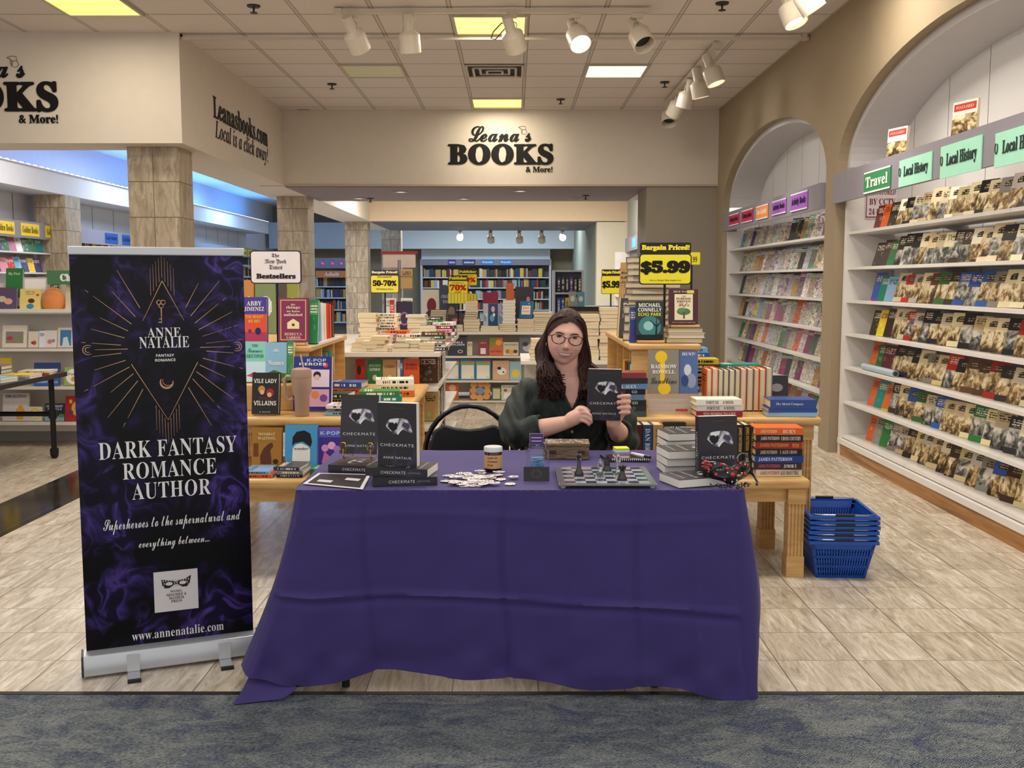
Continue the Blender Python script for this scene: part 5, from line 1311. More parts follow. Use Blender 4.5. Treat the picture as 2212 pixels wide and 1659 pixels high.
for z in (.86, .795):
    obj('button', MB().lathe([(.0005, -.002), (.006, -.0015), (.006, .001), (.0005, .002)], 14, M=Matrix.Rotation(R(90), 4, 'X'), c=(VX, front_y(VX, z)-.009, z)), mat('8f8f8c', .3), blouse)
for a, b in ((CFL, WRL), (CFR, WRR)):
    d = (b-a).normalized(); u_ = d.orthogonal().normalized(); w_ = d.cross(u_); obj('cuff', MB().tube([a+d*.002+(u_*math.cos(t)+w_*math.sin(t))*.0555 for t in [i*.3142 for i in range(20)]], .006, 8, closed=True), BLOUSE, blouse, sm=True)
tr = MB()
for s in (-1, 1): limb(tr, [(.235+s*.085, 4.50, .50), (.235+s*.11, 4.25, .515), (.235+s*.11, 4.01, .49), (.235+s*.11, 4.08, .28), (.235+s*.11, 4.12, .10)], [.10, .093, .072, .068, .055])
obj('trousers', remesh(tr, .008, 4), mat('191a1e', .8), person)
for s in (-1, 1): obj('shoe', MB().box(.235+s*.115-.045, .235+s*.115+.045, 3.95, 4.17, 0, .07), mat('1b1a1a', .5), person, bevel=.03)
tt = MB()
for i in range(7):
    f = .12+.10*i; p = ELR.lerp(WRR, .45+.5*f/.8) if False else ELR.lerp(WRR, .52+.055*i); d = (WRR-ELR).normalized(); o_ = V3((-.35, -1, 0)).normalized(); o_ = (o_-d*o_.dot(d)).normalized(); r = .042-.0026*i
    for s in (-1, 1):
        sd_ = d.cross(o_)*s; b_ = p+o_*r; tt.add([tuple(b_+o_*.001), tuple(b_+sd_*.006+d*.005+o_*.0005), tuple(b_+sd_*.011+d*.012-o_*.001), tuple(b_+sd_*.004+d*.010+o_*.001)], [(0, 1, 2, 3)])
obj('tattoo', tt, mat('6a4f49', .5), person)
# the paperback she holds
hb = onY(1304, 908, 4.168); M_ = Matrix.Translation(hb+V3((0, .008, 0))) @ Matrix.Rotation(R(1), 4, 'Y') @ Matrix.Rotation(R(2), 4, 'X')
checkmate('dark paperback with a silver mask held up by the seated woman', (0, 0, 0), t=.016, M=M_)
# ================================================================ maple display furniture
def m_wood():
    q = NT('maple_wood'); p = q.coord('Object', (3, 3, 3)); n = q.noise(q.coord('Object', (2.5, 2.5, 22)), 1.2, 4, .6, .6); n2 = q.noise(q.coord('Object', (2, 16, 16)), 2.0, 3)
    c = q.ramp(n2, [(.3, 'b98e50'), (.5, 'cfa566'), (.7, 'dcb679')]); c = q.mix(.35, c, q.ramp(n, [(.35, 'b4874a'), (.65, 'dcb87e')])); return q.done(c, .35, 0, .45)
M_WOOD = m_wood()
def fluted(w, z0, z1):
    m = MB(); h = w/2; g = []
    k = 4; st = w/(k*2+1)
    def side():
        out = []
        for i in range(k):
            a = -h+st*(2*i+1); out += [(a, 0), (a+st*.3, 1), (a+st*.7, 1), (a+st, 0)]
        return out
    for f in ((1, 0, 0, -1), (0, 1, 1, 0), (-1, 0, 0, 1), (0, -1, -1, 0)):
        for a, d in [(-h, 0)]+side():
            e = h-d*.006; g.append((f[0]*a+f[2]*e, f[1]*a+f[3]*e))
    m.prism(g, 'z', z0+.10, z1-.07); c = w*.56
    m.box(-c, c, -c, c, z0, z0+.105); m.box(-c, c, -c, c, z1-.075, z1); return m
def wood_table(name, label, x0, x1, y0, y1, z, legs, th=.05, apron=.07):
    cx, cy = (x0+x1)/2, (y0+y1)/2; t = thing(name, label, 'display table', (cx, cy, 0)); w, d = (x1-x0)/2, (y1-y0)/2
    obj('table_top', MB().box(-w, w, -d, d, z-th, z), M_WOOD, t, bevel=.018, seg=3)
    obj('apron', MB().box(-w+.05, w-.05, -d+.05, -d+.07, z-th-apron, z-th).box(-w+.05, w-.05, d-.07, d-.05, z-th-apron, z-th).box(w-.07, w-.05, -d+.07, d-.07, z-th-apron, z-th).box(-w+.05, -w+.07, -d+.07, d-.07, z-th-apron, z-th), M_WOOD, t)
    for lx, ly in legs: obj('leg', fluted(.076, 0, z-th-.001), M_WOOD, t, loc=(lx-cx, ly-cy, 0))
    return t
LB = wood_table('display_bench', 'low maple bench under the bestseller table, behind the banner', -1.70, -.82, 4.76, 5.42, .49, [(-1.64, 4.82), (-.88, 4.82), (-.88, 5.36), (-1.64, 5.36)])
LT = wood_table('display_table', 'tall maple bestseller table behind the banner', -1.85, -.57, 5.06, 6.75, .75, [(-.64, 5.14), (-.64, 5.85), (-.64, 6.66), (-1.77, 6.66)], th=.045, apron=.04)
RB = wood_table('display_bench', 'low maple bench under the bargain table beside the blue baskets', .50, 1.43, 4.76, 5.42, .49, [(1.37, 4.82), (1.37, 5.36), (.57, 5.36)])
RT = wood_table('display_table', 'tall maple bargain table beside the blue baskets', .47, 1.57, 5.06, 6.95, .75, [(1.495, 5.14), (1.495, 6.85), (.54, 6.85)], th=.045, apron=.04)
def riser(label, x0, x1, y0, y1, z0, z1, side, cells):
    """case open towards one side (-1 left, 1 right)"""
    t = thing('display_case', label, 'display case', ((x0+x1)/2, (y0+y1)/2, z0)); w, d, h = (x1-x0)/2, (y1-y0)/2, z1-z0
    obj('top_board', MB().box(-w-.015, w+.015, -d-.015, d+.015, h-.035, h), M_WOOD, t, bevel=.01)
    obj('front_panel', MB().box(-w, w, -d, -d+.022, .0, h-.036), M_WOOD, t); obj('back_panel', MB().box(-w, w, d-.022, d, 0, h-.036), M_WOOD, t)
    s = -side; obj('closed_side', MB().box(s*w-.011-(.0 if s > 0 else -.022)-.0, s*w+.011-(.022 if s > 0 else 0), -d+.023, d-.023, 0, h-.036), M_WOOD, t)
    obj('floor_board', MB().box(-w+.03, w-.03, -d+.023, d-.023, 0, .015), M_WOOD, t)
    for k in range(1, cells): obj('divider', MB().box(-w+.03, w, -d+2*d*k/cells-.01, -d+2*d*k/cells+.01, .016, h-.036), M_WOOD, t)
    return t
riser('maple bestseller case standing on the tall bestseller table', -1.80, -1.13, 5.50, 6.70, .75, 1.085, 1, 3)
riser('maple bargain case standing on the tall bargain table', .640, 1.0, 5.44, 6.85, .75, 1.10, -1, 4)
obj_r = thing('display_riser', 'maple block lifting the books before the bestseller case', 'riser', (-1.30, 5.40, .75)); obj('block', MB().box(-.22, .22, -.07, .08, 0, .14), M_WOOD, obj_r, bevel=.006)

# ================================================================ hand placed books
def pxbook(u0, u1, vt, Y, z, t, c, label, titles=(), shapes=(), hard=1, kind='trade', yaw=0, lean=8, vb=None, name='book', group=None):
    a, b = onY(u0, vt, Y), onY(u1, vt, Y); w = b.x-a.x; L = R(lean); h = (a.z-z)/max(.5, math.cos(L))
    o = book(V3(((a.x+b.x)/2, Y+t/2, z)), w/max(.6, math.cos(yaw)), h, t, c, label, 'book', name, 'stand', yaw, L, hard, kind, group)
    plain = titles or shapes
    if plain:
        o.data = PL[hard]
    for k, (col, pts) in enumerate(shapes): cover_shape(o, [pts] if not isinstance(pts[0][0], tuple) else pts, col, 'cover_art').location.y = -.0003*k/t
    for s, zf, col, wf, hf, *st in titles: cover_text(o, s, zf, col, wf, hf, k=st[0] if st else 'B', fat=st[1] if len(st) > 1 else 0, xf=st[2] if len(st) > 2 else 0).location.y -= .0014/t
    return o
def m_plain():
    q = NT('cover_plain'); oi = q.n('ObjectInfo'); n = q.noise(q.coord('Generated', (3, 3, 3)), 2, 3); return q.done(q.mix(q.math('MULTIPLY', n, .18), oi.outputs['Color'], '2a2420'), .35, 0, .4)
COVER['plain'] = m_plain(); PL = {h: unit_book(h, 'plain') for h in (0, 1)}
for h in (0, 1): BK[(h, 'plain')] = PL[h]
def pile(x, y, z, n, w, h, t, cols, yaw, lab, group=None, hard=0, kind='trade', spines=(), jt=.01, name='book'):
    """lying books; returns the top height. lab names the pile"""
    for k in range(n):
        tt = t if not isinstance(t, tuple) else random.uniform(*t); c = cols[k % len(cols)]
        o = book(V3((x+random.uniform(-jt, jt), y+random.uniform(-jt, jt), z)), w*random.uniform(.96, 1.02), h*random.uniform(.97, 1.02), tt, jit(c, .05) if c in NMAP or len(c) == 6 else c, '%s book, %s from the bottom of %s' % (cname(c), ORD[k], lab), 'book', name, 'flat', yaw+random.uniform(-.05, .05), 0, hard, kind, group)
        if k < len(spines) and spines[k]:
            for s, pos, col, wf, *st in spines[k]: o.data = PL[hard]; cover_text(o, s, pos, col, wf, .55, on='spine', k=st[0] if st else 'B')
        z += tt+.0006
    return z
LG = 'bestsellers on the maple fixture'; B_ = .492
pxbook(541, 606, 927, 5.00, B_, .03, 'a87426', 'golden picture book with a brown animal standing on the low bench', [('WOMBAT', .84, 'e8d29a', .55, .07), ('WAITING', .74, 'e8d29a', .6, .07)], [('5a3214', [(.30, .12), (.28, .32), (.40, .50), (.55, .60), (.68, .64), (.72, .55), (.62, .45), (.66, .25), (.66, .12)]), ('6d3d12', rect(.06, .22, .3, .62)), ('3a220f', disc(.80, .18, .09))], group=LG)
pxbook(613, 683, 921, 5.00, B_, .03, '4b9fd0', 'blue book with a black and white shape standing on the low bench', [('wonder', .46, '23241f', .45, .05)], [('1b1a1a', [(.22, .52), (.24, .72), (.36, .84), (.6, .87), (.78, .80), (.84, .62), (.80, .50), (.55, .62), (.30, .58)]), ('e9e6df', [(.22, .08), (.24, .46), (.34, .55), (.5, .58), (.7, .52), (.78, .44), (.78, .2), (.72, .08)])], group=LG)
pxbook(681, 741, 926, 5.01, B_, .02, '6a5ac0', 'violet pop star book standing on the low bench', [('K-POP', .86, '9fd8f0', .7, .09, 'H')], [('3a2d86', rect(.1, .9, .1, .76)), ('d98ac4', disc(.32, .5, .13)), ('e8a6c8', disc(.56, .56, .14)), ('b070c8', disc(.74, .48, .12)), ('c06a9a', [(.2, .14), (.3, .42), (.5, .3), (.7, .42), (.84, .14)])], hard=0, group=LG)
pile(-1.245, 4.885, B_, 2, .17, .13, .014, ['orange', 'light blue'], R(88), 'the low pile before the golden book', LG, kind='kids')
pile(-1.09, 4.885, B_, 3, .17, .13, (.014, .02), ['navy', 'grey', 'charcoal'], R(86), 'the pile before the blue bench book', LG, 1, 'kids')
pile(-.935, 4.90, B_, 2, .13, .13, .016, ['dark green', 'green'], R(88), 'the pile before the violet bench book', LG, 0, 'kids')
Z7 = .752
pxbook(541, 600, 808, 5.13, Z7, .034, '15120f', 'black novel with two painted ladies standing on the bestseller table', [('VILE LADY', .80, 'ece6da', .86, .10, 'H'), ('VILLAINS', .27, 'ece6da', .84, .11, 'H'), ('a novel', .06, 'c9bfae', .4, .03)], [('c98a4a', disc(.36, .60, .13)), ('a8281e', disc(.68, .52, .15)), ('e0b48c', disc(.38, .53, .085)), ('e0b48c', disc(.66, .47, .085)), ('4a2a2a', [(.2, .34), (.3, .45), (.5, .42), (.76, .4), (.84, .34)])], group=LG, yaw=R(-5))
pxbook(630, 714, 773, 5.27, Z7, .03, '2c2f86', 'tall indigo comic album behind the tan tumbler', [('K-POP', .93, 'a9d4ee', .5, .06, 'H', 0, .1), ('HEROES', .86, 'e9eef8', .7, .05, 'H')], [('e6d2e4', rect(.40, .94, .44, .76)), ('d9a6c0', rect(.40, .94, .08, .40)), ('2b2340', disc(.62, .66, .10)), ('e7b99a', disc(.62, .62, .07)), ('e08a4a', disc(.58, .30, .10)), ('7a4aa0', disc(.80, .24, .10)), ('d23a6a', disc(.84, .84, .07))], hard=0, group=LG, yaw=R(-4))
pxbook(571, 617, 742, 5.42, .892, .03, '8fc0dc', 'sky and meadow novel on the riser before the bestseller case', [('The', .80, 'f3f0ea', .28, .08, 'S'), ('Names', .48, 'f3f0ea', .72, .12)], [('5a8a3a', rect(0, 1, 0, .22)), ('3d6b2c', [(0, .2), (.4, .30), (1, .18), (1, .1), (0, .1)])], group=LG)
pxbook(525, 571, 740, 5.42, .892, .03, '8fd8c8', 'mint summer novel half behind the banner on the riser', [('THE', .90, '2a6a5a', .3, .06), ('Summer', .78, '1d5a58', .7, .10, 'S'), ('SECOND', .64, '1d7a58', .8, .09)], [('c8e4f0', rect(0, 1, 0, .5)), ('d0406a', [(.1, .15), (.5, .25), (.9, .15), (.5, .1)])], hard=0, group=LG)
pxbook(618, 631, 742, 5.42, .892, .08, '3f8a4a', 'book with a green spine beside the sky novel', hard=1, group=LG)
CZ1 = 1.087
def book_stand(label, x, y, z, w):
    t = thing('book_stand', label, 'book stand', (x, y, z)); obj('ledge', MB().box(-w/2, w/2, -.03, .05, 0, .014), M_WOOD, t, bevel=.003); obj('back_rest', MB().box(-w*.4, w*.4, .048, .058, .014, .10), M_WOOD, t); return t
for u, lab in ((548, 'the purple romance novel'), (631, 'the magenta novel')):
    p = onY(u, 742, 5.55); book_stand('small maple stand under '+lab, p.x, 5.55, CZ1, .15)
pxbook(520, 574, 643, 5.54, CZ1+.015, .035, '4a3a98', 'purple romance novel half behind the banner on the bestseller case', [('ABBY', .86, 'f2efe9', .6, .10), ('JIMENEZ', .73, 'f2efe9', .8, .10), ('THE NIGHT', .56, 'f0c23a', .74, .07, 'H'), ('WE MET', .46, 'f0c23a', .5, .07, 'H')], [('e0553a', rect(0, 1, .22, .62)), ('b03a60', rect(0, 1, 0, .22)), ('1f2a5a', disc(.65, .24, .12)), ('7a3a28', disc(.32, .24, .07))], lean=5, group=LG)
pxbook(599, 664, 645, 5.54, CZ1+.015, .035, '8d2c58', 'magenta novel with an envelope on the bestseller case', [('the', .85, 'f4e7c6', .14, .04), ('things', .78, 'f4e7c6', .46, .08), ('we leave', .70, 'f4e7c6', .44, .05), ('unfinished', .62, 'f4e7c6', .62, .065), ('REBECCA', .18, 'f0cfc0', .58, .06), ('YARROS', .10, 'f0cfc0', .48, .06)], [('d9b878', [(.07, .04), (.07, .96), (.93, .96), (.93, .04), (.90, .04), (.90, .94), (.10, .94), (.10, .06), (.93, .06), (.93, .04)]), ('f0e2a8', [(.30, .30), (.30, .44), (.5, .53), (.70, .44), (.70, .30)]), ('7a3048', disc(.5, .39, .05))], lean=5, group=LG)
pxbook(664, 684, 650, 5.60, CZ1, .03, '1f8a48', 'bright green book leaning behind the magenta novel', lean=14, group=LG)
y = 5.70
for i, (c, t, p) in enumerate((('15130f', .06, 'black'), ('f0ece2', .045, 'white'), ('7fb0de', .045, 'light blue'), ('efe9dc', .06, 'second white'), ('e8e2d2', .05, 'cream'), ('e2441f', .06, 'bright orange'), ('c23a1f', .05, 'dark orange'), ('1b1714', .05, 'last black'))):
    o = book(V3((-1.215, y+t/2, CZ1)), .155, .235-.004*i, t, c, p+' book in the row along the aisle side of the bestseller case', 'book', 'book', 'stand', 0, 0, 1, 'plain', LG); y += t+.035
    if c[0] in '7fe': o.data = o.data.copy(); o.data.materials[1] = mat(c, .6)
wd = thing('acrylic_tray', 'white wedge-sided tray along the aisle side of the bestseller case', 'tray', (-1.14, 5.58, CZ1)); obj('side_wedge', MB().prism([(0, 0), (.0, .05), (-.04, .075), (-.1, .004)], 'y', -.03, -.022), mat('ddd8d0', .3), wd); obj('floor_strip', MB().box(-.004, .03, -.022, .95, -.012, -.0), mat('e3ded6', .3), wd)
for i, (c, yy) in enumerate((('6f6c68', 6.02), ('8a8680', 6.07), ('1f8078', 6.13), ('2a9a88', 6.19))): book(V3((-1.20, yy, .768)), .14, .24, .034, c, '%s book in the aisle cubby of the bestseller case, %s from the front' % (cname(c), ORD[i]), 'book', 'book', 'stand', R(8), R(4), 1, 'trade', LG)
pile(-.99, 5.88, Z7, 3, .16, .23, .034, ['grey', 'orange', 'blue'], R(84), 'the pile with the bright blue top book', LG, 1)
pile(-1.0, 5.50, Z7, 3, .15, .22, .026, ['white', 'tan', 'dark green'], R(86), 'the pile right of the tan tumbler', LG, 0, 'kids')
pile(-.72, 6.05, Z7, 3, .16, .23, .034, ['orange', 'cream', 'white'], R(96), 'the pale pile at the far aisle corner', LG, 1)
pile(-.74, 5.55, Z7, 3, .15, .22, .028, ['pink', 'teal', 'green'], R(95), 'the teal pile near the aisle corner', LG, 0, 'kids')
pile(-.86, 5.20, Z7, 3, .15, .22, .017, ['light blue', 'grey', 'white'], R(90), 'the low pale pile beside the tumbler', LG)
tp = onY(653, 900, 5.12); t = thing('tumbler', 'tan insulated tumbler with handle and straw on the bestseller table', 'tumbler', (tp.x, 5.12, Z7)); TAN = mat('b3927c', .45)
obj('body', MB().lathe([(.001, 0), (.034, 0), (.036, .004), (.038, .10), (.050, .125), (.0515, .21), (.001, .21)], 32), TAN, t, sm=True)
obj('lid', MB().lathe([(.0525, .198), (.0525, .222), (.048, .240), (.030, .246), (.001, .246)], 32), mat('a98a76', .4), t, sm=True)
obj('handle', MB().tube([(-.045, 0, .200), (-.075, 0, .203), (-.088, 0, .185), (-.086, 0, .12), (-.076, 0, .085), (-.06, 0, .078), (-.045, 0, .09)], .009, 10), TAN, t, sm=True)
obj('straw', MB().tube([(.012, 0, .24), (-.004, .008, .315)], .004, 8), mat('c9b8aa', .2, alpha=.7), t)

# ---------------------------------------------------------------- bargain side
RG = 'bargain books on the maple fixture'
def spine_row(specs, vt, Y, z, where, group, dep=.155, name='book'):
    for i, (u0, u1, c, tl, *r) in enumerate(specs):
        a, b = onY(u0, vt, Y), onY(u1, vt, Y); t = b.x-a.x-.001; h = a.z-z-(r[0] if r else 0)
        o = book(V3(((a.x+b.x)/2, Y+dep/2, z)), dep, h, t, c, '%s book standing spine out, %s from the wall-away end of %s' % (cname(c), ORD[i], where) if False else '%s book, spine out, %s in %s' % (cname(c), ORD[i], where), 'book', name, 'stand', R(90), 0, 1, 'plain', group)
        for s, zf, col, wf, hf, *k in tl: cover_text(o, s, zf, col, wf, hf, on='spine', k=k[0] if k else 'H')
spine_row([(1376, 1388, '4a1216', [('LOST', .3, 'c8a070', .3, .5)]), (1389, 1410, '27406f', [('DAN BROWN', .55, 'c9d2e4', .75, .5, 'B')]), (1411, 1433, 'b58d52', [('DAN BROWN', .55, '5a1c16', .75, .45, 'B')])], 918, 4.895, B_, 'the row under the bargain table, beside the author', RG)
pxbook(1434, 1483, 914, 4.98, B_, .04, '121113', 'black thriller with huge red letters on the low bench, half behind the pile', [('JAMES PATTERSON', .86, 'e9e6e0', 1.4, .12, 'H', 0, .2), ('FIC', .55, 'b5281c', .9, .34, 'B')], lean=2, group=RG)
spine_row([(1549, 1563, '9fb0cc', [('FICTION', .7, '2a4a8a', .3, .5)]), (1564, 1579, '17171b', [('JAMES PATTERSON', .6, 'cfd2d8', .6, .55)], .01), (1580, 1592, '111013', [('JAMES PATTERSON', .72, 'b3281f', .45, .6), ('PRIVATE', .28, 'd9c23a', .26, .5)]), (1592, 1606, '15110e', [('JAMES PATTERSON', .7, 'd0a860', .5, .6)]), (1607, 1622, '17130f', [('JAMES PATTERSON', .72, 'd9a23a', .48, .6), ('STEP ON A CRACK', .28, 'e9e4da', .3, .35)]), (1622, 1632, '3a3230', [('PATTERSON', .6, 'd9c23a', .5, .6)], .01), (1633, 1645, '24407f', [('HONEYMOON', .6, 'd8dce8', .5, .5)], .008)], 918, 4.895, B_, 'the row of thrillers under the bargain table', RG)
JP = 'the thriller pile at the bench end'
pile(1.287, 4.90, B_, 7, .15, .232, .0335, ['e2d3ba', '3a2430', '1f3f8f', '17151a', 'a8241c', '1a1614', 'd9631e'], R(90), JP, RG, 1, 'plain', [[('JAMES PATTERSON', .70, 'a8442c', .42), ("ALEX CROSS'S TRIAL", .27, '2a2420', .4)], [('JAMES PATTERSON', .68, 'd06a7a', .45), ('JUROR 3', .25, 'ecebe8', .26)], [('JAMES PATTERSON', .58, 'e9edf4', .7)], [('JAMES PATTERSON', .72, 'cfcac0', .36), ('I, ALEX CROSS', .30, 'cfcac0', .36)], [('JAMES PATTERSON', .60, 'e9a23a', .62), ('9TH', .14, 'e9a23a', .14)], [('JAMES PATTERSON', .70, 'e0dcd4', .40), ('CROSS COUNTRY', .26, 'e0dcd4', .42)], [('JAMES PATTERSON', .72, 'f0d9a8', .34), ('BURN', .30, 'f2e4c8', .26)]], .004)
pile(1.045, 5.15, Z7, 3, .15, .235, .029, ['8f1a20', 'e6e2d8', 'ece8de'], R(90), 'the white-topped pile on the bargain table', RG, 1, 'plain', [[('TEN WORDS TO LIVE', .5, 'e2c8b0', .7)], [('FORTUNE', .65, '3a3a3a', .28), ('A NOVEL', .3, '5a5a5a', .24, 'H')], [('FORTUNE', .65, '3a3a3a', .28), ('A NOVEL', .3, '5a5a5a', .24, 'H')]], .005)
pile(1.425, 5.16, Z7, 2, .16, .245, .020, ['9fc4dc', '2c4f9a'], R(88), 'the blue pile near the table end', RG, 1, 'plain', [[], []], .004)
o = book(V3((1.425, 5.16, Z7+.041)), .16, .232, .045, '2d4f96', 'thick blue hardback topping the pile near the bargain table end', 'book', 'book', 'flat', R(89), 0, 1, 'plain', RG); cover_text(o, 'The Moral Compass', .58, 'd4dcec', .6, .35, on='spine', k='I')
x = 1.02
for i in range(11):
    t = random.uniform(.024, .036); book(V3((x+t/2, 5.36, Z7)), .15, random.uniform(.22, .236), t, random.choice(['15130f', '2a2724', 'b0271f', '4a4642', '1f2a44', 'd9631e']), 'hardback turned fore-edge out, %s in the row on the bargain table' % ORD[i], 'book', 'book', 'stand', R(-90), 0, 1, 'trade', RG); x += t+.002
pxbook(1640, 1704, 812, 5.50, Z7, .03, '26282b', 'black and white photo book standing on the bargain table', (), [('6a6d70', disc(.32, .55, .16)), ('8a8d90', disc(.62, .60, .2)), ('3f4246', rect(0, 1, 0, .35))], lean=4, hard=0, group=RG)
for i, (xx, n, cols) in enumerate(((1.07, 8, ['blue', 'teal', 'grey', 'dark green', 'tan', 'light blue', 'brown', 'yellow']), (1.30, 7, ['dark green', 'navy', 'light blue', 'charcoal', 'grey', 'dark green', 'teal']))): pile(xx, 5.80, Z7, n, .15, .225, .030, cols, R(90), ('the taller' if i == 0 else 'the wall side')+' pile behind the fore-edge row', RG, 1)
pile(1.10, 6.3, Z7, 9, .15, .23, .03, ['blue', 'charcoal', 'yellow', 'navy', 'brown', 'red', 'grey', 'blue', 'light blue'], R(90), 'the rearmost bargain table pile', RG, 1)
pile(.562, 5.16, Z7, 8, .15, .225, .0275, ['3f4a58', '2b2a2c', '1d1a18', '6a86b0', '201c1a', '5a86b8', '2a241f', '8a3a3a'], R(90), 'the dark spine pile next to the author', RG, 1, 'plain', [[('KILL ME', .5, 'b8bcc4', .4)], [('KILL ALEX', .5, '9aa09a', .5)], [('GO', .25, 'e0dcd4', .12), ('THE LAST', .6, 'b0562a', .3)], [('CAPITAL', .5, 'c4d4ea', .4)], [('GO', .25, 'e0dcd4', .12), ('THE LAST', .6, 'b0562a', .3)], [('KILL ALEX', .5, 'dfe6f0', .5)], [], []], .006)
pile(.575, 5.60, Z7, 2, .17, .23, .02, ['white', 'brown'], R(86), 'the low pile behind the dark spine pile', RG, 0, 'kids')
# acrylic holder with two books
hp = onY(1457, 898, 5.26); t = thing('acrylic_holder', 'clear tiered acrylic book holder with a red tag on the bargain table', 'book holder', (hp.x, 5.26, Z7)); q = NT('clear_acrylic'); q.b.inputs['Alpha'].default_value = .16; ACR = q.done('efe6e0', .06, 0, .6)
for k in range(3): obj('shelf_plate', MB().box(-.145, .145, -.06+.04*k, -.056+.04*k, 0, .05+.022*k), ACR, t); obj('shelf_floor', MB().box(-.145, .145, -.056+.04*k, -.024+.04*k, .028*(k+0), .031+.028*k-.0), ACR, t)
for s_ in (-1, 1): obj('side_plate', MB().prism([(-.065, 0), (-.06, .05), (.07, .11), (.075, 0)], 'x', s_*.147-.0015, s_*.147+.0015), ACR, t)
obj('red_tag', MB().box(-.004, .058, -.0625, -.060, .012, .024), mat('c4302e', .4), t)
pxbook(1402, 1468, 757, 5.285, Z7+.092, .02, '8b8578', 'grey novel with yellow circles in the acrylic holder', [('RAINBOW', .62, 'f4f0e6', .84, .09), ('ROWELL', .50, 'f4f0e6', .74, .08), ('Landline', .30, '2a2620', .86, .14, 'S')], [('e8c21f', disc(.42, .84, .20)), ('e8c21f', disc(.52, .12, .21)), ('e8c21f', rect(.38, .54, .1, .84))], hard=0, lean=6, group=RG)
pxbook(1469, 1509, 759, 5.295, Z7+.092, .02, '4f6aa0', 'blue painted book beside the grey novel in the acrylic holder', [('HUNT!', .92, 'e9e9ec', .7, .07)], [('c8ccd6', disc(.45, .55, .2)), ('8a94b0', disc(.65, .3, .26)), ('2c4478', disc(.3, .3, .2))], hard=0, lean=6, group=RG)
RZ = 1.102
for u, lab in ((1405, 'the teal night thriller'),): book_stand('small maple stand under '+lab, onY(u, 745, 5.53).x, 5.53, RZ, .15)
pxbook(1375, 1434, 652, 5.51, RZ+.015, .04, '26302f', 'dark teal thriller with a bare tree on the bargain case', [('MICHAEL', .90, 'eeece6', .80, .10, 'H'), ('CONNELLY', .78, 'eeece6', .86, .10, 'H'), ('ECHO PARK', .66, 'd6dc4a', .84, .09, 'H')], [('3f7d80', disc(.5, .34, .42)), ('8fc8c4', disc(.45, .36, .18)), ('10191a', [(.70, .12), (.72, .34), (.5, .5), (.52, .51), (.73, .38), (.74, .56), (.76, .56), (.76, .38), (.95, .5), (.96, .49), (.77, .33), (.77, .12)]), ('10191a', rect(0, 1, .0, .13))], lean=4, group=RG)
pxbook(1361, 1376, 664, 5.56, RZ, .04, '2b4a8e', 'blue hardback standing beside the teal night thriller', lean=0, group=RG)
zt = pile(.945, 5.58, RZ, 3, .16, .20, .027, ['brown', 'white', '5a1c24'], R(-90), 'the pile under the maroon tree book', RG, 1)
book_stand('small maple stand on the low pile under the maroon tree book', .945, 5.56, zt, .16)
pxbook(1447, 1509, 626, 5.545, zt+.015, .035, '4a1a24', 'maroon hardback with a green tree on a cream panel', [('RICK WARREN', .93, 'e0c8a8', .72, .05), ('THE', .80, '6a2a24', .14, .03), ('PURPOSE', .73, '5a2a24', .52, .06), ('DRIVEN', .65, '5a2a24', .48, .06), ('Life', .54, '6a2a30', .4, .12, 'S'), ('WHAT ON EARTH AM I HERE FOR', .05, 'd0b898', .8, .025)], [('e6d9b4', rect(.18, .82, .12, .86)), ('4f7a4a', disc(.5, .36, .24, 2.4)), ('5f8a58', disc(.42, .40, .14, 2)), ('5a4a30', [(.48, .16), (.49, .36), (.53, .36), (.54, .16)]), ('e0d03a', rect(.62, .86, .88, .97))], lean=5, group=RG)
pile(.80, 6.05, RZ, 13, .155, .235, .0365, ['charcoal', 'navy', 'dark red', 'black', 'grey', 'brown'], R(-82), 'the tall tower on the bargain case', RG, 1)
pile(.93, 6.42, RZ, 9, .155, .235, .036, ['black', 'navy', 'charcoal'], R(-92), 'the tower behind the price sign', RG, 1)
pile(.735, 5.80, RZ, 4, .14, .20, .050, ['15130f', '201a16'], R(-96), 'the thick-paged pile at the case edge', RG, 1)
for i in range(3): book(V3((.70, 5.98+.06*i, RZ)), .15, .235, .034, ('charcoal', 'cream', 'tan')[i], '%s book leaning in the group at the aisle edge of the bargain case' % ('first', 'second', 'third')[i], 'book', 'book', 'stand', R(-20), R(12), 1, 'trade', RG)
o = book(V3((.73, 6.72, RZ)), .16, .46, .03, 'tan', 'tall tan-edged book standing beside the tower on the bargain case', 'book', 'book', 'stand', R(-75), R(3), 1, 'trade', RG)
for i in range(5): book(V3((.715, 5.55+.09*i, .768)), .14, .21, .032, ('white', 'green', 'charcoal', 'red', 'yellow')[i], '%s book inside the aisle cubby of the bargain case' % ('white', 'green', 'charcoal', 'red', 'yellow')[i], 'book', 'book', 'stand', R(-10), R(3), 0, 'kids', RG)

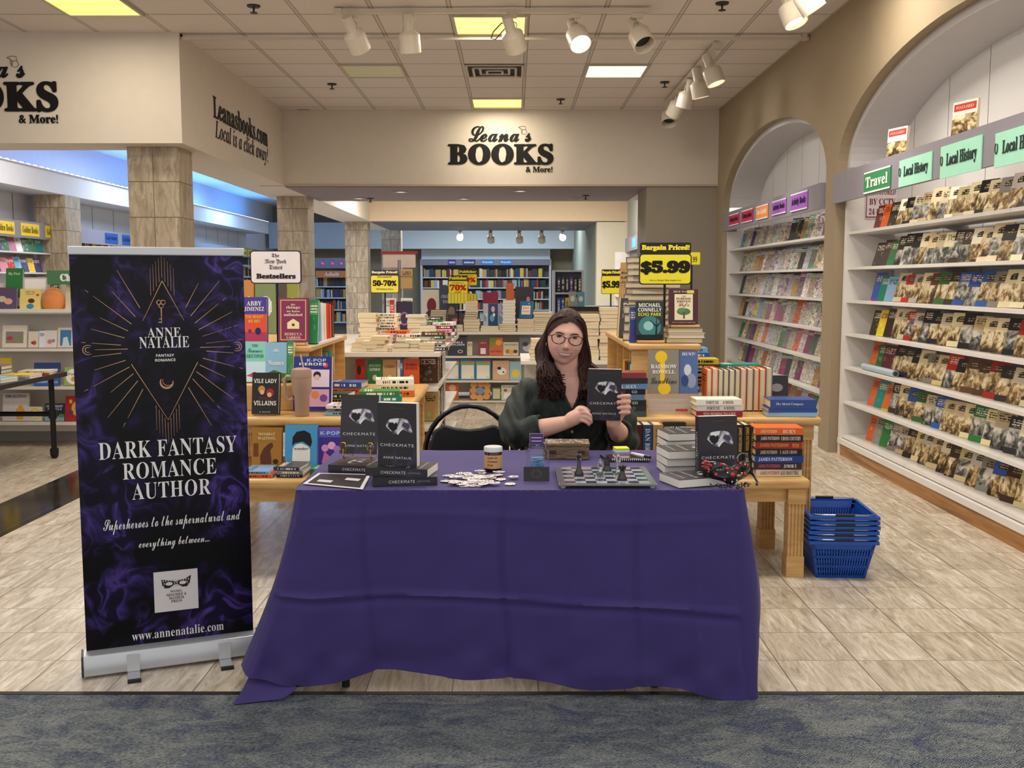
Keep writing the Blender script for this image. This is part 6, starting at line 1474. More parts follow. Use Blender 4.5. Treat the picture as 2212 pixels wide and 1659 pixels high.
# ================================================================ card signs on poles
def sign(u0, u1, v0, v1, Y, zb, label, card, frame, split=None, head=None, lines=(), group=None):
    a, b = onY(u0, v0, Y), onY(u1, v1, Y); w, h = b.x-a.x, a.z-b.z; cx = (a.x+b.x)/2
    t = thing('sign_stand', label, 'sign', (cx, Y, zb), group=group); z0, z1 = b.z-zb, a.z-zb; r = w*.06
    def rr(x0, x1, za, zc, r): return [(x0+r, za), (x1-r, za), (x1-r*.3, za+r*.3), (x1, za+r), (x1, zc-r), (x1-r*.3, zc-r*.3), (x1-r, zc), (x0+r, zc), (x0+r*.3, zc-r*.3), (x0, zc-r), (x0, za+r), (x0+r*.3, za+r*.3)]
    zs = z1 if split is None else z0+(z1-z0)*(1-split)
    obj('frame', MB().prism(rr(-w/2, w/2, z0, zs, r), 'y', -.004, .006), mat(frame, .4), t)
    obj('card', MB().prism(rr(-w/2+w*.022, w/2-w*.022, z0+w*.022, zs-w*.022, r*.8), 'y', -.0055, -.003), mat(card, .45), t)
    if split is not None:
        obj('header_card', MB().prism(rr(-w/2+.004, w/2-.004, zs-.004, z1, r*.6), 'y', -.003, .004), mat(head[1], .45), t)
        lettering(t, head[0], (0, -.0045, (zs+z1)/2), head[2], w=w*.90, h=(z1-zs)*.55, k='B', fat=.05)
    for s, zf, col, wf, hf, *k in lines: lettering(t, s, (0, -.007, z0+(zs-z0)*zf), col, w=w*wf, h=(zs-z0)*hf, k=k[0] if k else 'B', fat=k[1] if len(k) > 1 else .0)
    obj('pole', MB().cyl((0, .012, 0.012), (0, .012, z0+.02), .007, 8), P_BLACK, t); obj('foot', MB().box(-.045, .045, -.03, .05, 0, .012), P_BLACK, t); return t
sign(540, 652, 541, 613, 5.60, CZ1, 'white bestseller card with black rim on a pole above the maple case', 'eee4e2', '2a2022', lines=[('The', .84, '2a2624', .15, .14, 'F'), ('New York', .66, '2a2624', .42, .16, 'F'), ('Times', .50, '2a2624', .26, .14, 'F'), ('Bestsellers', .23, '2a1a20', .76, .14, 'B', .05)])
YEL = 'e9dc2a'
sign(1381, 1493, 524, 615, 5.68, RZ, 'large yellow price sign reading five ninety-nine above the maple bargain case', YEL, '161413', .26, ('Bargain Priced!', '171512', 'f0e03a'), [('$5.99', .55, '15120e', .90, .40, 'B', .09), ('Prices as Marked, While Supplies Last', .14, '2a2610', .6, .05)])
sign(1478, 1512, 545, 572, 6.60, Z7, 'smaller yellow price sign peeking out behind the large yellow one', YEL, 'd8c92a', lines=[('$2.99', .4, '1c190f', .6, .5)])
# ================================================================ white gondolas and the rooms behind
M_GOND = mat('dfd8ce', .4); 
def gondola(label, x0, x1, y0, y1, top, shelves, front=True, side=False, over=.0, name='gondola_shelf'):
    t = thing(name, label, 'shelf unit', ((x0+x1)/2, (y0+y1)/2, 0)); w, d = (x1-x0)/2, (y1-y0)/2
    obj('top_shelf', MB().box(-w-.02, w+.02, -d-.02, d+.02, top-.03, top), M_GOND, t)
    core = .30 if front else .02; cs = .30 if side else .02
    obj('core_panel', MB().box(-w+.02, w-cs, -d+core, d-.02, .1, top-.031), mat('d3ccc2', .5), t)
    for z in shelves:
        if front: obj('shelf', MB().box(-w, w-.0, -d, -d+core-.001, z-.022, z), M_GOND, t)
        if side: obj('shelf', MB().box(w-cs+.001, w, -d+(core if front else 0)+.001, d, z-.022, z), M_GOND, t)
    obj('base_plinth', MB().box(-w+.01, w-.01, -d+.012, d-.01, 0, .0995 if shelves[-1] > .1 else .005), mat('8f8a84', .5), t); return t
gondola('white gondola heaped with page-edge piles, behind the bestseller fixture', -1.68, -.53, 6.92, 9.3, .95, [.70, .42, .14], True, True)
gondola('long white gondola of puzzle and picture books facing the author', -1.6, 1.3, 11.8, 12.75, .845, [.56, .27, .03])
gondola('white gondola of cream page piles behind the author', .08, .98, 8.7, 9.6, .75, [.45, .14])
GA = 'books on the middle gondolas'
for u0, u1, vt, c, lab, tl in ((767, 786, 777, 'b3241f', 'red book with a dark face shape at the gondola front', ()), (793, 825, 778, '2f7a48', 'green novel facing out on the gondola front', [('JONATHAN', .78, 'e9e4d4', .8, .09), ('LETHEM', .64, 'e9e4d4', .7, .09)]), (826, 856, 778, 'c9a06a', 'tan novel facing out on the gondola front', [('CANIN', .74, '6a3a1a', .7, .1)]), (872, 905, 777, 'e2531f', 'orange novel facing out on the gondola front', [('KAREN', .80, '5a1a10', .7, .09), ('RUSSELL', .67, '5a1a10', .8, .09), ('ORANGE', .10, '5a1a10', .8, .08)])):
    pxbook(u0, u1, vt, 6.95, .702, .03, c, lab, tl, [('2a1512', disc(.4, .6, .25))] if not tl else [('d9c8a0', disc(.5, .34, .16))], lean=6, group=GA)
for i, u in enumerate((858, 864)): pxbook(u, u+6, 777, 6.95, .702, .14, ('e6e2d8', '3f62a0')[i], ('white', 'blue')[i]+' spine between the tan and orange novels', lean=0, group=GA)
for r, z in enumerate((.70, .42, .14)):
    yy = 7.26
    for i in range(8):
        t = random.uniform(.03, .05); c = random.choice(['b8935a', '5b3a22', '15130f', 'e2d3aa', '6a1c20', '7fb4d8', '3a3836', 'b3241f', 'e9e5dc'])
        book(V3((-.62, yy+t/2, z+.002)), .14, random.uniform(.19, .23), t, c, '%s book, %s along the aisle on the %s shelf of the white gondola' % (cname(c), ORD[i], ('top', 'middle', 'bottom')[r]), 'book', 'book', 'stand', R(180)+random.uniform(-.1, .1), R(random.uniform(-7, 0)), 1, 'trade', GA); yy += t+random.uniform(.02, .10)
ZA0 = .952
def ppile(u, Y, z, n, w, h, t, cols, lab, yaw=0, **kw):
    p = onY(u, 700, Y); return pile(p.x, Y, z, n, w, h, t, cols, R(yaw), lab, GA, name='paperback', **kw)
for i, (u, n, t, cols) in enumerate(((777, 2, .028, ['cream', 'tan']), (801, 3, .024, ['cream', 'white']), (822, 4, .026, ['tan', 'cream']), (845, 2, .022, ['cream', 'white']), (868, 2, .03, ['white', 'charcoal']), (893, 3, .026, ['charcoal', 'navy', 'white']), (922, 3, .02, ['grey', 'dark green', 'cream']))):
    ppile(u, 7.04, ZA0, n, .11, .175, t, cols, '%s front pile on the heaped gondola' % ORD[i], 180)
for i, (u, n, cols) in enumerate(((790, 3, ['cream', 'white']), (835, 4, ['white', 'pink']), (880, 3, ['navy', 'white', 'tan']), (918, 3, ['brown', 'white', 'grey']))):
    ppile(u, 7.32, ZA0, n, .12, .18, .026, cols, '%s second-row pile on the heaped gondola' % ORD[i], 175)
for i, (u, Y, n, w, t, cols, yw) in enumerate(((798, 7.75, 7, .135, .034, ['cream', 'tan'], 180), (838, 7.85, 11, .15, .021, ['white', 'cream'], 90), (902, 8.6, 9, .16, .022, ['cream', 'grey', 'white'], 180), (878, 8.2, 3, .14, .024, ['orange', 'green', 'tan'], 90))):
    ppile(u, Y, ZA0, n, w, .17 if yw == 90 else .2, t, cols, '%s tall pile on the heaped gondola' % ORD[i], yw)
for i, (u, Y, n, t, cols, yw) in enumerate(((938, 7.10, 3, .024, ['charcoal', 'white', 'grey'], 92), (905, 7.62, 3, .03, ['navy', 'blue', 'white'], 90), (938, 7.62, 4, .026, ['brown', 'charcoal', 'dark green'], 90), (862, 7.70, 4, .028, ['orange', 'tan', 'white'], 90), (952, 8.15, 4, .024, ['pink', 'grey', 'charcoal'], 90), (925, 8.15, 5, .026, ['cream', 'blue', 'white'], 180), (958, 8.7, 5, .026, ['dark red', 'white', 'navy'], 90), (936, 8.95, 7, .024, ['charcoal', 'tan', 'green'], 90), (965, 9.12, 4, .03, ['purple', 'white'], 90))):
    ppile(u, Y, ZA0, n, .13, .18, t, cols, '%s aisle-side pile on the heaped gondola' % ORD[i], yw)
pxbook(855, 890, 652, 8.9, ZA0+.001, .03, '2c2038', 'dark purple patterned book standing behind the cream piles', (), [('8a6a9a', disc(.5, .5, .3)), ('3a2a4a', disc(.5, .5, .22))], lean=5, vb=1, group=GA)
pxbook(842, 851, 648, 8.85, ZA0+.001, .05, 'c8281f', 'narrow bright red book behind the cream piles', lean=0, group=GA)
sign(800, 862, 583, 633, 8.75, ZA0, 'yellow discount sign on a pole above the cream page piles', 'e8d84a', '1b1918', .22, ('Bargain Priced!', '2a2550', 'efe7a0'), [('Discounted!', .9, '2a2610', .5, .1), ('50-70%', .55, '15120e', .82, .30, 'B', .05), ('Off Publisher Prices', .22, '2a2610', .6, .09)])
# puzzle and picture books on the long gondola
def grow(items, Y, z, lab):
    for u0, u1, vt, c, desc, tl, sh in items: pxbook(u0, u1, vt+4, Y, z+.002, .02, c, desc, tl, sh, lean=9, hard=0, name='picture_book', group='picture books on the long white gondola')
WS = lambda s: [(s, .80, '2a3a1a', .9, .08, 'H')]
wsh = [('e2d84a', rect(.04, .96, .74, .86)), ('e9e4d6', rect(.08, .92, .05, .70)), ('e2d84a', disc(.8, .12, .10)), ('c43a4a', rect(.7, .94, .9, .98))]
grow([(967, 1008, 722, '232b44', 'navy book with a round emblem on the upper shelf of the long gondola', [('TABLE', .66, 'eef0f4', .56, .09, 'H'), ('EXPLORER', .54, 'eef0f4', .8, .09, 'H')], [('c9b890', disc(.66, .2, .14)), ('232b44', disc(.66, .2, .08))]), (1009, 1020, 735, 'd8caa8', 'narrow cream book beside the navy emblem book', (), ()), (1034, 1053, 733, '9c1f26', 'small dark red book with a white panel on the long gondola', [('ATLAS', .85, 'e9d8c8', .6, .08)], [('e9e2d8', rect(.2, .8, .1, .5))]),
      (1057, 1086, 726, 'd8642a', 'orange and olive book on the upper shelf of the long gondola', [('OUT WEST', .22, '5a1a12', .8, .10)], [('8a8a2a', [(0, .5), (0, 1), (.5, 1), (.6, .7), (.3, .5)]), ('e8a23a', disc(.7, .72, .24))]), (1087, 1120, 736, 'd9cfb4', 'cream family book on the upper shelf of the long gondola', [('HIS FAMILY', .80, '4a4034', .85, .10)], [('b8742a', disc(.3, .3, .16, 1)), ('d8a84a', disc(.55, .25, .18, 1)), ('6a3a22', disc(.8, .3, .14, 1))]), (1122, 1158, 724, '6b6c72', 'grey photo book on the upper shelf, beside the author', (), [('b8bcc6', disc(.5, .4, .3)), ('3a3c44', disc(.35, .6, .18))])], 11.84, .56, '')
grow([(962, 992, 772, '3f86b8', 'blue and yellow word puzzle book, first of three in a row', WS('WORDSEARCH'), wsh), (994, 1026, 772, '3f8cc0', 'blue and yellow word puzzle book, middle of three in a row', WS('WORDSEARCH'), wsh), (1027, 1060, 772, '3a80b4', 'blue and yellow word puzzle book, last of three in a row', WS('WORDSEARCH'), wsh), (1064, 1100, 776, 'd9ae8c', 'peach book with a spotted dog drawing beside the puzzle books', (), [('f0ece4', disc(.55, .45, .28)), ('2a2624', disc(.4, .6, .12)), ('2a2624', disc(.65, .4, .06))]), (1101, 1126, 778, '9cc4d4', 'pale blue book with a yellow sun shape beside the author', (), [('e2c84a', disc(.5, .35, .35))])], 11.84, .27, '')
grow([(964, 990, 824, 'c85a2a', 'orange face book on the bottom shelf of the long gondola', (), [('e0a884', disc(.5, .7, .3)), ('a85a3a', disc(.5, .3, .3))]), (1014, 1059, 822, '7a4a34', 'brown book of round cookie shapes on the bottom shelf of the long gondola', (), [('d89a5a', disc(x, y_, .17, 1)) for x, y_ in ((.2, .85), (.55, .88), (.85, .8), (.2, .2), (.5, .12), (.82, .2), (.85, .5), (.18, .52))]+[('7a9ab8', disc(.5, .5, .2, 1))]), (1062, 1082, 834, '3f7a44', 'green edged book on the bottom shelf of the long gondola', (), [('d9c8a4', rect(.15, .9, .1, .9))]), (1083, 1112, 829, 'e0d8c8', 'cream planner with a white square on the bottom shelf of the long gondola', [('PLANNER', .88, '3a342c', .8, .08)], [('f2efe8', rect(.2, .75, .1, .5)), ('8a6a4a', disc(.3, .65, .14))]), (1113, 1135, 835, '8a3a30', 'dark red book on the bottom shelf beside the author', (), ())], 11.84, .03, '')
ZB0 = .847
def bp_(u0, u1, n, t, cols, lab, Y=12.0, z=ZB0, **kw):
    a, b = onY(u0, 700, Y), onY(u1, 700, Y); w = b.x-a.x; return pile((a.x+b.x)/2, Y, z, n, w, .2, t, cols, R(180), lab, GA, name='gift_book', jt=.004, **kw)
z = bp_(932, 962, 2, .05, ['dark green', 'charcoal'], 'the dark pile before the striped hardbacks'); bp_(930, 966, 6, .025, ['black'], 'the striped hardback pile', z=z, hard=1)
z = bp_(967, 1002, 2, .04, ['charcoal', 'dark green'], 'the dark pile under the rose picture'); pxbook(968, 1001, 680, 12.0, z, .03, '4a3a42', 'dark book with a rose picture on top of a pile', (), [('a8606a', disc(.5, .45, .3)), ('d9a0a0', disc(.5, .4, .16))], lean=5, group=GA)
z = bp_(1003, 1038, 4, .036, ['grey', 'tan'], 'the greyish pile on the long gondola'); z = bp_(1003, 1033, 3, .026, ['navy'], 'the navy band of the middle pile', z=z, hard=1); bp_(1006, 1033, 4, .032, ['pink', 'white', 'tan'], 'the pale top of the middle pile', z=z)
z = bp_(1040, 1077, 2, .03, ['white'], 'the white pile under the blue patterned boxes')
for i, (u0, u1, c) in enumerate(((1044, 1054, 'b8c4dc'), (1055, 1075, '1f4a78'), (1076, 1086, '8fb0d0'))): pxbook(u0, u1, 656, 12.0, z, .05, c, ('pale', 'dark', 'light')[i]+' blue patterned gift box on the white pile', (), [('e2a8b8', disc(.5, .75, .2)), ('6a9ac0', disc(.4, .35, .25)), ('e9eef4', disc(.6, .5, .12))], lean=0, name='gift_box', group=GA)
z = bp_(1078, 1115, 4, .022, ['brown', 'charcoal'], 'the brown pile under the tan boxes')
for k in range(8): book(V3((onY(1099, 700, 12.0).x+.006*(k % 2), 12.0, z+.0345*k)), .15, .2, .034, 'c9a884', 'tan printed box, %s from the bottom of the box tower' % ORD[k], 'gift box', 'gift_box', 'flat', R(180), 0, 0, 'kids', GA)
z = bp_(1117, 1153, 6, .024, ['d08a7a'], 'the salmon pink pile on the long gondola')
pxbook(1122, 1150, 652, 11.95, z, .03, '1a6a9a', 'bright blue book leaning on the salmon pink pile', [('BEST', .6, 'd84a3a', .5, .08), ('EVER', .4, 'd84a3a', .5, .08)], [('efe2d2', rect(.16, .84, .22, .74)), ('7fd0e0', disc(.7, .85, .06))], lean=12, yaw=R(-20), group=GA)
z = bp_(1154, 1188, 6, .022, ['charcoal', 'black'], 'the black pile next to the author'); bp_(1152, 1192, 3, .03, ['green', 'dark red', 'red'], 'the red topped pile next to the author', z=z)
for u0, u1, vt, c, lab, sh in ((912, 948, 626, 'dcd2c0', 'cream book with a red round shape at the back of the long gondola', [('7a2430', disc(.55, .6, .28)), ('4a2838', disc(.45, .28, .3))]), (949, 986, 616, '39435a', 'slate blue story collection at the back of the long gondola', [('e6d6c0', [(.4, 1), (1, .85), (1, 1)]), ('9a8a6a', disc(.7, .38, .2))]), (1043, 1076, 632, 'b8a01f', 'mustard yellow box at the back of the long gondola', [('8a2a44', rect(0, 1, .7, 1))]), (1093, 1110, 612, 'c8602a', 'tall orange book at the back of the long gondola', [('a84a20', rect(.1, .9, .4, .5))]), (1113, 1153, 620, '26212a', 'black book with small figures at the back of the long gondola', [('b8847a', disc(.7, .7, .1)), ('7a4a44', disc(.6, .45, .12)), ('c8a89a', disc(.3, .25, .05))])):
    pxbook(u0, u1, vt, 12.42, ZB0, .05, c, lab, [("CHILDREN'S", .74, 'c8ccd6', .8, .07), ('STORIES', .62, 'c8ccd6', .6, .07)] if c == '39435a' else (), sh, lean=3, group=GA)
for u0, u1, vt, c in ((913, 948, 676, 'tan'), (950, 985, 672, 'navy'), (1043, 1076, 650, 'pink'), (1092, 1112, 640, 'cream')):
    pass
for (a, b, c, d, Y, lab) in ((968, 1011, 595, 636, 11.95, 'front yellow percent sign with a leaflet holder on the long gondola'), (990, 1031, 582, 617, 12.6, 'rear yellow percent sign half behind the front one')):
    t = sign(a, b, c, d, Y, ZB0, lab, 'e6d41f', '17150f', .27, ('Publisher', '17150f', 'e6d41f'), [('Children\'s', .84, '2f7a2a', .6, .1), ('70%', .5, 'b81f1c', .8, .40, 'B', .06), ('OFF', .16, '3a1a10', .3, .1)])
    if 'front' in lab:
        w = .115; zz = onY(990, 655, Y).z-ZB0
        m = MB(); 
        for k in range(6): m.box(-w+.038*k, -w+.038*k+.030, -.02, -.012, zz, zz+.115)
        obj('leaflet_holder', MB().box(-w-.005, w+.005, -.011, -.005, zz-.003, zz+.12), mat('b8a81a', .4), t); obj('leaflet_slot', m, mat('e2d43a', .4), t)
for i, (x, n, cols) in enumerate(((.22, 6, ['purple', 'white', 'orange', 'cream', 'orange', 'cream']), (.42, 9, ['red', 'cream', 'navy']), (.66, 13, ['white', 'cream', 'grey', 'red']), (.83, 15, ['cream', 'tan', 'white', 'orange']))):
    pile(x, 8.86, .752, n, .16, .2, .030, cols, R(180), '%s pile on the gondola behind the author' % ORD[i], GA, name='paperback')
sign(1299, 1341, 582, 635, 9.3, .75, 'yellow price sign half hidden by the book tower', YEL, '161413', .25, ('Bargain Priced!', '171512', 'f0e03a'), [('$5.99', .5, '15120e', .86, .4, 'B', .06)])
# counter, white unit, spinner rack
t = thing('service_counter', 'maple service counter with a black top behind the author', 'counter', (1.05, 14.2, 0)); obj('counter_top', MB().box(-.30, .62, -.35, .35, 1.03, 1.09), P_BLACK, t); obj('front_panel', MB().box(-.26, .58, -.32, .32, 0, 1.03), M_WOOD, t)
for u0, u1, vt, c, lab in ((1229, 1245, 630, '8f968c', 'grey green book standing on the black counter top'), (1247, 1263, 631, '4f8aa4', 'turquoise book standing on the black counter top')): pxbook(u0, u1, vt, 14.0, 1.092, .03, c, lab, (), [('c8d0cc', disc(.5, .5, .3))], lean=6, group=GA)
def unit(label, x0, x1, y0, y1, top, zs, cols, group, seed):
    t = thing('shelf_unit', label, 'shelf unit', ((x0+x1)/2, y0, 0)); w = (x1-x0)/2; d = y1-y0
    for s in (-1, 1): obj('side_panel', MB().box(s*w-.015, s*w+.015, 0, d, 0, top), mat('c4c8d6', .4), t)
    obj('back_panel', MB().box(-w+.016, w-.016, d-.02, d, 0, top), mat('b4b8c8', .5), t)
    for z in zs+[top]: obj('shelf', MB().box(-w+.016, w-.016, .0, d-.021, z-.025, z), mat('c8ccda', .4), t)
    return t
unit('pale blue-white shelf unit beside the service counter', .60, 1.02, 15.0, 15.4, 1.60, [1.27, .96, .62, .2], None, None, 1)
for r, (z, its) in enumerate(((1.27, ['navy', 'charcoal', 'navy', 'purple', 'black', 'charcoal']), (.96, ['blue', 'blue', 'yellow', 'red', 'pink']), (.62, ['black', 'charcoal', 'white', 'black']))):
    x = .64
    for i, c in enumerate(its): book(V3((x+.03, 15.1, z+.001)), .16, .23, .055, c, '%s book, %s on the %s shelf of the pale shelf unit' % (cname(c), ORD[i], ORD[r]), 'book', 'book', 'stand', R(90), 0, 1, 'trade', GA); x += .062
t = thing('spinner_rack', 'grey wire spinner rack with a red sign board behind the discount sign', 'spinner rack', (-1.20, 10.6, 0)); GR = mat('8b8a88', .4, .4)
obj('base', MB().lathe([(.001, 0), (.28, 0), (.28, .03), (.03, .05), (.001, .05)], 20), GR, t); obj('pole', MB().cyl((0, 0, .05), (0, 0, 1.66), .02, 10), GR, t)
obj('sign_board', MB().box(-.17, .17, -.01, .01, 1.58, 1.72), mat('c9b8b0', .5), t); obj('sign_rim', MB().box(-.19, .19, -.02, .02, 1.72, 1.75), mat('8f2a30', .5), t)
for r in range(4):
    z = .45+.30*r; wr = MB()
    for s in (-1, 1):
        wr.tube([(s*.02, -.13, z), (s*.15, -.13, z), (s*.15, -.13, z+.14), (s*.02, -.13, z+.14)], .004, 5, closed=True); wr.tube([(s*.15, -.13, z+.02), (s*.15, .0, z+.02), (0, 0, z+.02)], .004, 5)
    obj('wire_pocket', wr, GR, t)
    for s in (-1, 1):
        c = random.choice(['grey', 'white', 'charcoal', 'brown', 'tan']); book(V3((-1.20+s*.085, 10.6-.11, z+.012)), .12, .2, .03, c, '%s book in the %s pocket of the spinner rack, %s side' % (cname(c), ORD[r], 'pillar' if s < 0 else 'aisle'), 'book', 'book', 'stand', 0, R(3), 0, 'trade', GA)
# table with standing books behind the bestseller sign
wood_table('display_table', 'plain maple table behind the bestseller card', -2.70, -1.74, 8.1, 8.8, 1.0, [(-2.62, 8.18), (-1.83, 8.18), (-1.83, 8.72), (-2.62, 8.72)])
for u0, u1, vt, c, lab, tl in ((524, 545, 606, 'c8843a', 'orange pumpkin coloured book behind the bestseller card', ()), (548, 594, 606, '7a8a5a', 'green and grey alphabet book behind the bestseller card', [('A-Z', .5, 'e6e8e2', .6, .2)]), (600, 615, 612, '4a4238', 'dark narrow book behind the bestseller card', ()), (618, 641, 610, '8a9030', 'olive book with a square picture behind the bestseller card', ())):
    pxbook(u0, u1, vt, 8.35, 1.002, .04, c, lab, tl, [('d0d4c8', disc(.5, .5, .3))], lean=6, group=GA)
# bookcases far back, their many books as one mass
DB = MB(); DBC = []
def mass(x0, x1, y, z, h, sl, face='y'):
    x = x0
    while x < x1:
        w_ = random.uniform(.04, .16) if random.random() < .4 else random.uniform(.025, .05); hh = h*random.uniform(.72, .98); DB.slot(random.randrange(len(sl)))
        if face == 'y': DB.box(x, x+w_-.004, y, y+.15, z, z+hh)
        else: DB.box(y, y+.15, x, x+w_-.004, z, z+hh)
        x += w_
MASSC = ['15130f', '3a3836', '83807c', 'd8d2c4', '6a1c20', '2a3a5a', '5b3a22', 'b8935a', '1f3d2c', '8fa4b8', 'a83a30', 'c8b04a']
def far_case(label, x0, x1, y, hz, zs, cards, top=None):
    t = thing('wall_bookcase', label, 'bookcase', ((x0+x1)/2, y, 0)); w = (x1-x0)/2
    obj('header', MB().box(-w, w, -.06, -.03, hz[0], hz[1]), mat('77788a', .5), t)
    for s in (-1, 1): obj('side_panel', MB().box(s*w-.03, s*w+.03, -.03, .35, 0, hz[1]), mat('b8bac4', .5), t)
    obj('back_panel', MB().box(-w+.03, w-.03, .33, .35, 0, hz[1]), mat('6a6862', .6), t)
    if top: obj('top_panel', MB().box(-w, w, .0, .03, hz[1], top), mat('c8d2da', .5), t)
    for z in zs: obj('shelf', MB().box(-w+.031, w-.031, 0, .329, z-.03, z), mat('bcc0cc', .4), t); mass(x0+.06, x1-.2, y+.1, z+.001, .27, MASSC)
    for u0, u1, c, s in cards:
        a, b = onY(u0, 560, y), onY(u1, 560, y); zc = (hz[0]+hz[1])/2; k = obj('category_card', MB().box(a.x-t.location.x, b.x-t.location.x, -.066, -.061, zc-.075, zc+.075), mat(c, .5), t)
        lettering(t, s, ((a.x+b.x)/2-t.location.x, -.068, zc), 'e9eef6', w=(b.x-a.x)*.8, h=.07, k='B')
    return t
far_case('long bookcase across the far wall under pale panels', -2.70, 1.06, 29.55, (1.90, 2.07), [1.55, 1.25, .92, .6, .3], [(968, 985, '2a2f7a', 'Audiobooks'), (999, 1027, '2a2f7a', 'Audiobooks'), (1039, 1068, '2f7ac8', 'Biography'), (1079, 1107, '2f7ac8', 'Biography')], 2.36)
t = far_case('far bookcase with pink cards seen between the travertine pillars', -5.45, -4.35, 27.0, (1.78, 2.05), [1.3, 1.0, .68, .35], [(694, 701, 'd8387a', 'Teen'), (716, 722, 'd8387a', 'Teen'), (735, 741, 'd8387a', 'Teen')])
a = thing('orange_sign_board', 'orange board sign under the pink cards of the far bookcase', 'sign', (-4.85, 26.9, 1.62)); obj('board', MB().box(-.42, .42, -.01, .01, -.09, .09), mat('c8743a', .5), a); lettering(a, 'Adult', (0, -.014, 0), 'f0e6d8', w=.4, h=.1, k='B')
# header on the receding wall right of the middle room
t = thing('wall_bookcase', 'bookcase on the receding wall behind the tan block', 'bookcase', (2.34, 15.2, 0)); obj('header', MB().box(-.10, -.07, 0, 5.2, 2.02, 2.28), P_GREY, t); obj('side_panel', MB().box(-.3, 0, 5.2, 5.24, 0, 2.02), P_SHELF, t)
for z in (1.5, 1.15, .8, .45): obj('shelf', MB().box(-.3, -.002, 0, 5.19, z-.025, z), P_SHELF, t); mass(15.3, 20.2, 2.12, z+.001, .26, MASSC, 'x')
for y_, c in ((18.9, '6fb4d8'), (17.6, 'd88ab0')): obj('category_card', MB().box(-.106, -.101, y_-15.5, y_-14.9, 2.06, 2.24), mat(c, .5), t)
# left wall bookcases
t = thing('wall_bookcase', 'long bookcase along the side room wall under the light strip', 'bookcase', (-6.78, 9.0, 0)); Ln = 17.6
for a, b in ((0, 6.3), (6.75, Ln)): obj('header', MB().box(.03, .06, a, b, 2.03, 2.26), P_GREY, t)
for z in (1.84, 1.56, 1.28, 1.0, .7, .4): obj('shelf', MB().box(-.30, .06, 0, 5.69, z-.02, z), P_SHELF, t); obj('shelf', MB().box(-.30, .06, 6.2, Ln, z-.02, z), P_SHELF, t); mass(15.6, 26.2, -6.98, z+.001, .25, MASSC, 'x')
obj('base_plinth', MB().box(-.3, .05, 0, 5.6, 0, .12), P_SHELF, t); obj('base_plinth', MB().box(-.3, .05, 6.3, Ln, 0, .12), P_SHELF, t)
for u0, u1, v0, v1, c, s, ink in ((-12, 32, 482, 501, 'f0cf2a', 'Golden Books', '2a2410'), (45, 85, 484, 505, 'f0cf2a', 'Golden Books', '2a2410'), (98, 134, 489, 510, 'f0cf2a', 'Golden Books', '2a2410'), (227, 255, 503, 520, '1f4f9a', 'Early Reader', '0f2450'), (264, 284, 507, 523, '1f4f9a', 'Early Reader', '0f2450'), (521, 533, 539, 551, 'e8c82a', 'Humor', '2a2410'), (536, 548, 541, 552, 'e8c82a', 'Humor', '2a2410')):
    X = -6.715; a, b = onX(u0, v0, X), onX(u1, v1, X); y0, y1 = a.y-9, b.y-9; z0, z1 = (b.z+a.z)/2-.085, (a.z+b.z)/2+.085; z0, z1 = 2.145-.085, 2.145+.085
    obj('category_card', MB().box(.0605, .066, y0, y1, z0, z1), mat(c, .5), t); lettering(t, s, (.068, (y0+y1)/2, 2.145), ink, FX, w=(y1-y0)*.86, h=.09, k='B')
KID = ['e2c22f', 'd9631e', '7fb4d8', '2f7a3e', 'e9e5dc', 'b3241f', '553a86', 'd98a9a', '1f8078', 'e2d3aa', '3a3836']
for r, z in enumerate((1.84, 1.56)):
    y_ = 12.3; i = 0
    while y_ < 14.55:
        w, h = random.uniform(.15, .19), random.uniform(.19, .22); c = random.choice(KID)
        book(V3((-6.80, y_+w/2, z+.001)), w, h, .012, jit(c), '%s picture book, %s along the %s shelf of the golden card case' % (cname(c), ORD[i], ('upper', 'lower')[r]), 'book', 'picture_book', 'stand', R(90-12), R(14), 0, 'kids', 'picture books under the golden cards'); y_ += w+.02; i += 1
# children's gondola
t = gondola("low children's gondola with face-out picture books beside the banner", -5.45, -3.72, 8.62, 9.35, 1.20, [1.18, .86, .53, .22]); t.children[0].scale = (1, .01, 1)
for k in range(1): pass
CG = "picture books on the children's gondola"
def cg(items, Y, z):
    for u0, u1, vt, c, d, tl, sh in items: pxbook(u0, u1, vt, Y, z+.002, .025, c, d, tl, sh, lean=9, name='picture_book', group=CG)
obj('upper_panel', MB().box(-.84, .84, -.09, -.07, 1.20, 1.42), M_GOND, t)
cg([(-12, 33, 622, '5a4668', 'purple picture book with animals at the picture edge of the upper shelf', (), [('d8a08a', disc(.6, .4, .2)), ('c8b49a', disc(.3, .5, .2))]), (40, 85, 625, 'e6cf7a', 'yellow picture book with a blue figure on the upper shelf', [('All by', .86, '8a4a2a', .5, .07), ('Myself', .76, '8a4a2a', .4, .06)], [('2f86a8', disc(.5, .2, .18)), ('5a2a1a', disc(.55, .45, .16)), ('c83a3a', disc(.85, .72, .08))]), (138, 168, 606, 'd8c8a4', 'cream picture book half behind the banner on the upper shelf', [('THE BAD', .86, 'a85a3a', .8, .09)], [('5a3a2a', disc(.7, .3, .2)), ('e6dcc4', disc(.7, .28, .12))])], 8.68, 1.18)
cg([(6, 43, 580, '2a7a3a', 'green picture book tilted at the back of the upper shelf', [('My First', .86, 'd8e8c8', .7, .08)], [('d8e0d0', rect(.1, .9, .1, .3))]), (44, 98, 600, 'c8b8cc', 'mauve framed box book at the back of the upper shelf', (), [('eeeae4', rect(.08, .92, .5, .95)), ('8fb8d0', rect(.08, .92, .2, .5))]), (104, 124, 604, '1f3a2a', 'dark green book behind the orange cushion', (), ())], 8.78, 1.18)
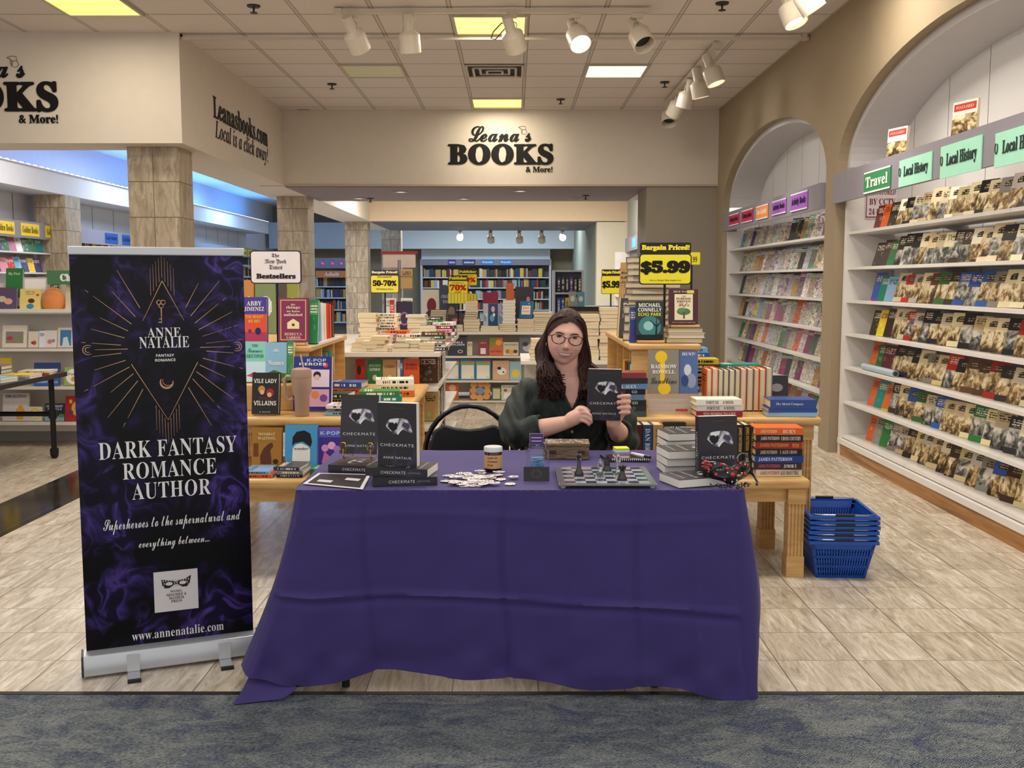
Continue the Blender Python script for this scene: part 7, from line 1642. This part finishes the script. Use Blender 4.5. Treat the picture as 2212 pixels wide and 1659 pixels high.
ep = onY(113, 668, 8.70); t2 = thing('plush_cushion', 'plain orange egg-shaped plush cushion on the upper shelf', 'cushion', (ep.x, 8.73, 1.182))
obj('plush_body', MB().lathe([(.001, 0), (.06, .0), (.092, .03), (.104, .075), (.094, .125), (.07, .17), (.04, .198), (.001, .206)], 28, M=Matrix.Diagonal((1, .7, 1, 1))), mat('d98a4e', .9), t2, sm=True)
obj('seam', MB().tube([(.001+.075*math.sin(k*.3)*0, -.0, .206) for k in range(2)], .002, 5), mat('a8622e', .8), t2)
sg = thing('section_sign', "green children's section sign on the gondola top, half behind the banner", 'sign', (onY(166, 592, 8.60).x, 8.66, 1.42)); obj('board', MB().box(-.28, .28, -.008, .008, -.01, .11), mat('4a7a55', .5), sg); lettering(sg, "Children's", (.0, -.010, .05), 'eef0ea', w=.33, h=.062, k='B', fat=.04); obj('bracket', MB().box(-.02, .02, .0085, .02, -.22, .05), P_BLACK, sg)
cg([(2, 55, 704, 'e6dcc8', 'cream board book with a window of red and green shapes', (), [('8a8478', rect(.14, .86, .2, .72)), ('b83a4a', disc(.3, .42, .13)), ('6a9a4a', disc(.75, .45, .10))]), (59, 81, 717, 'e2d6c6', 'small cream book with a red figure on the second shelf', (), [('b84a3a', disc(.6, .3, .2)), ('6a4a3a', disc(.4, .3, .12))]), (82, 95, 716, 'dcdfe8', 'narrow white book on the second shelf', (), ()), (95, 121, 715, 'e4d8d4', 'small pinkish book on the second shelf', (), [('c87a84', disc(.4, .35, .2)), ('8a8a8a', disc(.7, .4, .15))]), (122, 157, 709, 'd9d2c8', 'white framed book with a blue picture on the second shelf', (), [('3a78a8', rect(.16, .84, .1, .88)), ('c8d4dc', [(.3, .1), (.35, .5), (.6, .55), (.75, .1)])]), (158, 170, 712, '9ab0a0', 'sage book at the banner edge on the second shelf', (), ())], 8.68, .86)
cg([(-12, 20, 775, 'e2c82a', 'bright yellow picture book on the third shelf', (), [('3a2a1a', disc(.6, .2, .2))]), (70, 125, 785, '1f3a86', 'dark blue boxed picture book on the third shelf', [('GOODNIGHT GORILLA', .16, 'd8e0f0', .9, .09, 'H')], [('2a62b4', rect(0, 1, 0, .35)), ('16264a', disc(.5, .6, .25))]), (137, 176, 795, '9ab85a', 'green picture book with a white disc on the third shelf', [('Farm', .64, '6a7a3a', .6, .14)], [('efeee6', disc(.5, .5, .42, 1)), ('d8a03a', disc(.5, .36, .14, 1))])], 8.68, .53)
cg([(2, 58, 851, 'ddd6d6', 'white picture book with a yellow creature on the bottom shelf', [('DRAGONS', .88, '4a4a52', .8, .12)], [('e2a82a', [(.55, .05), (.5, .4), (.7, .6), (.85, .4), (.8, .05)]), ('6a6a72', rect(.05, .4, .3, .33))]), (59, 88, 880, 'e2dcc8', 'low cream rounded book on the bottom shelf', (), [('e0c84a', disc(.5, .5, .4, 1)), ('e2dcc8', disc(.5, .45, .3, 1))]), (95, 137, 873, '1f2c4a', 'night blue picture book on the bottom shelf', [('GOOD NIGHT', .84, 'e6e9ef', .86, .13, 'I'), ('GORILLA', .68, 'e6e9ef', .7, .12, 'I')], [('8aa8c0', rect(0, 1, 0, .25)), ('101418', disc(.5, .2, .14)), ('5a8a3a', disc(.85, .3, .16))]), (138, 180, 857, 'b3262a', 'red picture book with a golden disc on the bottom shelf', (), [('d8b04a', disc(.62, .5, .3, 1)), ('8a6a2a', disc(.62, .5, .12, 1)), ('e8c84a', rect(.2, .35, .7, .85)), ('4a4a86', disc(.3, .35, .12))])], 8.68, .22)
# black pipe table
t = thing('pipe_table', 'dark table on black pipe legs at the picture edge', 'table', (-4.5, 7.45, 0)); PB = mat('1d1a19', .4, .3)
obj('table_top', MB().box(-.95, .84, -.95, .75, .665, .70), mat('2a2422', .5), t)
for lx, ly in ((.75, .65), (.75, -.8), (-.85, .65)):
    l = obj('leg', MB().cyl((lx, ly, .03), (lx, ly, .665), .022, 14), PB, t, sm=True); obj('pipe_foot', MB().lathe([(.001, 0), (.015, 0), (.03, .018), (.034, .05), (.034, .08), (.023, .085)], 14, (lx, ly, 0)), PB, l, sm=True)
    obj('pipe_flange', MB().lathe([(.023, .33), (.032, .33), (.032, .40), (.023, .40)], 14, (lx, ly, 0)), PB, l, sm=True)
obj('crossbar', MB().cyl((-.85, .65, .365), (.75, .65, .365), .02, 12), PB, t, sm=True)
PT = 'books on the pipe table'
pile(-4.05, 7.75, .701, 3, .2, .26, .03, ['light blue', 'navy', 'purple'], R(90), 'the purple pile on the pipe table', PT, 1, 'kids')
pile(-3.82, 7.35, .701, 2, .2, .24, .018, ['teal', 'light blue'], R(84), 'the near pile along the pipe table edge', PT, 0, 'kids')
pile(-3.80, 7.98, .701, 2, .2, .24, .016, ['orange', 'cream'], R(96), 'the far pile along the pipe table edge', PT, 0, 'kids')
pile(-3.80, 7.68, .701, 2, .2, .24, .014, ['light blue', 'yellow'], R(90), 'the middle pile along the pipe table edge', PT, 0, 'kids')
# far mass object
db = obj('distant_books', DB, [mat(c, .6) for c in MASSC]); tag(db, 'rows of distant books on the far shelves', 'books', kind='stuff')
# far spotlights under the second beam
for i, (u, lit) in enumerate(((994, 1), (1060, 0), (1122, 0), (1170, 0), (1215, 1))):
    p = onY(u, 505, 24.45); head((p.x, 24.45, 2.655), (p.x, 22.5, 2.2) if lit else (p.x+.1, 26, 1), 'far spotlight under the second beam, %s from the pillar side' % ORD[i], lit)

# ================================================================ blue baskets, folding chairs
BLUE_ = mat('0d4fb0', .35, spec=.5); GRIP = mat('14161c', .4)
def basket_mesh():
    m = MB(); H = .19; a0, b0, a1, b1 = .118, .155, .155, .195
    def P(s, t, z): # side frame
        f = z/H; a, b = lerp(a0, a1, f), lerp(b0, b1, f)
        return {0: (lerp(-a, a, s), -b+t), 1: (a-t, lerp(-b, b, s)), 2: (lerp(a, -a, s), b-t), 3: (-a+t, lerp(b, -b, s))}[t_side]
    for t_side in range(4):
        n = 22 if t_side % 2 == 0 else 26
        def bar(s0, s1, z0, z1):
            q = []
            for t_ in (0, .004):
                for s, z in ((s0, z0), (s1, z0), (s1, z1), (s0, z1)): x, y = P(s, t_, z); q.append((x, y, z))
            m.add(q, [(0, 1, 2, 3), (7, 6, 5, 4), (0, 4, 5, 1), (1, 5, 6, 2), (2, 6, 7, 3), (3, 7, 4, 0)])
        for z0, z1 in ((0, .014), (.055, .066), (.105, .115), (.150, H)): bar(0, 1, z0, z1)
        for k in range(n+1): s = k/n; bar(max(0, s-.011), min(1, s+.011), .0, .152)
        bar(0, .05, 0, H); bar(.95, 1, 0, H)
    m.box(-a0, a0, -b0, b0, 0, .005); return m.mesh('body')
def rim_mesh():
    m = MB(); a, b, z = .158, .198, .19
    for s in (-1, 1): m.box(-a-.008, a+.008, s*b-.008, s*b+.008, z-.012, z+.004); m.box(s*a-.008, s*a+.008, -b+.008, b-.008, z-.012, z+.004)
    return m.mesh('rim')
bk = thing('shopping_basket', 'blue plastic shopping basket, bottom of the nested stack', 'basket', (1.60, 4.93, 0), R(-3), 'nested blue baskets')
obj('body', basket_mesh(), BLUE_, bk); obj('rim', rim_mesh(), BLUE_, bk)
for s in (-1, 1):
    h = obj('handle', MB().tube([(-.15, s*.17, .195), (-.14, s*.19, .200), (-.10, s*.203, .201), (.10, s*.203, .201), (.14, s*.19, .200), (.15, s*.17, .195)], .0035, 6), mat('9aa0a8', .3, .8), bk, sm=True)
    obj('grip', MB().cyl((-.045, s*.204, .201), (.045, s*.204, .201), .007, 10), GRIP, h, sm=True)
for k in range(1, 6):
    c = dup(bk); c.location = (1.60+random.uniform(-.003, .003), 4.93+random.uniform(-.004, .004), .0245*k); c.rotation_euler.z = R(-3)+random.uniform(-.012, .012)
    c['label'] = 'blue plastic shopping basket, '+('top of the nested stack, showing its inside' if k == 5 else ORD[k]+' from the bottom of the nested stack')
def folding_chair(label, x, y, rz=0):
    t = thing('folding_chair', label, 'chair', (x, y, 0), rz); BT_ = mat('121113', .3, .2, spec=.5); PAD = mat('1d1c1f', .5)
    arch = [(-.225, .0, .0)]+[(-.21*math.cos(a), .02+.0*a, .62+.232*math.sin(a)) for a in [math.pi*k/16 for k in range(17)]]+[(.225, .0, .0)]
    obj('frame', MB().tube([V3(p)+V3((0, .06*(1-p[2]/.85)*-3, 0)) if p[2] < .1 else V3(p) for p in arch], .0125, 10), BT_, t, sm=True)
    pts = [(-.185, .56), (-.19, .66), (-.165, .735), (-.12, .765), (-.06, .748), (0, .742), (.06, .748), (.12, .765), (.165, .735), (.19, .66), (.185, .56)]
    obj('backrest', MB().prism(pts, 'y', -.002, .028), PAD, t, bevel=.01)
    obj('seat', MB().box(-.2, .2, -.40, -.02, .42, .455), PAD, t, bevel=.015)
    for s in (-1, 1): obj('leg', MB().tube([(s*.21, .01, .5), (s*.21, -.18, .40), (s*.215, -.40, .44), (s*.215, .22, .0)], .011, 8), BT_, t)
    for z in (.18,): obj('stretcher', MB().cyl((-.215, -.03, .14), (.215, -.03, .14), .008, 8), BT_, t)
    return t
folding_chair('empty black folding chair with padded back behind the table', -.212, 4.70)
folding_chair('black folding chair the author sits on', .25, 4.76)
